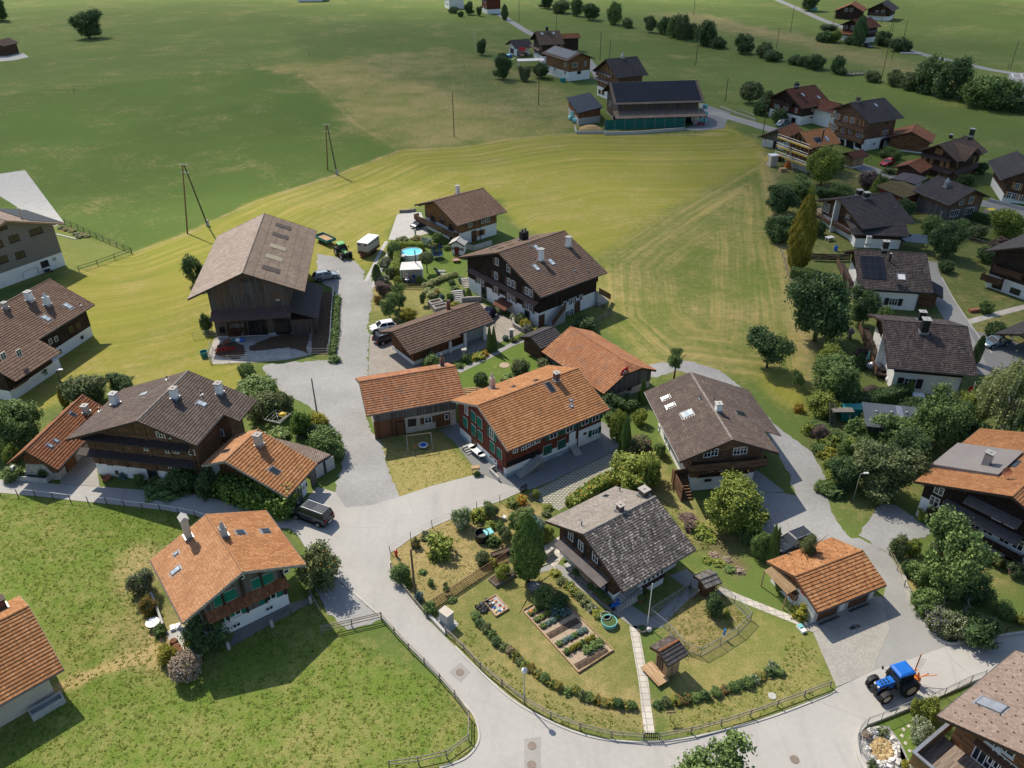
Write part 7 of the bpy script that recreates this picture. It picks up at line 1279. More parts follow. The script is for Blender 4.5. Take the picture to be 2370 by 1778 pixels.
# ------------------------------------------------------------------ vehicles
def hdg(a,b):d=b-a;return math.atan2(d.y,d.x)
def car(label,wf,wr,paint,L=4.3,W=1.78,H=1.48,style='hatch',name='car',cat='car',roofmat=None):
 """wf / wr: where the front and rear wheels on the side turned to us touch the ground"""
 a,b=G(wr),G(wf);rz=hdg(a,b);m=(a+b)/2;n=Vector((-math.sin(rz),math.cos(rz),0))
 if n.dot(m)<0:n=-n
 c=m+n*(W/2-.1);e=thing(name,label,cat,c,rz)
 wb=L*.6;sill,belt=.28,.62*H
 hood,tail={'hatch':(.30,.0),'wagon':(.30,.0),'van':(.2,.0),'sedan':(.28,.2),'suv':(.27,.0)}[style]
 x0,x1=-L/2,L/2
 low=[(x0+.05,sill),(x0,.5),(x0+.05,belt*.92),(x0+.12,belt)]+([(x0+tail*L,belt+.02)] if tail else [])+[(x1-hood*L+.15,belt+.03),(x1-hood*L*.45,belt-.06),(x1-.18,belt-.2),(x1-.02,.55),(x1-.04,sill)]
 mb=MB();W2=W/2;rows=[(-W2+.13,-.03),(-W2+.03,-.01),(-W2,0),(W2,0),(W2-.03,-.01),(W2-.13,-.03)]
 ring=[]
 for y,dz in ((-W2+.12,.0),(-W2,-.05),(W2,-.05),(W2-.12,.0)):
  ring.append([(x*(1 if abs(y)>W2-.05 else .985)*(1 if abs(y)<W2-.05 else .965),y,max(sill,z+dz)) for x,z in low])
 for k in range(3):
  for i in range(len(low)):
   j=(i+1)%len(low);mb.face([ring[k][i],ring[k+1][i],ring[k+1][j],ring[k][j]])
 mb.face([p for p in ring[0]]);mb.face([p for p in reversed(ring[3])])
 mb.box(-wb/2-.36,-W2-.004,sill-.02,-wb/2+.36,-W2+.2,.66,1);mb.box(wb/2-.36,-W2-.004,sill-.02,wb/2+.36,-W2+.2,.66,1);mb.box(-wb/2-.36,W2-.2,sill-.02,-wb/2+.36,W2+.004,.66,1);mb.box(wb/2-.36,W2-.2,sill-.02,wb/2+.36,W2+.004,.66,1)
 mb.build('body',[paint,'rubber'],e)
 cx0=x0+(.14 if not tail else tail*L);cx1=x1-hood*L+.1;rx0=cx0+(.12 if style=='van' else .42 if not tail else .55);rx1=cx1-(.75 if style!='van' else .6);yb,yr=W2-.1,W2-.27
 mb=MB();mb.hx([(cx0,-yb,belt-.02),(cx1,-yb,belt-.02),(cx1,yb,belt-.02),(cx0,yb,belt-.02)],[(rx0,-yr,H-.06),(rx1,-yr,H-.06),(rx1,yr,H-.06),(rx0,yr,H-.06)]);mb.build('windows','glass',e)
 mb=MB();mb.hx([(rx0-.05,-yr-.03,H-.08),(rx1+.05,-yr-.03,H-.08),(rx1+.05,yr+.03,H-.08),(rx0-.05,yr+.03,H-.08)],[(rx0+.08,-yr+.1,H),(rx1-.12,-yr+.1,H),(rx1-.12,yr-.1,H),(rx0+.08,yr-.1,H)])
 for s in (-1,1):
  xm=(cx0+cx1)/2-.1;mb.hx([(xm-.06,s*yb-.02,belt),(xm+.06,s*yb-.02,belt),(xm+.06,s*yb+.012,belt),(xm-.06,s*yb+.012,belt)],[(xm-.06,s*yr-.02,H-.07),(xm+.06,s*yr-.02,H-.07),(xm+.06,s*yr+.02,H-.07),(xm-.06,s*yr+.02,H-.07)])
  for (xa,xb) in ((cx0,rx0),(cx1,rx1)):mb.bar((xa,s*yb,belt),(xb,s*yr,H-.06),.1,.07)
  mb.box(cx1-.35,s*(W2+.02),belt+.02,cx1-.2,s*(W2+.2),belt+.16)
  if style in ('wagon','van','suv'):mb.box(rx0+.1,s*(yr-.06)-.02,H,rx1-.2,s*(yr-.06)+.02,H+.05,1)
 if style=='van':
  mb.box(rx1-1.5,-yr+.15,H+.001,rx1-.35,yr-.15,H+.012,2)
 mb.build('roof',[roofmat or paint,'steel','glass'],e)
 for s in (-1,1):
  for x in (-wb/2,wb/2):
   mb=MB();mb.tube((0,-.1,0),(0,.1,0),.32,.32,18);w=mb.build('wheel','rubber',e,loc=(x,s*(W2-.1),.32));mb=MB();mb.tube((0,s*.085,0),(0,s*.115,0),.21,.19,14)
   for k in range(5):a_=k*1.257;mb.bar((0,s*.11,0),(.18*math.cos(a_),s*.118,.18*math.sin(a_)),.03,.04,1)
   mb.build('rim',['steel','grey_plastic'],w)
  mb=MB();mb.box(x1-.22,s*(W2-.45)-.16,belt-.3,x1-.03,s*(W2-.45)+.2*(1 if s>0 else .6),belt-.16);mb.build('headlight','lamp_white',e)
  mb=MB();mb.box(x0-.005,s*(W2-.32)-.12,belt-.28,x0+.1,s*(W2-.32)+.12,belt-.06);mb.build('tail_light','lamp_red',e)
 mb=MB();mb.box(x0-.03,-.26,.5,x0,.26,.62);mb.box(x1-.03,-.26,.42,x1+.005,.26,.53);mb.build('number_plate','wht',e)
 return e
car('dark anthracite van with glass roof parked beside the workshop',('M',1190,1500),('M',1400,1578),'car_anthracite',4.8,1.9,1.85,'van','van','van')
car('white hatchback parked at the left end of the long garage',('O',275,508),('O',490,470),'car_white',4.1,1.75,1.45)
car('black wagon half under the roof of the long garage',('O',560,590),('O',375,655),'car_black',4.6,1.8,1.48,'wagon')
car('silver wagon beside the big barn with its front to the road',('E',1470,772),('E',1335,797),'car_silver',4.6,1.8,1.5,'wagon')
car('small dark car on the parking place of the honey brown chalet',('T10',462,1468),('T10',515,1450),'car_navy',3.7,1.7,1.5)
car('navy car hidden behind the right end of the long garage',('F',395,1262),('F',462,1185),'car_navy',4.3,1.8,1.5)
car('bright red car at the drive below the tall chalet',('C',818,1150),('C',945,1105),'car_red',4.2,1.8,1.5)
car('blue-grey SUV before the rust-roofed chalet',('R',288,487),('R',355,468),'car_bluegrey',4.4,1.85,1.65,'suv')
car('black car on the grass beside the tall cypress at the top right',('T20',1222,311),('T20',1180,299),'car_black',4.5,1.8,1.48,'wagon')
car('blue-grey car nosing out of the carport at the right edge',('U',1052,393),('U',1125,378),'car_bluegrey',4.3,1.8,1.4,'sedan')
car('anthracite car behind the double garage',('H',430,365),('H',745,235),'car_anthracite',4.7,1.85,1.5,'wagon')
car('small yellow car behind the clipped dark hedge at the right',('V',672,462),('V',728,455),'car_yellow',3.9,1.7,1.55)
car('dark car in front of the white carport in the far centre',('P',245,303),('P',172,290),'car_navy',4.4,1.8,1.5)
def tractor(label,wf,wr,paint,cabroof,hitch=False):
 a,b=G(wr),G(wf);rz=hdg(a,b);n=Vector((-math.sin(rz),math.cos(rz),0));m=(a+b)/2
 if n.dot(m)<0:n=-n
 e=thing('tractor',label,'tractor',m+n*.85,rz);wb=2.35;xr,xf=-wb/2,wb/2
 def wheel(nm,x,y,r,w):
  mb=MB();prof=[(r*.62,-w/2),(r*.93,-w/2),(r,-w*.36),(r,w*.36),(r*.93,w/2),(r*.62,w/2)];k=len(mb.v);mb.lathe(prof,26)
  for i in range(k,len(mb.v)):v=mb.v[i];mb.v[i]=(v[0],v[2],v[1])
  for i in range(18):
   t_=i*math.pi/9
   for s in (-1,1):
    c0,c1=t_+(.0 if s<0 else .17),t_+.22+(.0 if s<0 else .17)
    p0=Vector((math.cos(c0)*r,.0,math.sin(c0)*r));p1=Vector((math.cos(c1)*r*.99,s*w*.47,math.sin(c1)*r*.99));mb.bar(p0,p1,.05,.07)
  o=mb.build(nm,'rubber',e,loc=(x,y,r));mb=MB();s=1 if y>0 else -1
  mb.tube((0,-w*.1,0),(0,s*w*.42,0),r*.63,r*.6,20);mb.tube((0,s*w*.42,0),(0,s*w*.5,0),r*.2,r*.16,12);mb.build('rim','crm' if paint=='blue_paint' else 'steel',o)
 for s in (-1,1):wheel('rear_wheel',xr,s*.85,.8,.48);wheel('front_wheel',xf,s*.85,.58,.38)
 mb=MB();zb=.95
 x0,x1=.1,1.62
 prof=lambda x:1.62-.17*max(0,(x-x0)/(x1-x0))**1.5
 N=8
 for i in range(N):
  xa,xb=x0+(x1-x0)*i/N,x0+(x1-x0)*(i+1)/N;wa,wb_=.42-.1*i/N,.42-.1*(i+1)/N
  def ringp(x,w):z=prof(x);return [(x,-w,zb),(x,-w,z-.18),(x,-w*.78,z-.03),(x,0,z),(x,w*.78,z-.03),(x,w,z-.18),(x,w,zb)]
  r0,r1=ringp(xa,wa),ringp(xb,wb_)
  for j in range(6):mb.face([r0[j],r1[j],r1[j+1],r0[j+1]])
 mb.face(list(reversed(ringp(x1,.32))));mb.build('hood',paint,e)
 mb=MB();mb.box(x1-.02,-.27,1.0,x1+.03,.27,1.4,0);mb.box(.75,-.45,1.08,1.5,-.34,1.32);mb.box(.75,.34,1.08,1.5,.45,1.32)
 for s in (-1,1):
  for k in range(3):mb.box(.5+k*.3,s*.12-.08,prof(.5+k*.3)-.02,.68+k*.3,s*.12+.08,prof(.6+k*.3)+.005)
 mb.build('grille','blk',e)
 for s in (-1,1):
  mb=MB();mb.box(x1-.06,s*.2-.09,1.3,x1+.05,s*.2+.09,1.43);mb.build('headlight','lamp_white',e)
 mb=MB();mb.box(xr-.4,-.32,.55,xf+.35,.32,1.0);mb.tube((xr,-.8,.8),(xr,.8,.8),.14,.14,8);mb.tube((xf,-.8,.58),(xf,.8,.58),.1,.1,8);mb.box(xf-.1,-.35,.4,xf+.55,.35,.75);mb.box(-.3,-.75,.5,.2,-.35,.62);mb.build('chassis','blk',e)
 mb=MB();mb.hx([(-1.5,-.62,1.0),(.12,-.62,1.0),(.12,.62,1.0),(-1.5,.62,1.0)],[(-1.35,-.56,2.42),(-.12,-.56,2.42),(-.12,.56,2.42),(-1.35,.56,2.42)]);mb.build('cab_glass','glass',e)
 mb=MB()
 for s in (-1,1):
  for xa,xb in ((-1.5,-1.35),(.12,-.12),(-.75,-.75)):mb.bar((xa,s*.63,1.0),(xb,s*.57,2.42),.07,.07)
  mb.bar((-1.5,s*.63,1.02),(.12,s*.63,1.02),.07,.1)
  mb.tube((.1,s*.6,1.75),(.4,s*.98,1.9),.018,.018,6);mb.box(.38,s*.98-.08,1.75,.42,s*.98+.1,2.1)
 mb.build('cab_frame','blk',e)
 mb=MB();mb.hx([(-1.5,-.68,2.42),(.12,-.68,2.42),(.12,.68,2.42),(-1.5,.68,2.42)],[(-1.42,-.64,2.56),(.1,-.64,2.54),(.1,.64,2.54),(-1.42,.64,2.56)]);mb.hx([(-1.42,-.64,2.56),(.1,-.64,2.54),(.1,.64,2.54),(-1.42,.64,2.56)],[(-1.25,-.48,2.64),(-.1,-.48,2.62),(-.1,.48,2.62),(-1.25,.48,2.64)]);mb.build('cab_roof',cabroof,e)
 for s in (-1,1):
  mb=MB()
  for i in range(7):
   t0,t1=R(20+i*22),R(20+(i+1)*22);r=.92;mb.hx([(xr-math.cos(t0)*r,s*.55,.8+math.sin(t0)*r),(xr-math.cos(t0)*r,s*1.1,.8+math.sin(t0)*r),(xr-math.cos(t1)*r,s*1.1,.8+math.sin(t1)*r),(xr-math.cos(t1)*r,s*.55,.8+math.sin(t1)*r)],[(xr-math.cos(t0)*(r+.04),s*.55,.8+math.sin(t0)*(r+.04)),(xr-math.cos(t0)*(r+.04),s*1.1,.8+math.sin(t0)*(r+.04)),(xr-math.cos(t1)*(r+.04),s*1.1,.8+math.sin(t1)*(r+.04)),(xr-math.cos(t1)*(r+.04),s*.55,.8+math.sin(t1)*(r+.04))])
  mb.build('fender','blk',e)
  mb=MB()
  for i in range(4):t0,t1=R(40+i*25),R(65+i*25);r=.66;mb.hx([(xf-math.cos(t0)*r,s*.66,.58+math.sin(t0)*r),(xf-math.cos(t0)*r,s*1.06,.58+math.sin(t0)*r),(xf-math.cos(t1)*r,s*1.06,.58+math.sin(t1)*r),(xf-math.cos(t1)*r,s*.66,.58+math.sin(t1)*r)],[(xf-math.cos(t0)*(r+.03),s*.66,.58+math.sin(t0)*(r+.03)),(xf-math.cos(t0)*(r+.03),s*1.06,.58+math.sin(t0)*(r+.03)),(xf-math.cos(t1)*(r+.03),s*1.06,.58+math.sin(t1)*(r+.03)),(xf-math.cos(t1)*(r+.03),s*.66,.58+math.sin(t1)*(r+.03))])
  mb.build('mudguard','blk',e)
 mb=MB();mb.tube((.3,.5,1.3),(.3,.5,2.3),.04,.04,8);mb.build('exhaust','blk',e)
 if hitch:
  t_=thing('hay_rake','orange mounted implement with upright spar behind the blue tractor','farm implement',e.matrix_basis@Vector((xr-1.15,0,0)),rz);mb=MB()
  mb.bar((0,-.55,.8),(0,.55,.8),.12,.14);mb.bar((.3,0,.7),(-.5,0,1.0),.12,.14);mb.bar((-.1,-.3,.7),(-.1,-.15,1.6),.1,.1);mb.bar((-.1,.3,.7),(-.1,.15,1.6),.1,.1);mb.box(-.35,-.4,.6,.1,.4,.95);mb.build('frame','orange_paint',t_)
  mb=MB();mb.bar((-.25,-.35,.9),(-.55,-.55,2.9),.09,.09);mb.bar((-.3,.2,.9),(-.9,.45,1.5),.06,.06);mb.bar((-.3,0,.75),(-1.9,.5,1.0),.05,.05);mb.build('spar','orange_paint',t_)
  mb=MB()
  for k in range(8):mb.tube((-.3-.03*k,-.4,1.1+k*.2),(-.75-.03*k,-.25,1.0+k*.2),.015,.012,5)
  mb.build('tines','rusty',t_)
 return e
tractor('blue tractor with bright blue cab roof driving on the road at the bottom right',('J',435,805),('J',710,718),'blue_paint','blue_paint',True)
tractor('light green tractor with pale green cab roof behind the big barn',('E',1547,592),('E',1487,545),'tractor_green','tractor_green')
g=G(('E',1385,425));e=thing('farm_trailer','flat green farm trailer with wooden bed hitched behind the green tractor','trailer',g,hdg(G(('E',1320,385)),G(('E',1440,440))));mb=MB();mb.box(-2.1,-1.0,.85,2.1,1.0,.95);mb.build('bed','bdl',e);mb=MB()
for a in ((-2.1,-1.04,2.1,-1.0),(-2.1,1.0,2.1,1.04),(-2.14,-1.04,-2.1,1.04),(2.1,-1.04,2.14,1.04)):mb.box(a[0],a[1],.8,a[2],a[3],1.35)
mb.build('side_board','teal_plastic',e)
for x in (-.6,.5):
 for s in (-1,1):mb=MB();mb.tube((0,-.12,0),(0,.12,0),.4,.4,16);mb.build('wheel','rubber',e,loc=(x,s*.85,.4))
mb=MB();mb.bar((2.1,0,.6),(3.2,0,.55),.1,.12);mb.build('drawbar','rusty',e)
a,b=G(('N',130,400)),G(('N',260,330));g=G(('N',150,385));e=thing('livestock_trailer','white box trailer with two small rear windows on the grass by the track','trailer',g,R(70));mb=MB();mb.box(0,-1.1,.55,4.4,1.1,1.15,1);mb.box(0,-1.1,1.15,4.4,1.1,2.75);mb.build('box',['crm','tibr'],e);mb=MB();mb.box(-.05,-1.14,2.75,4.45,1.14,2.83);mb.build('roof','wht',e)
for s in (-.62,.62):mb=MB();mb.box(-.04,s-.32,2.25,.0,s+.32,2.55);mb.build('window','glass',e)
for i in range(4):mb=MB();mb.box(.4+i*1.0,-1.13,2.25,1.0+i*1.0,-1.1,2.5);mb.build('window','glass',e)
for x in (1.9,2.8):
 for s in (-1,1):mb=MB();mb.tube((0,-.12,0),(0,.12,0),.35,.35,16);mb.build('wheel','rubber',e,loc=(x,s*.95,.35))
mb=MB();mb.bar((0,0,.5),(-1.2,0,.45),.12,.12);mb.box(-.5,-.5,.3,-.1,.5,.6);mb.build('drawbar','rusty',e)
# ------------------------------------------------------------------ poles and lamps
def pole(label,base,topy,mat='wood_pole',r=.11,name='utility_pole',group='wooden utility poles',arm=False,lamp=None,h=None):
 g,hh=hgt(base,TL[base[0]][1]+topy/TL[base[0]][2]);hh=h or hh;e=thing(name,label,'pole' if not lamp else 'street lamp',g,0,group)
 mb=MB();mb.tube((0,0,0),(0,0,hh),r,r*.75,8);mb.build('pole',mat,e)
 if arm:mb=MB();mb.bar((-.6,0,hh-.3),(.6,0,hh-.3),.1,.1);[mb.tube((x,0,hh-.25),(x,0,hh),.05,.03,6) for x in (-.5,.5)];mb.build('crossarm','wpg',e)
 if lamp=='globe':mb=MB();mb.ball((0,0,hh),.24,.24,.24,14);mb.lathe([(.2,hh+.1),(.24,hh+.16),(.02,hh+.28)],14,1);mb.build('lamp_head',['wpl','steel'],e)
 elif lamp:mb=MB();mb.bar((0,0,hh),(.55,0,hh+.1),.06,.06);mb.box(.3,-.12,hh+.04,.85,.12,hh+.16,1);mb.build('lamp_head',['steel','lamp_white'],e)
 return e
for p,t_,d in ((('T10',695,878),598,'tall pole alone in the dry upper field'),(('T10',1235,674),385,'tall pole left of the solar shed in the upper field'),(('T10',1347,190),80,'pole behind the steep brown-roofed chalet'),(('T10',1110,137),-5,'pole beside the straight lane at the top'),(('T10',1627,388),200,'taller pole between solar-roofed house and steep slate roof'),(('T10',1689,374),258,'shorter pole before the steep slate roof'),(('T20',110,418),193,'pole at the stream bank near the black solar barn'),(('T20',300,648),498,'pole left of the round pear tree'),(('T20',615,382),178,'pole at the double stream pole, upright one'),(('T20',716,208),45,'pole in the meadow above the stream'),(('T20',97,96),-5,'pole at the top of the stream meadow'),(('T20',1293,532),303,'leaning-looking tall pole right of the small bridge'),(('T20',1365,382),252,'pole on the meadow below the lane bend'),(('T20',1445,232),133,'pole with white insulator at the lane bend'),(('T20',2122,448),262,'pole at the car park'),(('T20',2170,690),535,'pole cut by the right edge near the car park'),(('T20',540,864),684,'pole on the upper lane in front of the rust-roofed chalet'),(('T20',990,158),55,'short pole at the red-roofed barn, top right'),(('T20',1297,150),30,'pole before the farthest gabled chalet'),(('T20',1370,200),150,'short pole right of the top right chalet'),(('T20',1358,195),80,'tall pole right of the top right chalet'),(('T20',2108,440),400,'short post at the lane near the car park')):
 pole(d,p,t_,'wood_pole',.13)
pole('weathered pole in the front garden beside the road fence',('W',168,772),468,'wood_pole',.12);pole('dark pole standing at the gravel road bend',('M',1383,472),150,'wpg',.11);pole('leaning lamp pole with ivy behind the orange outbuilding',('L',880,540),95,'wood_pole',.11,'lamp_pole',None,lamp='arm')
pole('dark pole between pool and pavilion',('N',1000,715),268,'wood_pole',.11);pole('thin white flagpole in the far meadow by the small tree',('T10',828,328),203,'wht',.06,'flagpole',None);pole('bare white flagpole before the mossy chalet',('T12',1930,752),478,'wht',.05,'flagpole',None)
pole('street lamp with white globe at the curved road fence',('T12',1143,1240),1035,'steel',.06,'street_lamp',None,lamp='globe');pole('street lamp at the bend of the gravel track',('T21',1118,1680),1512,'steel',.06,'street_lamp',None,lamp='arm');pole('thin post with bird house in the right garden',('T22',2170,730),660,'wood_pole',.05,'post',None)
e=pole('flagpole with a hanging Swiss flag behind the birch',('T21',1830,1130),925,'wht',.06,'flagpole',None)
hh=hgt(('T21',1830,1130),550+925/2.765)[1];mb=MB()
for i in range(6):x0,x1=-.08-i*.16,-.08-(i+1)*.16;f=lambda x:.1*math.sin(x*9);mb.face([(x0,f(x0),hh-.2+x0*1.4),(x1,f(x1),hh-.2+x1*1.4),(x1,f(x1),hh-1.9+x1*.9),(x0,f(x0),hh-1.9+x0*.9)],1 if i in (2,3) and False else 0)
mb.box(-.62,-.12,hh-1.75,-.46,.1,hh-1.35,1);mb.box(-.72,-.12,hh-1.62,-.36,.1,hh-1.48,1);mb.build('flag',['flag_red','wht'],e)
for lb,l0,l1,tp in (('two-legged ochre power pole at the meadow edge beside the barn',('T00',1200,1496),('T00',1330,1446),('T00',1247,1055)),('two-legged ochre power pole farther up the meadow edge',('T00',2097,1087),('T00',2157,1118),('T00',2114,800))):
 a,b=G(l0),G(l1);m=(a+b)/2;e=thing('power_pole',lb,'power pole',m,0,'two-legged power poles');lo,hi=5,20
 hh=hgt(('T00',(l0[1]+l1[1])/2,(l0[2]+l1[2])/2),tp[2]/2.765)[1]
 for q,mt in ((a,'wood_ochre'),(b,'wood_pole')):mb=MB();mb.tube(q-m,(.15 if q is b else -.15,0,hh),.17,.12,8);mb.build('leg',mt,e)
 mb=MB();mb.box(-.25,-.25,0,.25,.25,1.2);mb.build('footing','concrete',e,loc=b-m)
 for z in (hh,hh-1.6):
  mb=MB();mb.bar((-.75,0,z),(.75,0,z),.09,.09)
  for x in (-.7,0,.7):mb.tube((x,0,z+.04),(x,0,z+.3),.06,.04,6,1)
  mb.build('crossarm',['steel','wpl'],e)
# ------------------------------------------------------------------ fences
def FNC(label,pts,rails=(.5,.95),space=2.4,h=1.05,mat='fence_wood',rail_mat=None,pw=.11,rw=.09,mesh=None,name='fence',smooth=0,every=None,bars=.0,tube=False):
 P=[G(p) for p in pts]
 if smooth:P=smooth_loop(P,smooth,False)
 o=P[0];e=thing(name,label,'railing' if name=='railing' else 'fence',o);L=[0]
 for a,b in zip(P[:-1],P[1:]):L.append(L[-1]+(b-a).length)
 def at(s):
  for i in range(len(P)-1):
   if s<=L[i+1]+1e-6:return P[i].lerp(P[i+1],(s-L[i])/max(1e-6,L[i+1]-L[i]))-o
  return P[-1]-o
 n=max(1,int(round(L[-1]/space)));k=(mat,h,pw,tube)
 if k not in _wm:
  mb=MB()
  if tube:mb.tube((0,0,0),(0,0,h),pw/2,pw/2,8)
  else:mb.tube((0,0,0),(0,0,h),pw*.55,pw*.48,7)
  _wm[k]=mb.mesh('post',[mat])
 for i in range(n+1):
  q=link('post',_wm[k],e,at(L[-1]*i/n));q.rotation_euler=(random.gauss(0,.025),random.gauss(0,.025),random.random()*6);q.scale=(1,1,1+random.uniform(-.05,.05))
 for z in rails:
  mb=MB();S=[L[-1]*i/n for i in range(n+1)];last=None
  for i in range(n):
   za,zb=z+random.uniform(-.03,.03),z+random.uniform(-.03,.03);pa,pb=at(S[i])+Vector((0,0,za)),at(S[i+1])+Vector((0,0,zb))
   if rw<.05 or tube:mb.tube(pa,pb,rw/2,rw/2,6)
   else:mb.tube(pa,pb,rw*.55,rw*.5,6)
  mb.build('rail',rail_mat or mat,e)
 if bars:
  mb=MB();s=bars;
  while s<L[-1]:q=at(s);mb.tube(q+Vector((0,0,rails[0])),q+Vector((0,0,rails[-1])),.012,.012,5);s+=bars
  mb.build('bars',rail_mat or mat,e)
 if mesh:
  mb=MB()
  for i in range(n):a,b=at(L[-1]*i/n),at(L[-1]*(i+1)/n);u=Vector((0,0,1));mb.face([a+u*.05,b+u*.05,b+u*h*.95,a+u*h*.95])
  mb.build('wire_mesh',mesh,e)
 return e
FNC('wooden two-rail fence round the tip of the lower left meadow',TS('T12',(230,715),(335,830),(430,930),(505,1000),(610,1110),(760,1285),(808,1370),(805,1470),(700,1572),(600,1612),(360,1650),(280,1659)),(.45,.85),2.3)
FNC('short wooden fence piece along the lower side of the gravel triangle',TS('T12',(-150,800),(0,765),(115,738),(228,712)),(.4,.75,1.0),2.2)
FNC('long curved two-rail fence of the front garden',TS('T12',(640,800),(745,893),(860,1022),(1000,1133),(1140,1242),(1280,1325),(1440,1392),(1625,1452),(1815,1475),(1905,1478)),(.4,.75),2.6,.9)
FNC('two-rail fence of the front garden right of the little gate',[('T12',2008,1476),('T12',2150,1448),('T22',25,1450),('T22',205,1412),('T22',375,1352),('T22',515,1312),('T22',690,1242),('T22',840,1190),('T22',972,1140)],(.4,.75),2.6,.9)
FNC('two-rail fence at the left side of the front garden',TS('W',(14,590),(60,665),(110,742),(175,820),(235,892)),(.35,.65),2.0,.8)
FNC('thin dark wire fence along the upper side of the front garden',TS('W',(10,490),(70,452),(140,402),(290,322),(410,272),(555,212),(690,172),(800,122),(830,118)),(.55,.95),2.6,1.0,'fence_dark','wire_mesh',.07,.02)
FNC('fence with one pale top rail along the left lane',[(0,1145),(60,1149),(105,1153),(190,1164),(245,1168),(290,1174),(380,1185),(450,1197),(490,1210)],(.95,),2.2,1.0,'wood_pole','wht',.1,.05)
FNC('dark stained rail fence beside the grey house, long side',TS('D',(835,215),(930,255),(1030,295),(1130,345),(1240,395),(1345,440),(1455,490),(1570,540),(1685,585)),(.5,1.0),2.6,1.1,'fence_dark')
FNC('dark stained rail fence beside the grey house, front side',TS('D',(1690,590),(1520,650),(1350,712),(1185,775),(1015,825)),(.5,1.0),3.0,1.1,'fence_dark')
FNC('grey baluster railing on the road wall at the bottom right',TS('J',(1700,510),(1540,560),(1390,630),(1270,690),(1140,750),(1000,805)),(.25,1.15),1.5,1.15,'steel','grey_plastic',.06,.05,name='railing',bars=.16,tube=True)
FNC('grey baluster railing running round the rock garden',TS('J',(725,910),(590,965),(450,1020),(305,1080),(160,1130),(95,1200),(72,1290),(85,1400),(150,1490),(215,1580),(260,1650)),(.25,1.15),1.5,1.15,'steel','grey_plastic',.06,.05,name='railing',bars=.16,tube=True)
FNC('wire mesh fence round the front and right of the chicken run',[('T12',1950,690),('T12',2100,815),('T22',20,880),('T22',85,975),('T22',270,872),('T22',455,752),('T22',462,712),('T22',350,600),('T22',240,512)],(.05,1.05),2.2,1.1,'wpg','steel',.07,.045,'mesh_panel',tube=True)
FNC('wire mesh fence between mossy chalet and chicken run',[('T12',1950,680),('T12',2090,590),('T12',2212,515),('T22',75,505)],(.05,.95),2.0,1.0,'wpg','steel',.07,.04,'mesh_panel',tube=True)
FNC('galvanised tube fence along the manure yard',TS('E',(1465,895),(1450,1080),(1440,1250),(1430,1400),(1420,1505),(1330,1508),(1245,1508)),(.4,.8,1.2),2.5,1.3,'steel',None,.07,.05,tube=True)
FNC('galvanised tube fence at the left corner of the barnyard',TS('E',(640,1560),(480,1572),(345,1578),(270,1585),(265,1510),(290,1420)),(.4,.8,1.1),2.4,1.2,'steel',None,.07,.05,tube=True)
FNC('tube gate panels at the left barn corner',TS('E',(115,1350),(235,1330),(340,1325)),(.3,.7,1.1),1.8,1.2,'steel',None,.06,.05,tube=True);FNC('tube gate between barnyard and manure bed',TS('E',(1215,1500),(1240,1400),(1265,1310)),(.3,.7,1.1),1.8,1.2,'steel',None,.06,.05,tube=True)
FNC('weathered post fence along the right edge of the mown field',TS('T21',(655,90),(680,190),(710,300),(735,360),(755,420)),(.5,.95),2.6,1.05,'wpg',None,.1,.06)
FNC('low dark rail fence round the lawn below the tall chalet',TS('C',(360,1010),(460,1060),(560,1095),(640,1060)),(.45,.9),2.2,.95,'fence_dark',None,.08,.06);FNC('rail fence at the back stairs of the black-brown chalet, upper run',TS('F',(1770,1060),(1860,1100),(1945,1150)),(.5,.95),2.0,1.05,'fence_dark');FNC('light rail fence at the back stairs, lower run',TS('F',(1970,1160),(1880,1200),(1790,1250),(1660,1330)),(.4,.8),2.0,.9,'fence_wood')
FNC('stone posts with wire along the terrace of the green-shuttered chalet',TS('K',(1060,1575),(1240,1480),(1518,1340),(1780,1190),(1935,1085)),(.6,),3.6,.8,'concrete','wire_mesh',.32,.02);FNC('old wooden fence along the drive to the gravel forecourt',TS('T22',(1350,295),(1400,400),(1450,510),(1510,610),(1580,720)),(.4,.8),2.2,.95,'fence_wood',None,.09,.06);FNC('low fence round the cherry tree garden at the road',TS('T22',(1590,760),(1680,820),(1790,840),(1900,835),(2000,812),(2212,780)),(.6,.9),2.0,.95,'fence_dark',None,.07,.05)
FNC('plank fence left of the solar collector chalet',TS('T21',(850,145),(970,150),(1095,150)),(.25,.5,.75,1.0,1.25),1.6,1.4,'tis' if False else 'wood_pole',None,.1,.22);FNC('stacked timber rails above the shrubs, upper right',TS('T20',(950,1215),(1060,1185),(1150,1160)),(.4,.8),2.4,.9,'fence_wood');FNC('rail fence between the yew and the plank balcony chalet',TS('V',(535,625),(640,655),(760,685)),(.4,.8),2.4,.95,'fence_wood');FNC('rail fence along the lawn below the timber house',TS('V',(465,670),(515,610),(535,625)),(.4,.8),2.2,.95,'fence_wood')
FNC('post and rail fence beside the gravel triangle and rose tree',TS('K',(1925,1000),(1990,1120),(2020,1180)),(.4,.8),1.8,.95,'fence_wood');FNC('small railing at the gate of the upper lane garden',TS('R',(20,385),(-60,350),(-140,330)),(.5,),2.0,.8,'concrete',None,.2,.12)
def pickets(label,pts,h,gap,mat,name='picket_fence',cat='fence'):
 P=[G(p) for p in pts];e=thing(name,label,cat,P[0]);mb=MB();o=P[0];mr=MB()
 for a,b in zip(P[:-1],P[1:]):
  n=max(2,int((b-a).length/gap))
  for i in range(n+1):q=a.lerp(b,i/n)-o;mb.box(q.x-.035,q.y-.015,.06,q.x+.035,q.y+.015,h)
  for z in (.25*h,.8*h):mr.bar(a-o+Vector((0,.03,z)),b-o+Vector((0,.03,z)),.04,.07)
 mb.build('pickets',mat,e);mr.build('rail',mat,e);return e
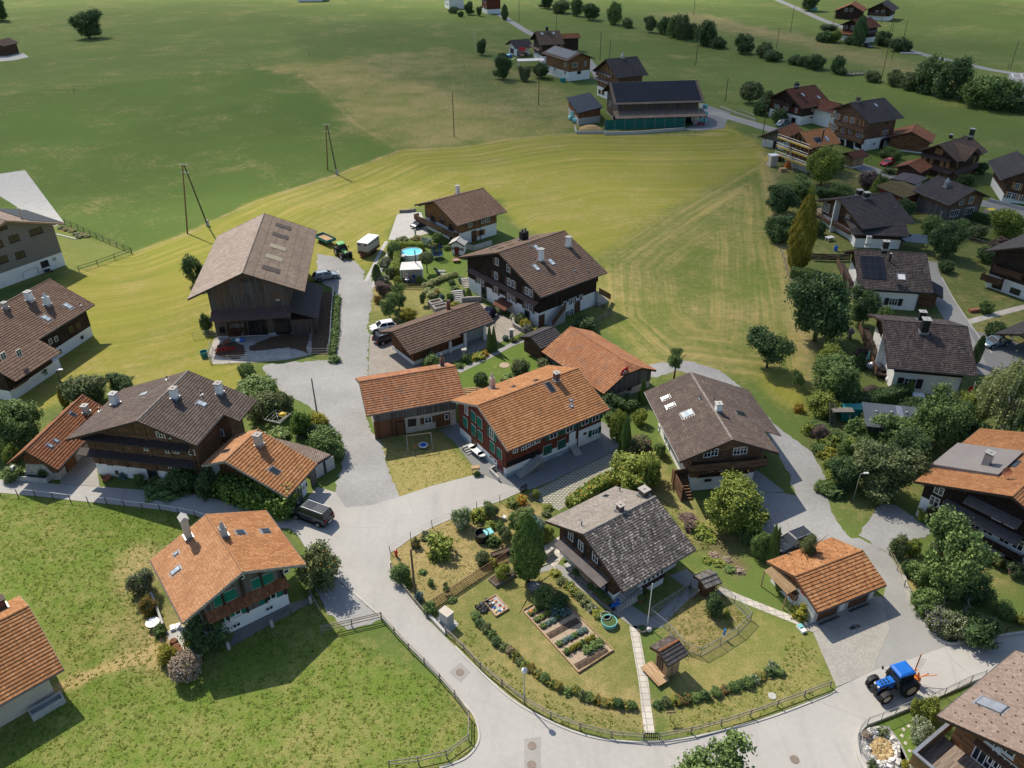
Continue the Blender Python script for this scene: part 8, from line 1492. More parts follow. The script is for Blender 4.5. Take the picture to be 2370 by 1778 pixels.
pickets('dark picket gate at the end of the slab path',TS('T12',(1912,1474),(1995,1476)),.9,.16,'fence_dark','garden_gate','gate');pickets('weathered picket fence before the pool pavilion',TS('N',(735,885),(900,890),(1075,890)),.9,.18,'wood_pole');pickets('short picket fence beside the chicken house',TS('G',(2090,1500),(2195,1515)),.8,.14,'fence_wood');pickets('dark gate at the upper end of the front garden',TS('W',(832,118),(868,100)),1.1,.12,'fence_dark','garden_gate','gate')
# leaning lattice between the two halves of the front garden
a,b=G(('W',250,868)),G(('W',765,530));e=thing('lattice_fence','low leaning wooden lattice across the front garden','fence',a);d=(b-a);L=d.length;d.normalize();nrm=Vector((-d.y,d.x,0));mb=MB();up=(Vector((0,0,1))*.85+nrm*.42)
k=.0
while k<L:
 for sg in (-1,1):
  s1=k+sg*.75
  if 0<=s1<=L:mb.bar(d*k,d*s1+up,.045,.02)
 k+=.2
mb.bar(Vector((0,0,.02)),d*L+Vector((0,0,.02)),.05,.05);mb.bar(up,d*L+up,.05,.05);mb.build('lattice','lattice',e)
# ------------------------------------------------------------------ garden things
def OB(name,label,cat,base,fn,mats,rz=.0,group=None,z=.0):
 g=G(base,z) if not isinstance(base,Vector) else base;mb=MB();fn(mb);o=mb.build(name,mats);o.location=g;o.rotation_euler=(0,0,rz);return tag(o,label,cat,group)
def bx(*a):return lambda m:m.box(*a)
def PT(name,label,cat,base,lst,rz=.0,group=None,z=.0):
 g=G(base,z) if not isinstance(base,Vector) else base;e=thing(name,label,cat,g,rz,group)
 for nm,fn,mt in lst:mb=MB();fn(mb);mb.build(nm,mt,e)
 return e
def many(m,*bs):
 for b in bs:m.box(*b)
def rzof(p,q):return hdg(G(p),G(q))
# pool, pavilion, trampoline
g=G(('N',905,432));e=thing('swimming_pool','round above-ground swimming pool with bright blue water','pool',g+Vector((0,1.6,0)));rr=170/6.9125*mpp(g);mb=MB();mb.lathe([(rr+.08,0),(rr+.08,1.05),(rr-.05,1.08),(rr-.05,.85)],36);mb.build('wall','wpl',e);mb=MB();mb.tube((0,0,.1),(0,0,.95),rr-.05,rr-.05,36);mb.build('water','water',e);mb=MB();mb.box(-rr-.5,-rr-.4,.9,-rr+.9,-rr+.5,1.05);mb.build('platform','pgr',e)
a,b,c,d=[G(('N',x,y),z) for x,y,z in ((725,595,2.3),(1105,580,2.3),(1060,450,2.9),(755,470,2.9))]
e=thing('pavilion','open garden pavilion with white sheet roof beside the pool','pavilion',Vector((a.x,a.y,0)));o=Vector((a.x,a.y,0));mb=MB();up=Vector((0,0,.07));mb.hx([a-o,b-o,c-o,d-o],[a-o+up,b-o+up,c-o+up,d-o+up]);mb.build('roof','white_cloth',e)
for q in (a,b,c,d):v=q.lerp((a+b+c+d)/4,.08)-o;mb=MB();mb.box(v.x-.07,v.y-.07,0,v.x+.07,v.y+.07,q.z);mb.build('post','wht',e)
v0,v1=a.lerp(c,.08)-o,b.lerp(d,.08)-o;mb=MB();mb.box(v0.x,v0.y-.05,0,v1.x,v0.y+.02,.9);mb.build('counter','tig',e);mb=MB();mb.box(v0.x+.1,v0.y+1.6,0,v1.x-.1,v0.y+1.7,2.2);mb.build('back_wall','crm',e)
PT('garden_table','small round white table before the pavilion','table',('N',850,795),[('tabletop',lambda m:m.tube((0,0,.68),(0,0,.72),.4,.4,18),'wpl'),('leg',lambda m:m.tube((0,0,0),(0,0,.68),.04,.04,8),'wpl')])
for p,mt,lb in ((('N',842,760),'wpl','white garden chair with rounded back before the pavilion'),(('N',953,775),'blue_paint','blue garden chair with rounded back before the pavilion')):
 PT('garden_chair',lb,'chair',p,[('seat',lambda m:m.box(-.28,-.28,.4,.28,.28,.46),mt),('backrest',lambda m:(m.box(-.27,.24,.46,.27,.3,.95),m.tube((0,.24,.95),(0,.3,.95),.27,.27,14)),mt)]+[('leg',bx(x-.03,y-.03,0,x+.03,y+.03,.4),mt) for x in (-.24,.24) for y in (-.24,.24)])
g=G(('N',1318,440))+Vector((0,1.2,0));rr=78/6.9125*mpp(g)
e=thing('trampoline','trampoline with blue rim and dark safety net','trampoline',g);mb=MB();mb.lathe([(rr,.75),(rr+.18,.78),(rr+.18,.86),(rr,.86)],28);mb.build('rim','blue_paint',e);mb=MB();mb.tube((0,0,.78),(0,0,.8),rr,rr,28);mb.build('jump_mat','blk',e);mb=MB();mb.lathe([(rr+.1,.85),(rr+.1,2.4)],20);mb.build('safety_net','net_panel',e)
for i in range(6):t_=i*1.047;mb=MB();mb.tube((math.cos(t_)*(rr+.15),math.sin(t_)*(rr+.15),0),(math.cos(t_)*(rr+.12),math.sin(t_)*(rr+.12),2.5),.045,.045,8);mb.build('pole','blue_paint',e)
hp=G(('N',1640,360));h=House('playhouse','small white playhouse with grey pitched roof and red shutters by the trampoline','playhouse',(hp.x,hp.y,R(75),2.6,1.5,1.5,2.9,.55,.35,.35),'pgr',upper='wht',base='wht',hb=.3,purl=False,gutter=False);h.door('g0',(.1,1.0),.6,1.5,'door_red');h.win('g0',(-.75,1.2),.45,.6,sh='shutter_red');h.win('g0',(.85,1.2),.45,.6,sh='shutter_red')
PT('nest_swing','orange round nest swing on the pool lawn','swing',('N',1630,455),[('ring',lambda m:m.lathe([(.62,.35),(.75,.42),(.75,.5),(.62,.5)],22),'orange_paint'),('mat',lambda m:m.tube((0,0,.36),(0,0,.4),.62,.62,22),'grey_plastic'),('post',lambda m:m.tube((.1,-.5,0),(.1,-.5,1.6),.03,.03,8),'bdl')])
for i,p in enumerate((('N',1350,632),('N',1385,682))):
 PT('sun_lounger',('grey sun lounger on the pool lawn, farther one','grey sun lounger on the pool lawn, nearer one')[i],'sun lounger',p,[('mattress',lambda m:m.hx([(-.2,-.32,.3),(1.2,-.32,.3),(1.2,.32,.3),(-.2,.32,.3)],[(-.2,-.32,.4),(1.2,-.32,.4),(1.2,.32,.4),(-.2,.32,.4)]),'grey_plastic'),('backrest',lambda m:m.hx([(-.2,-.32,.32),(-.1,-.32,.4),(-.1,.32,.4),(-.2,.32,.32)],[(-.85,-.32,.85),(-.78,-.32,.92),(-.78,.32,.92),(-.85,.32,.85)]),'blk'),('frame',lambda m:many(m,(-.2,-.3,0,-.14,-.24,.3),(1.1,-.3,0,1.16,-.24,.3),(-.2,.24,0,-.14,.3,.3),(1.1,.24,0,1.16,.3,.3)),'blk')],R(-5),'sun loungers on the pool lawn')
for p,w,lb in ((('N',1305,1165),2.2,'upper dry stone raised bed by the garden steps'),(('N',1385,1235),2.5,'lower dry stone raised bed by the garden steps')):
 PT('raised_bed',lb,'raised bed',p,[('stone_wall',lambda m:many(m,(-w/2,-.7,0,w/2,-.45,.9),(-w/2,.45,0,w/2,.7,.9),(-w/2,-.45,0,-w/2+.25,.45,.9),(w/2-.25,-.45,0,w/2,.45,.9)),'brick_grey'),('soil',bx(-w/2+.25,-.45,0,w/2-.25,.45,.75),'soil')],R(30))
PT('stone_steps','flight of stone garden steps behind the long garage','steps',('N',1690,1120),[('steps',lambda m:[m.box(-.9,i*.38,0,.9,i*.38+.4,.16*(i+1)) for i in range(7)],'concrete')],R(14));PT('stone_steps','pale stone steps at the corner of the black-brown chalet','steps',('N',1830,880),[('steps',lambda m:[m.box(-.7,i*.36,0,.7,i*.36+.38,.16*(i+1)) for i in range(6)],'stone')],R(20))
def wall(label,pts,h,w,mat,name='garden_wall'):
 P=[G(p) for p in pts];o=P[0];mb=MB()
 for a,b in zip(P[:-1],P[1:]):
  d=(b-a).normalized();n=Vector((-d.y,d.x,0))*w/2;a,b=a-o,b-o;u=Vector((0,0,h));mb.hx([a-n,b-n,b+n,a+n],[a-n+u,b-n+u,b+n+u,a+n+u])
 q=mb.build(name,mat);q.location=o;return tag(q,label,'wall')
wall('dry stone wall below the clipped cone',K('N',(1720,1110),(1850,1095),(2040,1090)),.9,.4,'brick_grey');wall('curved stone bed wall before the black-brown chalet',K('F',(705,1240),(715,1310),(780,1350),(850,1385)),.7,.35,'brick_grey');wall('low wall above the parking place',K('T10',(345,1362),(400,1360),(450,1352)),.6,.3,'concrete_dark');wall('grey retaining wall before the honey brown chalet',K('F',(80,300),(200,330),(430,260)),.9,.3,'concrete');wall('low white wall round the terrace of the green-shuttered chalet',K('K',(375,1375),(300,1170),(250,1040)),.9,.2,'concrete');wall('low wall at the forecourt corner of the red farmhouse',K('B',(690,1185),(575,1070),(640,1030)),.6,.2,'concrete');wall('stone edging along the upper lane garden',K('T20',(270,690),(380,735),(500,775)),.5,.35,'stone');wall('low stone wall below the green net fence',K('Q',(345,580),(600,572),(935,545)),.8,.4,'concrete');wall('low garden wall of the terrace beside the mossy chalet',K('G',(0,1090),(60,1040),(110,1000)),.8,.35,'stone');wall('grey block wall under the drive of the right edge chalet',K('V',(690,340),(800,365),(950,405)),.7,.3,'concrete')
for p,lb in ((('O',1408,830),'square stone gate pillar, left of the thujas'),(('O',2012,572),'square stone gate pillar, right of the thujas')):PT('gate_pillar',lb,'pillar',p,[('shaft',bx(-.28,-.28,0,.28,.28,1.5),'stone'),('cap',bx(-.36,-.36,1.5,.36,.36,1.6),'concrete')])
e=FNC('thin chain between thujas and right gate pillar',K('O',(1810,435),(1990,555)),(.75,),6,.8,'fence_dark',None,.06,.03)
hp=G(('T11',1180,775));h=House('garden_shelter','open garden shelter with dark shingle roof beside the flag barn','shelter',(hp.x,hp.y+.5,R(40),4.6,2.3,2.3,3.3,.42,.5,.4),'tile_slate',upper='tis',base='tis',hb=.1,gutter=False)
PT('plank_pile','stack of pale boards between the two orange roofs','boards',('T11',795,990),[('boards',lambda m:[m.box(-1.8+.1*(i%3),-.9+i*.22,.0+.1*(i%2),1.7,-.9+i*.22+.18,.1+.12*(i%2)) for i in range(8)],'bdl')],R(8))
# red farmhouse surroundings
PT('garden_table','oval white table in front of the red farmhouse gable','table',('B',412,850),[('tabletop',lambda m:(m.hx([(-1.0,-.5,.7),(1.0,-.5,.7),(1.0,.5,.7),(-1.0,.5,.7)],[(-1.0,-.5,.75),(1.0,-.5,.75),(1.0,.5,.75),(-1.0,.5,.75)]),m.tube((-.95,0,.7),(-.95,0,.75),.5,.5,20),m.tube((.95,0,.7),(.95,0,.75),.5,.5,20)),'wpl')]+[('leg',bx(x-.04,y-.04,0,x+.04,y+.04,.7),'steel') for x in (-.8,.8) for y in (-.3,.3)],R(-52))
e0=PT('bench','wooden bench along the red farmhouse gable','bench',('B',470,815),[('seat',bx(-1.9,-.22,.42,1.9,.22,.48),'bdb'),('backrest',bx(-1.9,.24,.5,1.9,.29,.95),'bdb'),('leg',bx(-1.7,-.2,0,-1.6,.24,.42),'bdb'),('leg',bx(1.6,-.2,0,1.7,.24,.42),'bdb')],R(-56))
PT('planter_box','small flower trough on legs at the lawn corner','planter',('B',392,1085),[('box',bx(-.5,-.28,.75,.5,.28,1.0),'bdl'),('leg',bx(-.42,-.05,0,-.34,.05,.75),'steel'),('leg',bx(.34,-.05,0,.42,.05,.75),'steel')],R(10));SHB('green plant under the flower trough at the lawn corner',('B',410,1110),1060,90,'fol','low')
PT('swing_set','metal swing frame with round nest swing on the farmhouse lawn','swing',('T11',475,1350),[('crossbar',lambda m:m.tube((-1.5,0,2.1),(1.5,0,2.1),.04,.04,8),'wpg')]+[('leg',lambda m,x=x,y=y:m.tube((x,y,0),(x*.97,0,2.1),.035,.035,8),'steel') for x in (-1.5,1.5) for y in (-.8,.8)]+[('nest_seat',lambda m:(m.lathe([(.42,.38),(.56,.42),(.56,.5),(.42,.5)],20,0,(.45,0,0)),m.tube((.45,0,.4),(.45,0,.44),.42,.42,20,1)),['wpl','blue_paint']),('seat',lambda m:m.tube((-.5,0,.5),(-.5,0,.55),.18,.18,12),'orange_paint'),('rope',lambda m:(m.tube((.0,0,.45),(.2,0,2.1),.012,.012,5),m.tube((.9,0,.45),(.7,0,2.1),.012,.012,5),m.tube((-.5,0,.55),(-.5,0,2.1),.012,.012,5)),'wood_pole')],R(12))
# front garden
P=[G(('T12',x,y)) for x,y in ((1130,655),(1335,540),(1712,908),(1490,1052))];o=P[0]
e=thing('vegetable_bed','long board-edged vegetable bed with bark paths in the front garden','vegetable bed',o);mb=MB()
for i in range(4):a,b=P[i]-o,P[(i+1)%4]-o;mb.bar(a+Vector((0,0,.1)),b+Vector((0,0,.1)),.07,.2)
mb.build('edging','bdl',e);mb=MB();mb.face([(q-o)+Vector((0,0,.05)) for q in (P[0],P[3],P[2],P[1])]);mb.build('bark_mulch','mulch',e)
u=(P[3]-P[0]);v=(P[1]-P[0])
rows=((.09,'flre','mixed plants and pumpkins at the upper end'),(.2,'foll','leafy greens'),(.31,'folb','cabbages'),(.45,None,'dug bare soil'),(.6,'folb','young leeks'),(.73,'foly','feathery yellow-green herbs'),(.93,None,'bare dark soil at the lower end'))
for s,lf,d in rows:
 c0=P[0]+u*s+v*.05;c1=P[1]+u*s*1.03-v*.05;dd=(c1-c0);nn=Vector((-dd.y,dd.x,0)).normalized()*.36;mb=MB();w=[]
 m_=14
 for i in range(m_):
  a,b=c0+dd*i/m_-o,c0+dd*(i+1)/m_-o;z0=.17+.05*math.sin(i*2.1);z1=.17+.05*math.sin((i+1)*2.1);up=lambda z:Vector((0,0,z));mb.face([a-nn+up(.06),b-nn+up(.06),b+up(z1),a+up(z0)]);mb.face([a+up(z0),b+up(z1),b+nn+up(.06),a+nn+up(.06)])
 mb.build('soil_row','soil',e)
 if lf:
  for i in range(6):
   q=c0+dd*(i+.5)/6;l2,fl=(('fol','flor') if lf=='flre' else (lf,None));o2=link('vegetable',plm('low',i%4,l2 if i%3 else 'fol',fl,.06));o2.location=(q.x,q.y,.12);sc=.6;o2.scale=(sc,sc,.3 if lf!='foly' else .55);o2.rotation_euler=(0,0,i);tag(o2,'vegetable plant in the bed row of '+d,'vegetable','vegetables in the row of '+d)
c0=P[0]+u*.84+v*.55
for i in range(3):o2=link('vegetable',plm('low',i,'fol'));q=P[0]+u*.84+v*(.55+.17*i);o2.location=(q.x,q.y,.1);o2.scale=(1.0,1.0,.45);tag(o2,'pale green leafy plant in the lower right row of the vegetable bed','vegetable','lower right leafy plants')
SHB('tall sunflower-like plants at the top of the vegetable bed',('T12',1265,610),520,130,'fol','shrub','flor',.05);SHB('dark bush at the top right of the vegetable bed',('T12',1365,620),545,120,'fold');SHB('blue-green cabbage cluster at the top right of the vegetable bed',('T12',1355,665),620,90,'folb','low')
for p in ((('T12',1222,628)),(('T12',1186,668))):OB('pumpkin','orange pumpkin in the upper corner of the vegetable bed','pumpkin',p,lambda m:m.ball((0,0,.25),.2,.2,.16,12),['orange_paint'],0,'pumpkins')
P=[G(('T12',x,y)) for x,y in ((962,555),(1042,642),(962,692),(886,600))];o=P[0];e=thing('sandbox','square wooden sandbox on the front lawn','sandbox',o);mb=MB()
for i in range(4):mb.bar(P[i]-o+Vector((0,0,.1)),P[(i+1)%4]-o+Vector((0,0,.1)),.12,.2)
mb.build('frame','bdl',e);mb=MB();mb.face([q-o+Vector((0,0,.1)) for q in (P[0],P[3],P[2],P[1])]);mb.build('sand','sand',e)
for i,(x,y,mt,nm) in enumerate(((935,590,'orange_paint','orange'),(945,610,'wpl','white'),(960,600,'orange_paint','second orange'),(975,655,'bale_wrap','turquoise'),(990,660,'blue_paint','blue'),(985,625,'red_paint','red'),(1010,640,'orange_paint','third orange'),(960,665,'yellow_paint','yellow'),(1000,655,'wpl','second white'),(950,640,'blue_paint','second blue'))):OB('toy','%s plastic toy lying in the sandbox'%nm,'toy',('T12',x,y),lambda m:(m.tube((0,0,.1),(0,0,.22),.06,.09,9),m.ball((.1,.08,.15),.06,.05,.06,7)),[mt])
def tarp(m):
 rg=random.Random(5);N=9;H=[[.12+.16*rg.random() for _ in range(N)] for _ in range(N)];f=lambda i,j:((i/(N-1)-.5)*1.5+.1*math.sin(j*1.7),(j/(N-1)-.5)*1.2+.12*math.sin(i*2.1),H[i][j])
 for i in range(N-1):
  for j in range(N-1):m.face([f(i,j),f(i+1,j),f(i+1,j+1),f(i,j+1)])
OB('tarpaulin','crumpled black tarpaulin beside the sandbox','tarpaulin',('T12',888,630),tarp,['blk'],.7)
OB('zinc_tub','oval zinc tub in the shadow of the tall conifer','tub',('T12',1205,515),lambda m:(m.lathe([(.05,.02),(.5,.02),(.6,.48),(.63,.5),(.57,.5),(.48,.1),(.02,.1)],20),m.tube((0,0,.1),(0,0,.36),.5,.54,20,1)),['zinc','sand'])
PT('compost_bin','round black compost bin in the front garden','compost bin',('W',585,405),[('barrel',lambda m:m.lathe([(.72,0),(.75,.95),(.69,.95),(.66,.5),(.02,.5)],22),'blk')]);PT('water_tank','pale green square tank beside the compost bin','tank',('W',628,392),[('tank',bx(-.4,-.4,0,.4,.4,.8),'bale_wrap'),('lid',bx(-.45,-.45,.8,.45,.45,.86),'bale_wrap')],.5)
OB('plant_pot','small white bucket in the back vegetable plot','bucket',('W',725,278),lambda m:m.tube((0,0,0),(0,0,.4),.18,.24,14),['wpl']);PT('raised_bed','slender black planter trough in the front garden','planter',('W',705,505),[('box',lambda m:many(m,(-1,-.3,0,1,-.26,.55),(-1,.26,0,1,.3,.55),(-1,-.26,0,-.96,.26,.55),(.96,-.26,0,1,.26,.55)),'blk'),('soil',bx(-.96,-.26,0,.96,.26,.48),'soil')],rzof(('W',678,498),('W',735,478)));PT('raised_bed','wooden planter with yellow flowers before the tall conifer','planter',('W',715,650),[('box',lambda m:many(m,(-1.3,-.6,0,1.3,-.54,.35),(-1.3,.54,0,1.3,.6,.35),(-1.3,-.54,0,-1.24,.54,.35),(1.24,-.54,0,1.3,.54,.35)),'wpg'),('soil',bx(-1.24,-.54,0,1.24,.54,.3),'soil')],rzof(('W',680,675),('W',770,620)))
PT('electric_cabinet','pale grey electricity cabinet beside the road','cabinet',('T12',648,735),[('cabinet',bx(-.55,-.4,.1,.55,.4,1.55),'pgr'),('lid',bx(-.6,-.45,1.55,.6,.45,1.66),'crm'),('plinth',bx(-.7,-.55,0,.7,.55,.1),'concrete')],R(-42));wall('pair of pale concrete kerbs in front of the electricity cabinet',TS('T12',(535,690),(640,805)),.35,.25,'concrete','kerb_wall');sht('cabinet_base',TS('T12',(560,715),(640,650),(725,740),(655,800)),'concrete',.03)
OB('hydrant','red hydrant at the bend of the front garden fence','hydrant',('W',48,512),lambda m:(m.tube((0,0,0),(0,0,.75),.13,.13,12),m.ball((0,0,.78),.15,.15,.12,12),m.tube((-.22,0,.55),(.22,0,.55),.06,.06,8)),['red_paint'])
PT('bench','long wooden bench with backrest at the white wall of the mossy chalet','bench',('G',500,1400),[('seat',bx(-1.7,-.25,.42,1.7,.2,.48),'fence_wood'),('backrest',bx(-1.7,.22,.5,1.7,.27,1.0),'bdl'),('leg',bx(-1.4,-.2,0,-1.2,.2,.42),'concrete'),('leg',bx(1.2,-.2,0,1.4,.2,.42),'concrete')],HP['h2'][2]-R(90));PT('bench','short grey bench left of the long one at the mossy chalet','bench',('G',335,1235),[('seat',bx(-.8,-.28,.42,.8,.25,.5),'pgr'),('leg',bx(-.7,-.2,0,-.55,.2,.42),'concrete'),('leg',bx(.55,-.2,0,.7,.2,.42),'concrete')],HP['h2'][2]-R(90))
for i,p in enumerate((('G',400,1300),('G',590,1480),('G',660,1530),('G',710,1570),('G',755,1610),('G',800,1650),('G',1230,1620),('G',1310,1570),('G',1265,1540))):
 e=PT('flower_pot','terracotta pot at the mossy chalet, '+('between the two benches','right of the long bench','first of the row at the white corner','second of the row at the white corner','third of the row at the white corner','last of the row at the white corner','nearest to the flagpole by the steps','right of the entrance steps','behind the others at the entrance steps')[i],'flower pot',p,[('pot',lambda m:m.tube((0,0,0),(0,0,.35),.16,.22,14),'terracotta')]);c=link('plant',plm('shrub',i%4,'fol','flre' if i>6 else None,.1),e,(0,0,.3));c.scale=(.75,.75,.7)
e=thing('toy_tractor','blue pedal tractor on the gravel before the mossy chalet','toy',G(('T12',1722,632)),R(20));mb=MB();mb.box(-.1,-.13,.28,.5,.13,.5);mb.box(-.4,-.18,.25,-.1,.18,.4);mb.bar((.05,0,.5),(-.12,0,.75),.04,.04);mb.build('body','blue_paint',e)
for x,r in ((-.3,.2),(.38,.14)):
 for s in (-1,1):mb=MB();mb.tube((0,-.05,0),(0,.05,0),r,r,12);mb.build('wheel','rubber',e,loc=(x,s*.24,r))
OB('ball','orange ball near the pedal tractor','ball',('T12',1788,572),lambda m:m.ball((0,0,.16),.16,.16,.16,12),['orange_paint']);e=thing('toy_tractor','second blue pedal vehicle right of the pedal tractor','toy',G(('T12',1752,598)),R(50));mb=MB();mb.box(-.35,-.16,.2,.4,.16,.42);mb.box(-.35,-.16,.42,-.2,.16,.6);mb.build('body','blue_paint',e)
for x in (-.28,.3):
 for s in (-1,1):mb=MB();mb.tube((0,-.05,0),(0,.05,0),.15,.15,12);mb.build('wheel','rubber',e,loc=(x,s*.2,.15))
for p,r,lb in ((('T12',1662,705),.5,'zinc planter tub with a plant, upper of two at the lawn edge'),(('T12',1685,738),.75,'large green water tub, lower of two at the lawn edge')):OB('water_tub',lb,'tub',p,lambda m:(m.lathe([(.02,.02),(r*.9,.02),(r,.5),(r*.92,.5),(r*.85,.15),(.02,.15)],20),m.tube((0,0,.12),(0,0,.38),r*.85,r*.9,20,1)),['pgr' if r<.6 else 'bale_wrap','fol'])
OB('stone','white boulder at the foot of the flagpole','stone',('T12',1938,782),lambda m:m.ball((0,0,.22),.3,.26,.26,9),['stone_pale']);OB('hoop_pot','round wicker planter beside the flagpole','planter',('T12',1898,780),lambda m:(m.lathe([(.38,0),(.45,.4),(.4,.4),(.34,.1),(.02,.1)],18),m.tube((0,0,.1),(0,0,.3),.36,.36,16,1)),['wpg','fol'])
# little log playhouse roof in the garden and the chicken house
h=House('playhouse','wooden log playhouse with dark tiled roof beside the chicken run','playhouse',HP['g6'][:8]+(.45,.35),'tile_slate_warm','tile_slate',upper='bdl',base='bdl',hb=.3,purl=False,gutter=False,ridge='tile_rust');mb=MB();mb.box(-.75,-1.2,.3,.45,1.15,.38);h.part('porch_floor',mb,'bdl');h.win('g0',(.1,1.2),.7,1.2,'dark')
g=G(('G',1960,1530));h=House('chicken_house','small weathered chicken house with ramp beside the mossy chalet','chicken house',(g.x,g.y,R(25),1.9,.95,.95,2.0,.35,.2,.2),'tig',upper='bdb',base='bdb',hb=.5,purl=False,gutter=False,course=.5);mb=MB();mb.hx([(-.9,-.2,0),(0,-.2,.75),(0,.15,.75),(-.9,.15,0)],[(-.9,-.2,.04),(0,-.2,.8),(0,.15,.8),(-.9,.15,.04)]);h.part('ramp',mb,'wpg')
PT('sign_board','small wooden board on a thin post in the garden grass','sign',('T12',2075,1355),[('board',bx(-.4,-.02,.95,.4,.02,1.2),'bdl'),('post',lambda m:m.tube((0,0,0),(0,0,1.0),.025,.025,6),'wood_pole')],R(5));OB('toy_truck','white and turquoise plastic toy at the path end','toy',('T22',785,775),lambda m:(m.box(-.25,-.45,.05,.25,.45,.3),m.box(-.2,0,.3,.2,.4,.42,1)),['wpl','bale_wrap'],.4);OB('feeder','small blue bottle feeder on the chicken fence','feeder',('T22',288,830),lambda m:m.tube((0,0,.5),(0,0,1.2),.1,.1,10),['blue_paint'])
OB('oil_stain','dark oil stain on the cobbles before the garage','stain',('T22',1115,762),lambda m:[m.tube((x,y,.045),(x,y,.048),r,r,10) for x,y,r in ((0,0,.25),(.3,.12,.3),(.65,.2,.22),(-.2,-.1,.2))],['concrete_dark'])
for p in (('H',985,1200),('H',1370,1035)):OB('drain_grate','dark drain grate in front of the '+('left' if p[1]<1100 else 'right')+' garage door','drain',p,lambda m:[m.box(-1.2+i*.1,-.12,.04,-1.2+i*.1+.06,.12,.06) for i in range(25)],['gutter'],HP['h3'][2])
def gnarl(m,seed):
 rg=random.Random(seed);p=Vector((0,0,0));r=.14
 for i in range(7):
  q=p+Vector((rg.gauss(0,.16),rg.gauss(0,.16),.25));m.tube(p,q,r,r*.85,7)
  if i>1:m.tube(q,q+Vector((rg.gauss(0,.3),rg.gauss(0,.3),rg.uniform(.05,.35))),r*.55,.02,6)
  p=q;r*=.85
for i,(x,y) in enumerate(((1665,610),(1690,650),(1715,690),(1820,650))):OB('driftwood',('pale gnarled root upright in the garden, left end of three','pale gnarled root upright in the garden, middle of three','pale gnarled root upright in the garden, lower end of three','pale gnarled root standing alone right of the three')[i],'root',('T22',x,y),lambda m,i=i:gnarl(m,i+3),['fence_wood'])
# rock garden with pond stones
P0=G(('J',385,1385));rgn=random.Random(11);stone_me=[]
for k in range(5):
 mb=MB();mb.ball((0,0,.1),.3,.24,.2,8);rr_=random.Random(k)
 for i in range(len(mb.v)):x,y,z=mb.v[i];f=rr_.uniform(.78,1.2);mb.v[i]=(x*f,y*f,z*f)
 stone_me.append((mb.mesh('stone',['stone_pale']),None))
sht('gravel_bed',TS('J',(110,1200),(330,1110),(480,1200),(640,1400),(700,1659),(230,1659),(110,1450)),'concrete',.03,4);sht('pond_bed',TS('J',(235,1330),(370,1250),(500,1330),(560,1470),(540,1590),(420,1600),(290,1520)),'stone_gold',.05,4)
for i in range(46):
 t_=i/46*6.283;x=390+190*math.cos(t_)*(1+rgn.uniform(-.1,.14))+45*math.sin(t_);y=1400+225*math.sin(t_)*(1+rgn.uniform(-.1,.12));q=link('stone',stone_me[i%5][0]);q.location=G(('J',x,y),.03);s=rgn.uniform(.55,1.25);q.scale=(s,s,s);q.rotation_euler=(rgn.random(),rgn.random(),rgn.random()*6);tag(q,'white boulder in the ring round the dry pond of the rock garden','stone','white boulders ringing the dry pond')
mb=MB()
for i in range(170):
 x=395+140*math.sqrt(rgn.random())*math.cos(i*2.4);y=1420+150*math.sqrt(rgn.random())*math.sin(i*2.4);q=G(('J',x,y),.06)-P0;s=rgn.uniform(.06,.15);mb.ball(q,s*1.3,s,s*.7,6)
q=mb.build('pond_stones','stone_gold');q.location=P0;tag(q,'golden brown cobbles filling the dry pond','stones',kind='stuff')
# barnyard things
def tedder(m):
 m.bar((-1.2,0,.6),(1.2,0,.6),.1,.12)
 for x in (-1.1,-.4,.4,1.1):
  m.tube((x,0,.25),(x,0,.6),.12,.12,8)
  for k in range(6):t_=k*1.047;m.bar((x,0,.35),(x+.55*math.cos(t_),.55*math.sin(t_),.25),.04,.04)
 m.bar((0,0,.7),(0,-1.2,.9),.1,.1);m.bar((-.3,0,.6),(0,-.6,1.3),.06,.06);m.bar((.3,0,.6),(0,-.6,1.3),.06,.06)
OB('hay_tedder','red rotary hay tedder parked in the barnyard','farm implement',('E',425,1470),tedder,['red_paint'],R(15));OB('hay_rake','second red machine with tines behind the tedder','farm implement',('E',410,1415),tedder,['rusty'],R(60));OB('barrel','teal plastic tub on the grass left of the barnyard','tub',('E',222,1515),lambda m:m.lathe([(.02,.02),(.45,.02),(.58,.85),(.52,.85),(.42,.1),(.02,.1)],20),['teal_plastic'])
OB('tarpaulin','blue and white bags piled by the barn gate','bags',('E',545,1375),lambda m:(m.ball((0,0,.3),.45,.35,.35,9),m.ball((.6,.1,.3),.4,.35,.3,9,1),m.ball((-.6,0,.2),.5,.4,.22,9,2)),['white_cloth','blue_paint','teal_plastic']);OB('hay_ladder','grey metal rack leaning in the barnyard','rack',('E',590,1330),lambda m:[m.bar((0,-.8+i*.2,0),(.3,-.8+i*.2,1.1),.03,.03) for i in range(9)]+[m.bar((.3,-.8,1.1),(.3,.8,1.1),.05,.05),m.bar((.15,-.8,.6),(.15,.8,.6),.05,.05)],['steel'])
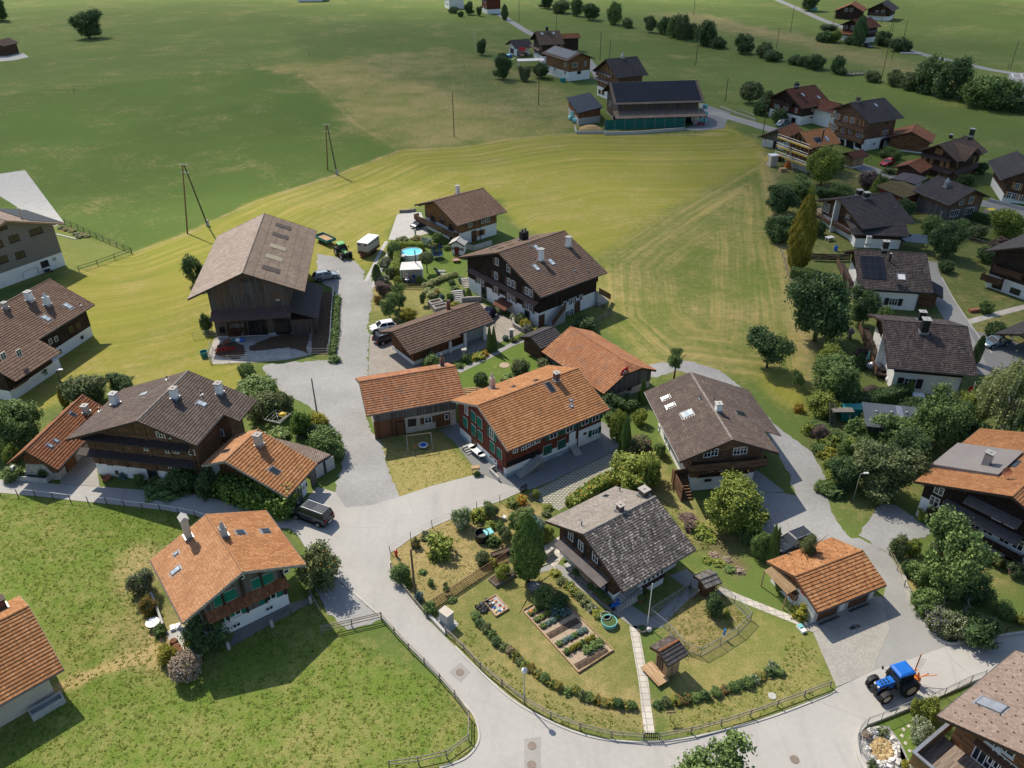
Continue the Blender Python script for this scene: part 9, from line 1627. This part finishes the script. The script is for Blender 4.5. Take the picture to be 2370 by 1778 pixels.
# green-shuttered chalet
for i,p in enumerate((('K',485,1545),('K',515,1600),('K',543,1640))):OB('barrel',('wooden barrel on the terrace, farthest of three','wooden barrel on the terrace, middle of three','wooden barrel on the terrace, nearest of three')[i],'barrel',p,lambda m:(m.lathe([(.3,0),(.38,.3),(.38,.45),(.3,.75),(.02,.75)],16),m.lathe([(.385,.25),(.39,.3),(.385,.33)],16,1),m.lathe([(.36,.55),(.365,.6),(.35,.63)],16,1)),['bdb','gutter'])
OB('garden_table','round white table on the grass by the terrace wall','table',('K',262,1345),lambda m:(m.tube((0,0,.62),(0,0,.68),.62,.62,20),m.tube((0,0,0),(0,0,.62),.12,.06,10)),['wpl'])
for p,lb in ((('K',492,1355),'open white box on the terrace, upper one'),(('K',570,1580),'open white box on the terrace, lower one')):OB('box',lb,'box',p,lambda m:many(m,(-.45,-.3,0,.45,.3,.08),(-.45,-.3,.08,-.02,.3,.3),(.05,-.28,.08,.45,.28,.26)),['wpl'],R(25))
PT('water_trough','stone fountain trough before the outbuilding','trough',('L',440,1490),[('basin',lambda m:many(m,(-2.0,-.5,0,2.0,-.36,.65),(-2.0,.36,0,2.0,.5,.65),(-2.0,-.36,0,-1.85,.36,.65),(1.85,-.36,0,2.0,.36,.65),(-1.85,-.36,0,1.85,.36,.2)),'concrete'),('water',bx(-1.85,-.36,.2,1.85,.36,.5),'glass'),('spout_pillar',bx(-2.35,-.25,0,-2.0,.25,1.7),'stone_pale')],R(-8));OB('wheel_planter','old round planter with red flowers at the white cellar wall','planter',('L',1370,1495),lambda m:m.lathe([(.02,.02),(.4,.02),(.55,.4),(.45,.4),(.4,.25),(.02,.25)],18),['terracotta']);PT('trough','stone trough beside the barn at the bottom left','trough',('T02',310,1280),[('basin',lambda m:many(m,(-1.3,-.45,0,1.3,-.33,.7),(-1.3,.33,0,1.3,.45,.7),(-1.3,-.33,0,-1.18,.33,.7),(1.18,-.33,0,1.3,.33,.7),(-1.18,-.33,0,1.18,.33,.25)),'concrete')],HP['h26'][2])
e=thing('clothes_dryer','rotary clothes dryer with a yellow bag in the garden by the gravel road','clothes dryer',G(('M',1030,640)));mb=MB();mb.tube((0,0,0),(0,0,1.9),.03,.03,8);mb.build('post','steel',e);mb=MB()
for k in range(4):t_=k*1.571+.4;c_,s_=math.cos(t_),math.sin(t_);mb.bar((0,0,1.3),(c_*1.7,s_*1.7,2.0),.04,.04)
for r in (.8,1.2,1.65):
 for k in range(4):a_,b_=k*1.571+.4,(k+1)*1.571+.4;z=1.3+r*.41;mb.bar((math.cos(a_)*r,math.sin(a_)*r,z),(math.cos(b_)*r,math.sin(b_)*r,z),.015,.015)
mb.build('arms','steel',e);OB('laundry_bag','yellow laundry bag hanging on the clothes dryer','bag',('M',1075,600),lambda m:m.ball((0,0,1.6),.55,.35,.35,12),['yellow_paint']);PT('beanpoles','wooden bean frame with a shallow green tray','bean frame',('M',1240,690),[('poles',lambda m:[m.tube((-.8+i*.4,0,0),(-.8+i*.4,.3,1.9),.02,.02,5) for i in range(5)],'bdl'),('tray',bx(-.9,-.5,0,.9,-.1,.2),'zinc')],R(30))
OB('goal','white football goal frame leaning at the grey house','goal',('D',420,915),lambda m:(m.tube((-1.4,0,0),(-1.4,0,1.7),.04,.04,8),m.tube((1.4,0,0),(1.4,0,1.7),.04,.04,8),m.tube((-1.4,0,1.7),(1.4,0,1.7),.04,.04,8),m.tube((-1.4,.6,0),(-1.4,0,1.7),.025,.025,6),m.tube((1.4,.6,0),(1.4,0,1.7),.025,.025,6)),['grey_plastic'],rzof(('D',0,1075),('D',830,745)));OB('wheelbarrow','dark blue wheelbarrow at the white wall of the grey house','wheelbarrow',('D',620,840),lambda m:(m.hx([(-.4,-.25,.3),(.3,-.2,.3),(.3,.2,.3),(-.4,.25,.3)],[(-.55,-.4,.65),(.5,-.32,.65),(.5,.32,.65),(-.55,.4,.65)]),m.tube((.6,-.05,.2),(.6,.05,.2),.2,.2,12),m.bar((-.3,-.25,.3),(-1.2,-.3,.7),.04,.04),m.bar((-.3,.25,.3),(-1.2,.3,.7),.04,.04)),['car_navy'],.5);PT('raised_bed','triangular flower bed with rocks beside the grey house','flower bed',('D',950,360),[('edging',lambda m:m.bar((-6,1.6,.1),(1.4,-2.2,.1),.12,.2),'wht')]);
for i,(x,y,fl) in enumerate(((800,270,None),(860,290,'flor'),(930,310,'flye'),(990,350,None),(1060,360,'flor'),(1020,385,None),(1110,375,'flye'))):SHB('rock garden plant in the triangular bed, %s from its left tip'%DESC[i],('D',x,y),0,110,'folo','low',fl,.3,'rockery_plant','flower','plants of the triangular bed',h=.5)
# upper farm
mb=MB();a,b=G(('Q',345,560)),G(('Q',930,535));e=thing('net_fence','long dark green windbreak net before the solar barn','net',a);
for i in range(9):q=(b-a)*i/8;m2=MB();m2.tube((q.x,q.y,0),(q.x,q.y,3.3),.06,.06,7);m2.build('post','fence_wood',e)
mb.hx([Vector((0,-.02,.6)),(b-a)+Vector((0,-.02,.6)),(b-a)+Vector((0,.02,.6)),Vector((0,.02,.6))],[Vector((0,-.02,3.3)),(b-a)+Vector((0,-.02,3.0)),(b-a)+Vector((0,.02,3.0)),Vector((0,.02,3.3))]);mb.build('net','teal_cloth',e)
BALE=lambda m:(m.tube((0,-.6,.65),(0,.6,.65),.65,.65,18),)
for i,(p,z) in enumerate(((('Q',97,470),0),(('Q',128,490),0),(('Q',118,470),1.2),(('Q',1078,490),0),(('Q',1050,492),0),(('Q',1080,470),1.2),(('Q',1052,470),1.2),(('Q',1078,450),2.4))):g=G(p);OB('hay_bale',('wrapped turquoise bale left of the solar shed, left one','wrapped turquoise bale left of the solar shed, front one','wrapped turquoise bale left of the solar shed, top one','wrapped bale at the solar barn end, lower right','wrapped bale at the solar barn end, lower left','wrapped bale at the solar barn end, middle right','wrapped bale at the solar barn end, middle left','wrapped bale at the solar barn end, topmost')[i],'hay bale',Vector((g.x,g.y,z)),BALE,['bale_wrap'],.3+i,'wrapped hay bales')
PT('dung_pad','concrete bunker with a heap of straw manure before the solar shed','manure heap',('Q',245,558),[('bunker_wall',lambda m:many(m,(-4.2,-1.7,0,4.2,-1.4,.7),(-4.2,-1.4,0,-3.9,4,.7)),'concrete'),('straw',lambda m:(m.ball((0,1,0),3.4,2.2,1.7,14),m.ball((1.6,.6,0),2.2,1.6,1.2,12)),'straw')]);OB('farm_machine','dark and red farm machine at the end of the solar barn','farm implement',('Q',1055,508),tedder,['red_paint'],.4);OB('farm_machine','round hose reel under the solar barn eave','farm implement',('Q',1008,500),lambda m:(m.tube((0,-.5,1.6),(0,.5,1.6),1.2,1.2,18),m.box(-.8,-.7,0,.8,.7,.5)),['steel'])
h=House('awning','white sail awning beside the steep brown-roofed chalet','awning',(G(('P',350,345)).x,G(('P',350,345)).y,.5,7.0,2.6,2.6,3.4,.3,.3,.3),'white_cloth',upper='white_cloth',walls=False,purl=False,gutter=False,course=2.0,lift=.01);
for x in (.3,6.5):
 for y in (-2,2):mb=MB();mb.box(x,y,0,x+.15,y+.15,2.8);h.part('post',mb,'wht')
OB('canopy_tent','low white terrace roof before the solar-roofed house','canopy',('P',290,400),lambda m:(m.box(-5,-2,2.3,5,2.4,2.45),m.box(-4.8,-1.8,0,-4.6,-1.6,2.3),m.box(4.6,-1.8,0,4.8,-1.6,2.3),m.box(-4.8,2,0,-4.6,2.2,2.3),m.box(4.6,2,0,4.8,2.2,2.3)),['white_cloth'],.1)
PT('play_tower','wooden play tower with red roof and green slide','playground',('P',205,325),[('tower',lambda m:many(m,(-.9,-.9,0,-.7,-.7,3.2),(.7,-.9,0,.9,-.7,3.2),(-.9,.7,0,-.7,.9,3.2),(.7,.7,0,.9,.9,3.2),(-.9,-.9,1.4,.9,.9,1.55)),'bdl'),('roof',lambda m:m.hx([(-1.2,-1.1,3.1),(1.2,-1.1,3.1),(1.2,1.1,3.1),(-1.2,1.1,3.1)],[(-1.2,-.02,4.3),(1.2,-.02,4.3),(1.2,.02,4.3),(-1.2,.02,4.3)]),'red_paint')]);OB('slide','green slide left of the play tower','slide',('P',95,370),lambda m:m.hx([(-1.8,-.3,.1),(1.8,-.3,1.9),(1.8,.3,1.9),(-1.8,.3,.1)],[(-1.8,-.3,.25),(1.8,-.3,2.05),(1.8,.3,2.05),(-1.8,.3,.25)]),['tractor_green'],.5);OB('paddling_pool','blue square paddling pool behind the orchard trees','pool',('P',40,305),lambda m:(m.box(-2.4,-1.6,0,2.4,1.6,.9),m.box(-2.2,-1.4,.9,2.2,1.4,.92,1)),['blue_paint','water'])
OB('water_butt','teal rain barrel at the white house corner','barrel',('P',602,548),lambda m:m.tube((0,0,0),(0,0,1.2),1.0,1.0,16),['teal_plastic'])
# scaffolding at the renovated chalet
hh_=HP['r2'];e=thing('scaffold','steel scaffolding with ladders and yellow boards at the gable under renovation','scaffold',(hh_[0],hh_[1],0),hh_[3-1]);ys=np.linspace(-hh_[5]-.6,hh_[4]+.6,5)
for x in (.2,-.9):
 for y in ys:mb=MB();mb.tube((x,y,0),(x,y,8.4 if abs(y)<3 else 6.6),.035,.035,6);mb.build('standard','steel',e)
for z in (2.2,4.2,6.2):
 mb=MB();mb.box(-.9,ys[0],z,.2,ys[-1],z+.07);mb.build('deck','bdl',e);mb=MB()
 for q in (.5,1.0):mb.tube((-.95,ys[0],z+q),(-.95,ys[-1],z+q),.028,.028,6)
 mb.box(-.97,ys[0],z+.07,-.93,ys[-1],z+.27,1);mb.build('guard_rail',['steel','yellow_paint'],e)
for i,z in enumerate((0,2.2,4.2)):
 mb=MB();y0=-1.5+i;
 for s in (-.2,.2):mb.bar((-1.3+s*.0,y0+s,z),(-1.0,y0+1.4+s,z+2.3),.05,.07)
 for k in range(7):t_=k/7;mb.bar((-1.3+.3*t_,y0-.2+1.4*t_,z+2.3*t_),(-1.3+.3*t_,y0+.2+1.4*t_,z+2.3*t_),.04,.04)
 mb.build('ladder','steel',e)
PT('site_toilet','pale portable site cabin in the field corner','cabin',('R',195,865),[('cabin',bx(-.9,-.9,.1,.9,.9,2.6),'crm'),('roof',bx(-1,-1,2.6,1,1,2.75),'wpl'),('door',bx(-.4,-.93,.2,.4,-.9,2.2),'pgr')],.2);OB('bin','black rubbish container at the building site','bin',('R',272,815),lambda m:(m.box(-.9,-.6,0,.9,.6,1.2),m.box(-.95,-.65,1.2,.95,.65,1.32)),['blk'],.2);OB('mixer','orange cement mixer at the building site','machine',('R',350,885),lambda m:(m.box(-.8,-.5,0,.8,.5,.7),m.ball((0,0,1.2),.7,.6,.6,12)),['orange_paint'],.2);PT('planter_box','wooden crate of sand at the building site','crate',('R',300,918),[('crate',bx(-.8,-.6,0,.8,.6,.8),'bdl')],.2);OB('mixer','small yellow machine left of the site cabin','machine',('R',155,815),lambda m:(m.box(-.5,-.4,0,.5,.4,.6),m.ball((0,0,.9),.4,.4,.4,10)),['yellow_paint'])
# shaded right gardens
g=G(('T21',1345,1245));e=thing('shed','ramshackle shed with patched corrugated sheets and stones on its roof','shed',g,R(-12));mb=MB()
for i in range(9):x=-3.4+i*.78;mb.hx([(x,-2.2,1.9-.03*(i%2)),(x+.82,-2.2,1.9),(x+.82,2.2,2.6),(x,2.2,2.6-.03*(i%2))],[(x,-2.2,1.96-.03*(i%2)),(x+.82,-2.2,1.96),(x+.82,2.2,2.66),(x,2.2,2.66-.03*(i%2))],i%3 if i in (3,5) else 0)
mb.build('roof',['solar_pale','canopy_brown','zinc'],e);mb=MB();mb.box(-3.1,-1.6,0,3.1,1.9,1.85);mb.build('wall','tig',e);mb=MB();mb.box(-.6,-1.66,0,.6,-1.6,1.7);mb.build('doorway','dark_void',e)
for i in range(7):mb=MB();mb.ball((0,0,.08),.18,.14,.1,7);mb.build('roof_stone','stone_pale',e,loc=(-2.8+i*.9,-1.2+(i*1.7)%3.2,2.1+.16*((-1.2+(i*1.7)%3.2)+2.2)-.1+.05))
PT('cold_frame','teal covered garden frame left of the corrugated shed','greenhouse',('T21',1110,1150),[('cover',lambda m:m.hx([(-1.6,-1,0),(1.6,-1,0),(1.6,1,0),(-1.6,1,0)],[(-1.5,-.9,1.7),(1.5,-.9,1.9),(1.5,.5,1.9),(-1.5,.5,1.7)]),'teal_plastic')],-.1);OB('ladder','grey step ladder in the overgrown garden','ladder',('T21',985,1215),lambda m:[m.bar((-.3,i*.18,i*.3),(.3,i*.18,i*.3),.05,.05) for i in range(9)]+[m.bar((-.3,0,0),(-.3,1.6,2.7),.06,.08),m.bar((.3,0,0),(.3,1.6,2.7),.06,.08)],['wpg']);PT('drying_stand','grey wooden clothes frame right of the step ladder','frame',('T21',1030,1190),[('frame',lambda m:many(m,(-1.2,-.05,0,-1.1,.05,2),(1.1,-.05,0,1.2,.05,2),(-1.3,-.5,2,1.3,.5,2.1)),'wpg')])
OB('grill_cover','grey covered barbecue on the shaded patio','barbecue',('T21',1255,845),lambda m:(m.ball((0,0,.5),1.2,.7,.75,14),m.ball((-.6,.1,.5),.8,.6,.55,12)),['zinc'],-.2);OB('bin','black waste bin on the shaded patio','bin',('T21',1300,885),lambda m:(m.box(-.45,-.4,0,.45,.4,1.1),m.box(-.5,-.45,1.1,.5,.45,1.18)),['blk']);OB('bin','grey waste sack beside the black bin on the patio','sack',('T21',1345,925),lambda m:m.ball((0,0,.4),.5,.5,.5,12),['white_cloth']);OB('dome','dark brown covered mound on the shaded patio','mound',('T21',1235,990),lambda m:m.ball((0,0,0),1.35,1.0,1.0,16),['trim_dark']);OB('parasol','closed turquoise parasol on the shaded patio','parasol',('T21',1205,800),lambda m:(m.tube((0,0,0),(0,0,.6),.03,.03,6),m.tube((0,0,.6),(0,0,2.0),.26,.05,10)),['bale_wrap']);OB('stone_lantern','dark stone lantern in the shaded garden','lantern',('T21',1095,645),lambda m:(m.tube((0,0,0),(0,0,.9),.3,.2,10),m.box(-.35,-.35,.9,.35,.35,1.3),m.lathe([(.6,1.3),(.1,1.7),(.02,2.0)],10)),['concrete_dark']);OB('chest','white garden chest before the two-chimney chalet','chest',('T21',1525,1045),lambda m:(m.box(-.7,-.45,0,.7,.45,.9),m.box(-.75,-.5,.9,.75,.5,1.0)),['wpl'],-.2);OB('garden_table','round dark table on the shaded patio','table',('T21',1215,690),lambda m:(m.tube((0,0,.7),(0,0,.74),.6,.6,16),m.tube((0,0,0),(0,0,.7),.05,.05,8)),['zinc'])
OB('brick_bench','small reddish brick bench on the right lawn','bench',('T21',1892,475),lambda m:m.box(-.9,-.3,0,.9,.3,.5),['terracotta'],.2);OB('garden_table','white plastic garden table by the slate-roofed chalet','table',('T20',965,1540),lambda m:(m.box(-.8,-.5,.68,.8,.5,.74),m.box(-.7,-.4,0,-.62,-.32,.68),m.box(.62,-.4,0,.7,-.32,.68),m.box(-.7,.32,0,-.62,.4,.68),m.box(.62,.32,0,.7,.4,.68)),['wpl'],.4);OB('barrel','blue barrel beside the low slate roof','barrel',('T20',1005,1605),lambda m:m.tube((0,0,0),(0,0,.95),.32,.32,14),['blue_paint']);PT('awning','striped awning before the slate-roofed dark chalet','awning',('S',100,300),[('cloth',lambda m:m.hx([(-1.5,-1,1.9),(1.5,-1,1.9),(1.5,1,2.5),(-1.5,1,2.5)],[(-1.5,-1,1.95),(1.5,-1,1.95),(1.5,1,2.55),(-1.5,1,2.55)]),'mulch'),('post',bx(-1.4,-.9,0,-1.3,-.8,1.9),'wht'),('post',bx(1.3,-.9,0,1.4,-.8,1.9),'wht')],.3)
OB('carport_roof','dark glass carport roof behind the solar collector chalet','carport',('S',790,500),lambda m:(m.hx([(-2.4,-1.8,2.0),(2.4,-1.8,2.0),(2.4,1.8,2.3),(-2.4,1.8,2.3)],[(-2.4,-1.8,2.08),(2.4,-1.8,2.08),(2.4,1.8,2.38),(-2.4,1.8,2.38)]),m.box(-2.2,-1.6,0,-2.1,-1.5,2,1),m.box(2.1,-1.6,0,2.2,-1.5,2,1),m.box(-2.2,1.5,0,-2.1,1.6,2.3,1),m.box(2.1,1.5,0,2.2,1.6,2.3,1)),['glass','trim_dark'],-.3);OB('satellite_dish','pale satellite dish on the lawn edge of the timber house','satellite dish',('V',345,475),lambda m:(m.tube((0,0,0),(0,0,.9),.04,.04,8),m.box(-.5,-.1,.6,.5,0,2.0)),['pgr'])
PT('footbridge','small plank footbridge with railings over the stream','bridge',('T20',1120,480),[('deck',bx(-3.6,-1.2,.2,3.6,1.2,.4),'wpg'),('railing',lambda m:[m.box(-3.5,s*1.15-.04,1.2,3.5,s*1.15+.04,1.32) for s in (-1,1)]+[m.box(x-.06,s*1.15-.06,.4,x+.06,s*1.15+.06,1.4) for s in (-1,1) for x in (-3.4,-1.7,0,1.7,3.4)],'fence_wood')],R(12));PT('footbridge','low concrete footbridge on the lane below the dark tree, top right','bridge',('T20',1490,345),[('deck',bx(-4,-1.2,.1,4,1.2,.35),'concrete')],R(-12));OB('silo_bags','turquoise wrapped bales under the tree at the top edge','hay bale',('T20',860,68),lambda m:(m.tube((-1,-1,.9),(-1,1,.9),.9,.9,14),m.tube((1.2,-1,.9),(1.2,1,.9),.9,.9,14),m.tube((.1,-1,2.3),(.1,1,2.3),.9,.9,14)),['bale_wrap'])
for i,(x,y,h_) in enumerate(((1595,425,1.2),(1982,360,1.6),(475,598,1.6))):pole('short field post, '+('at the pale corner of the dry field','above the field seam right of the others','on the field seam at the left')[i],('T00',x,y),0,'wood_pole',.08,'field_post',None,h=h_)
PT('mailbox','brown mailbox stand at the red farmhouse drive','mailbox',('T10',447,1505),[('post',bx(-.15,-.15,0,.15,.15,1.2),'concrete')])
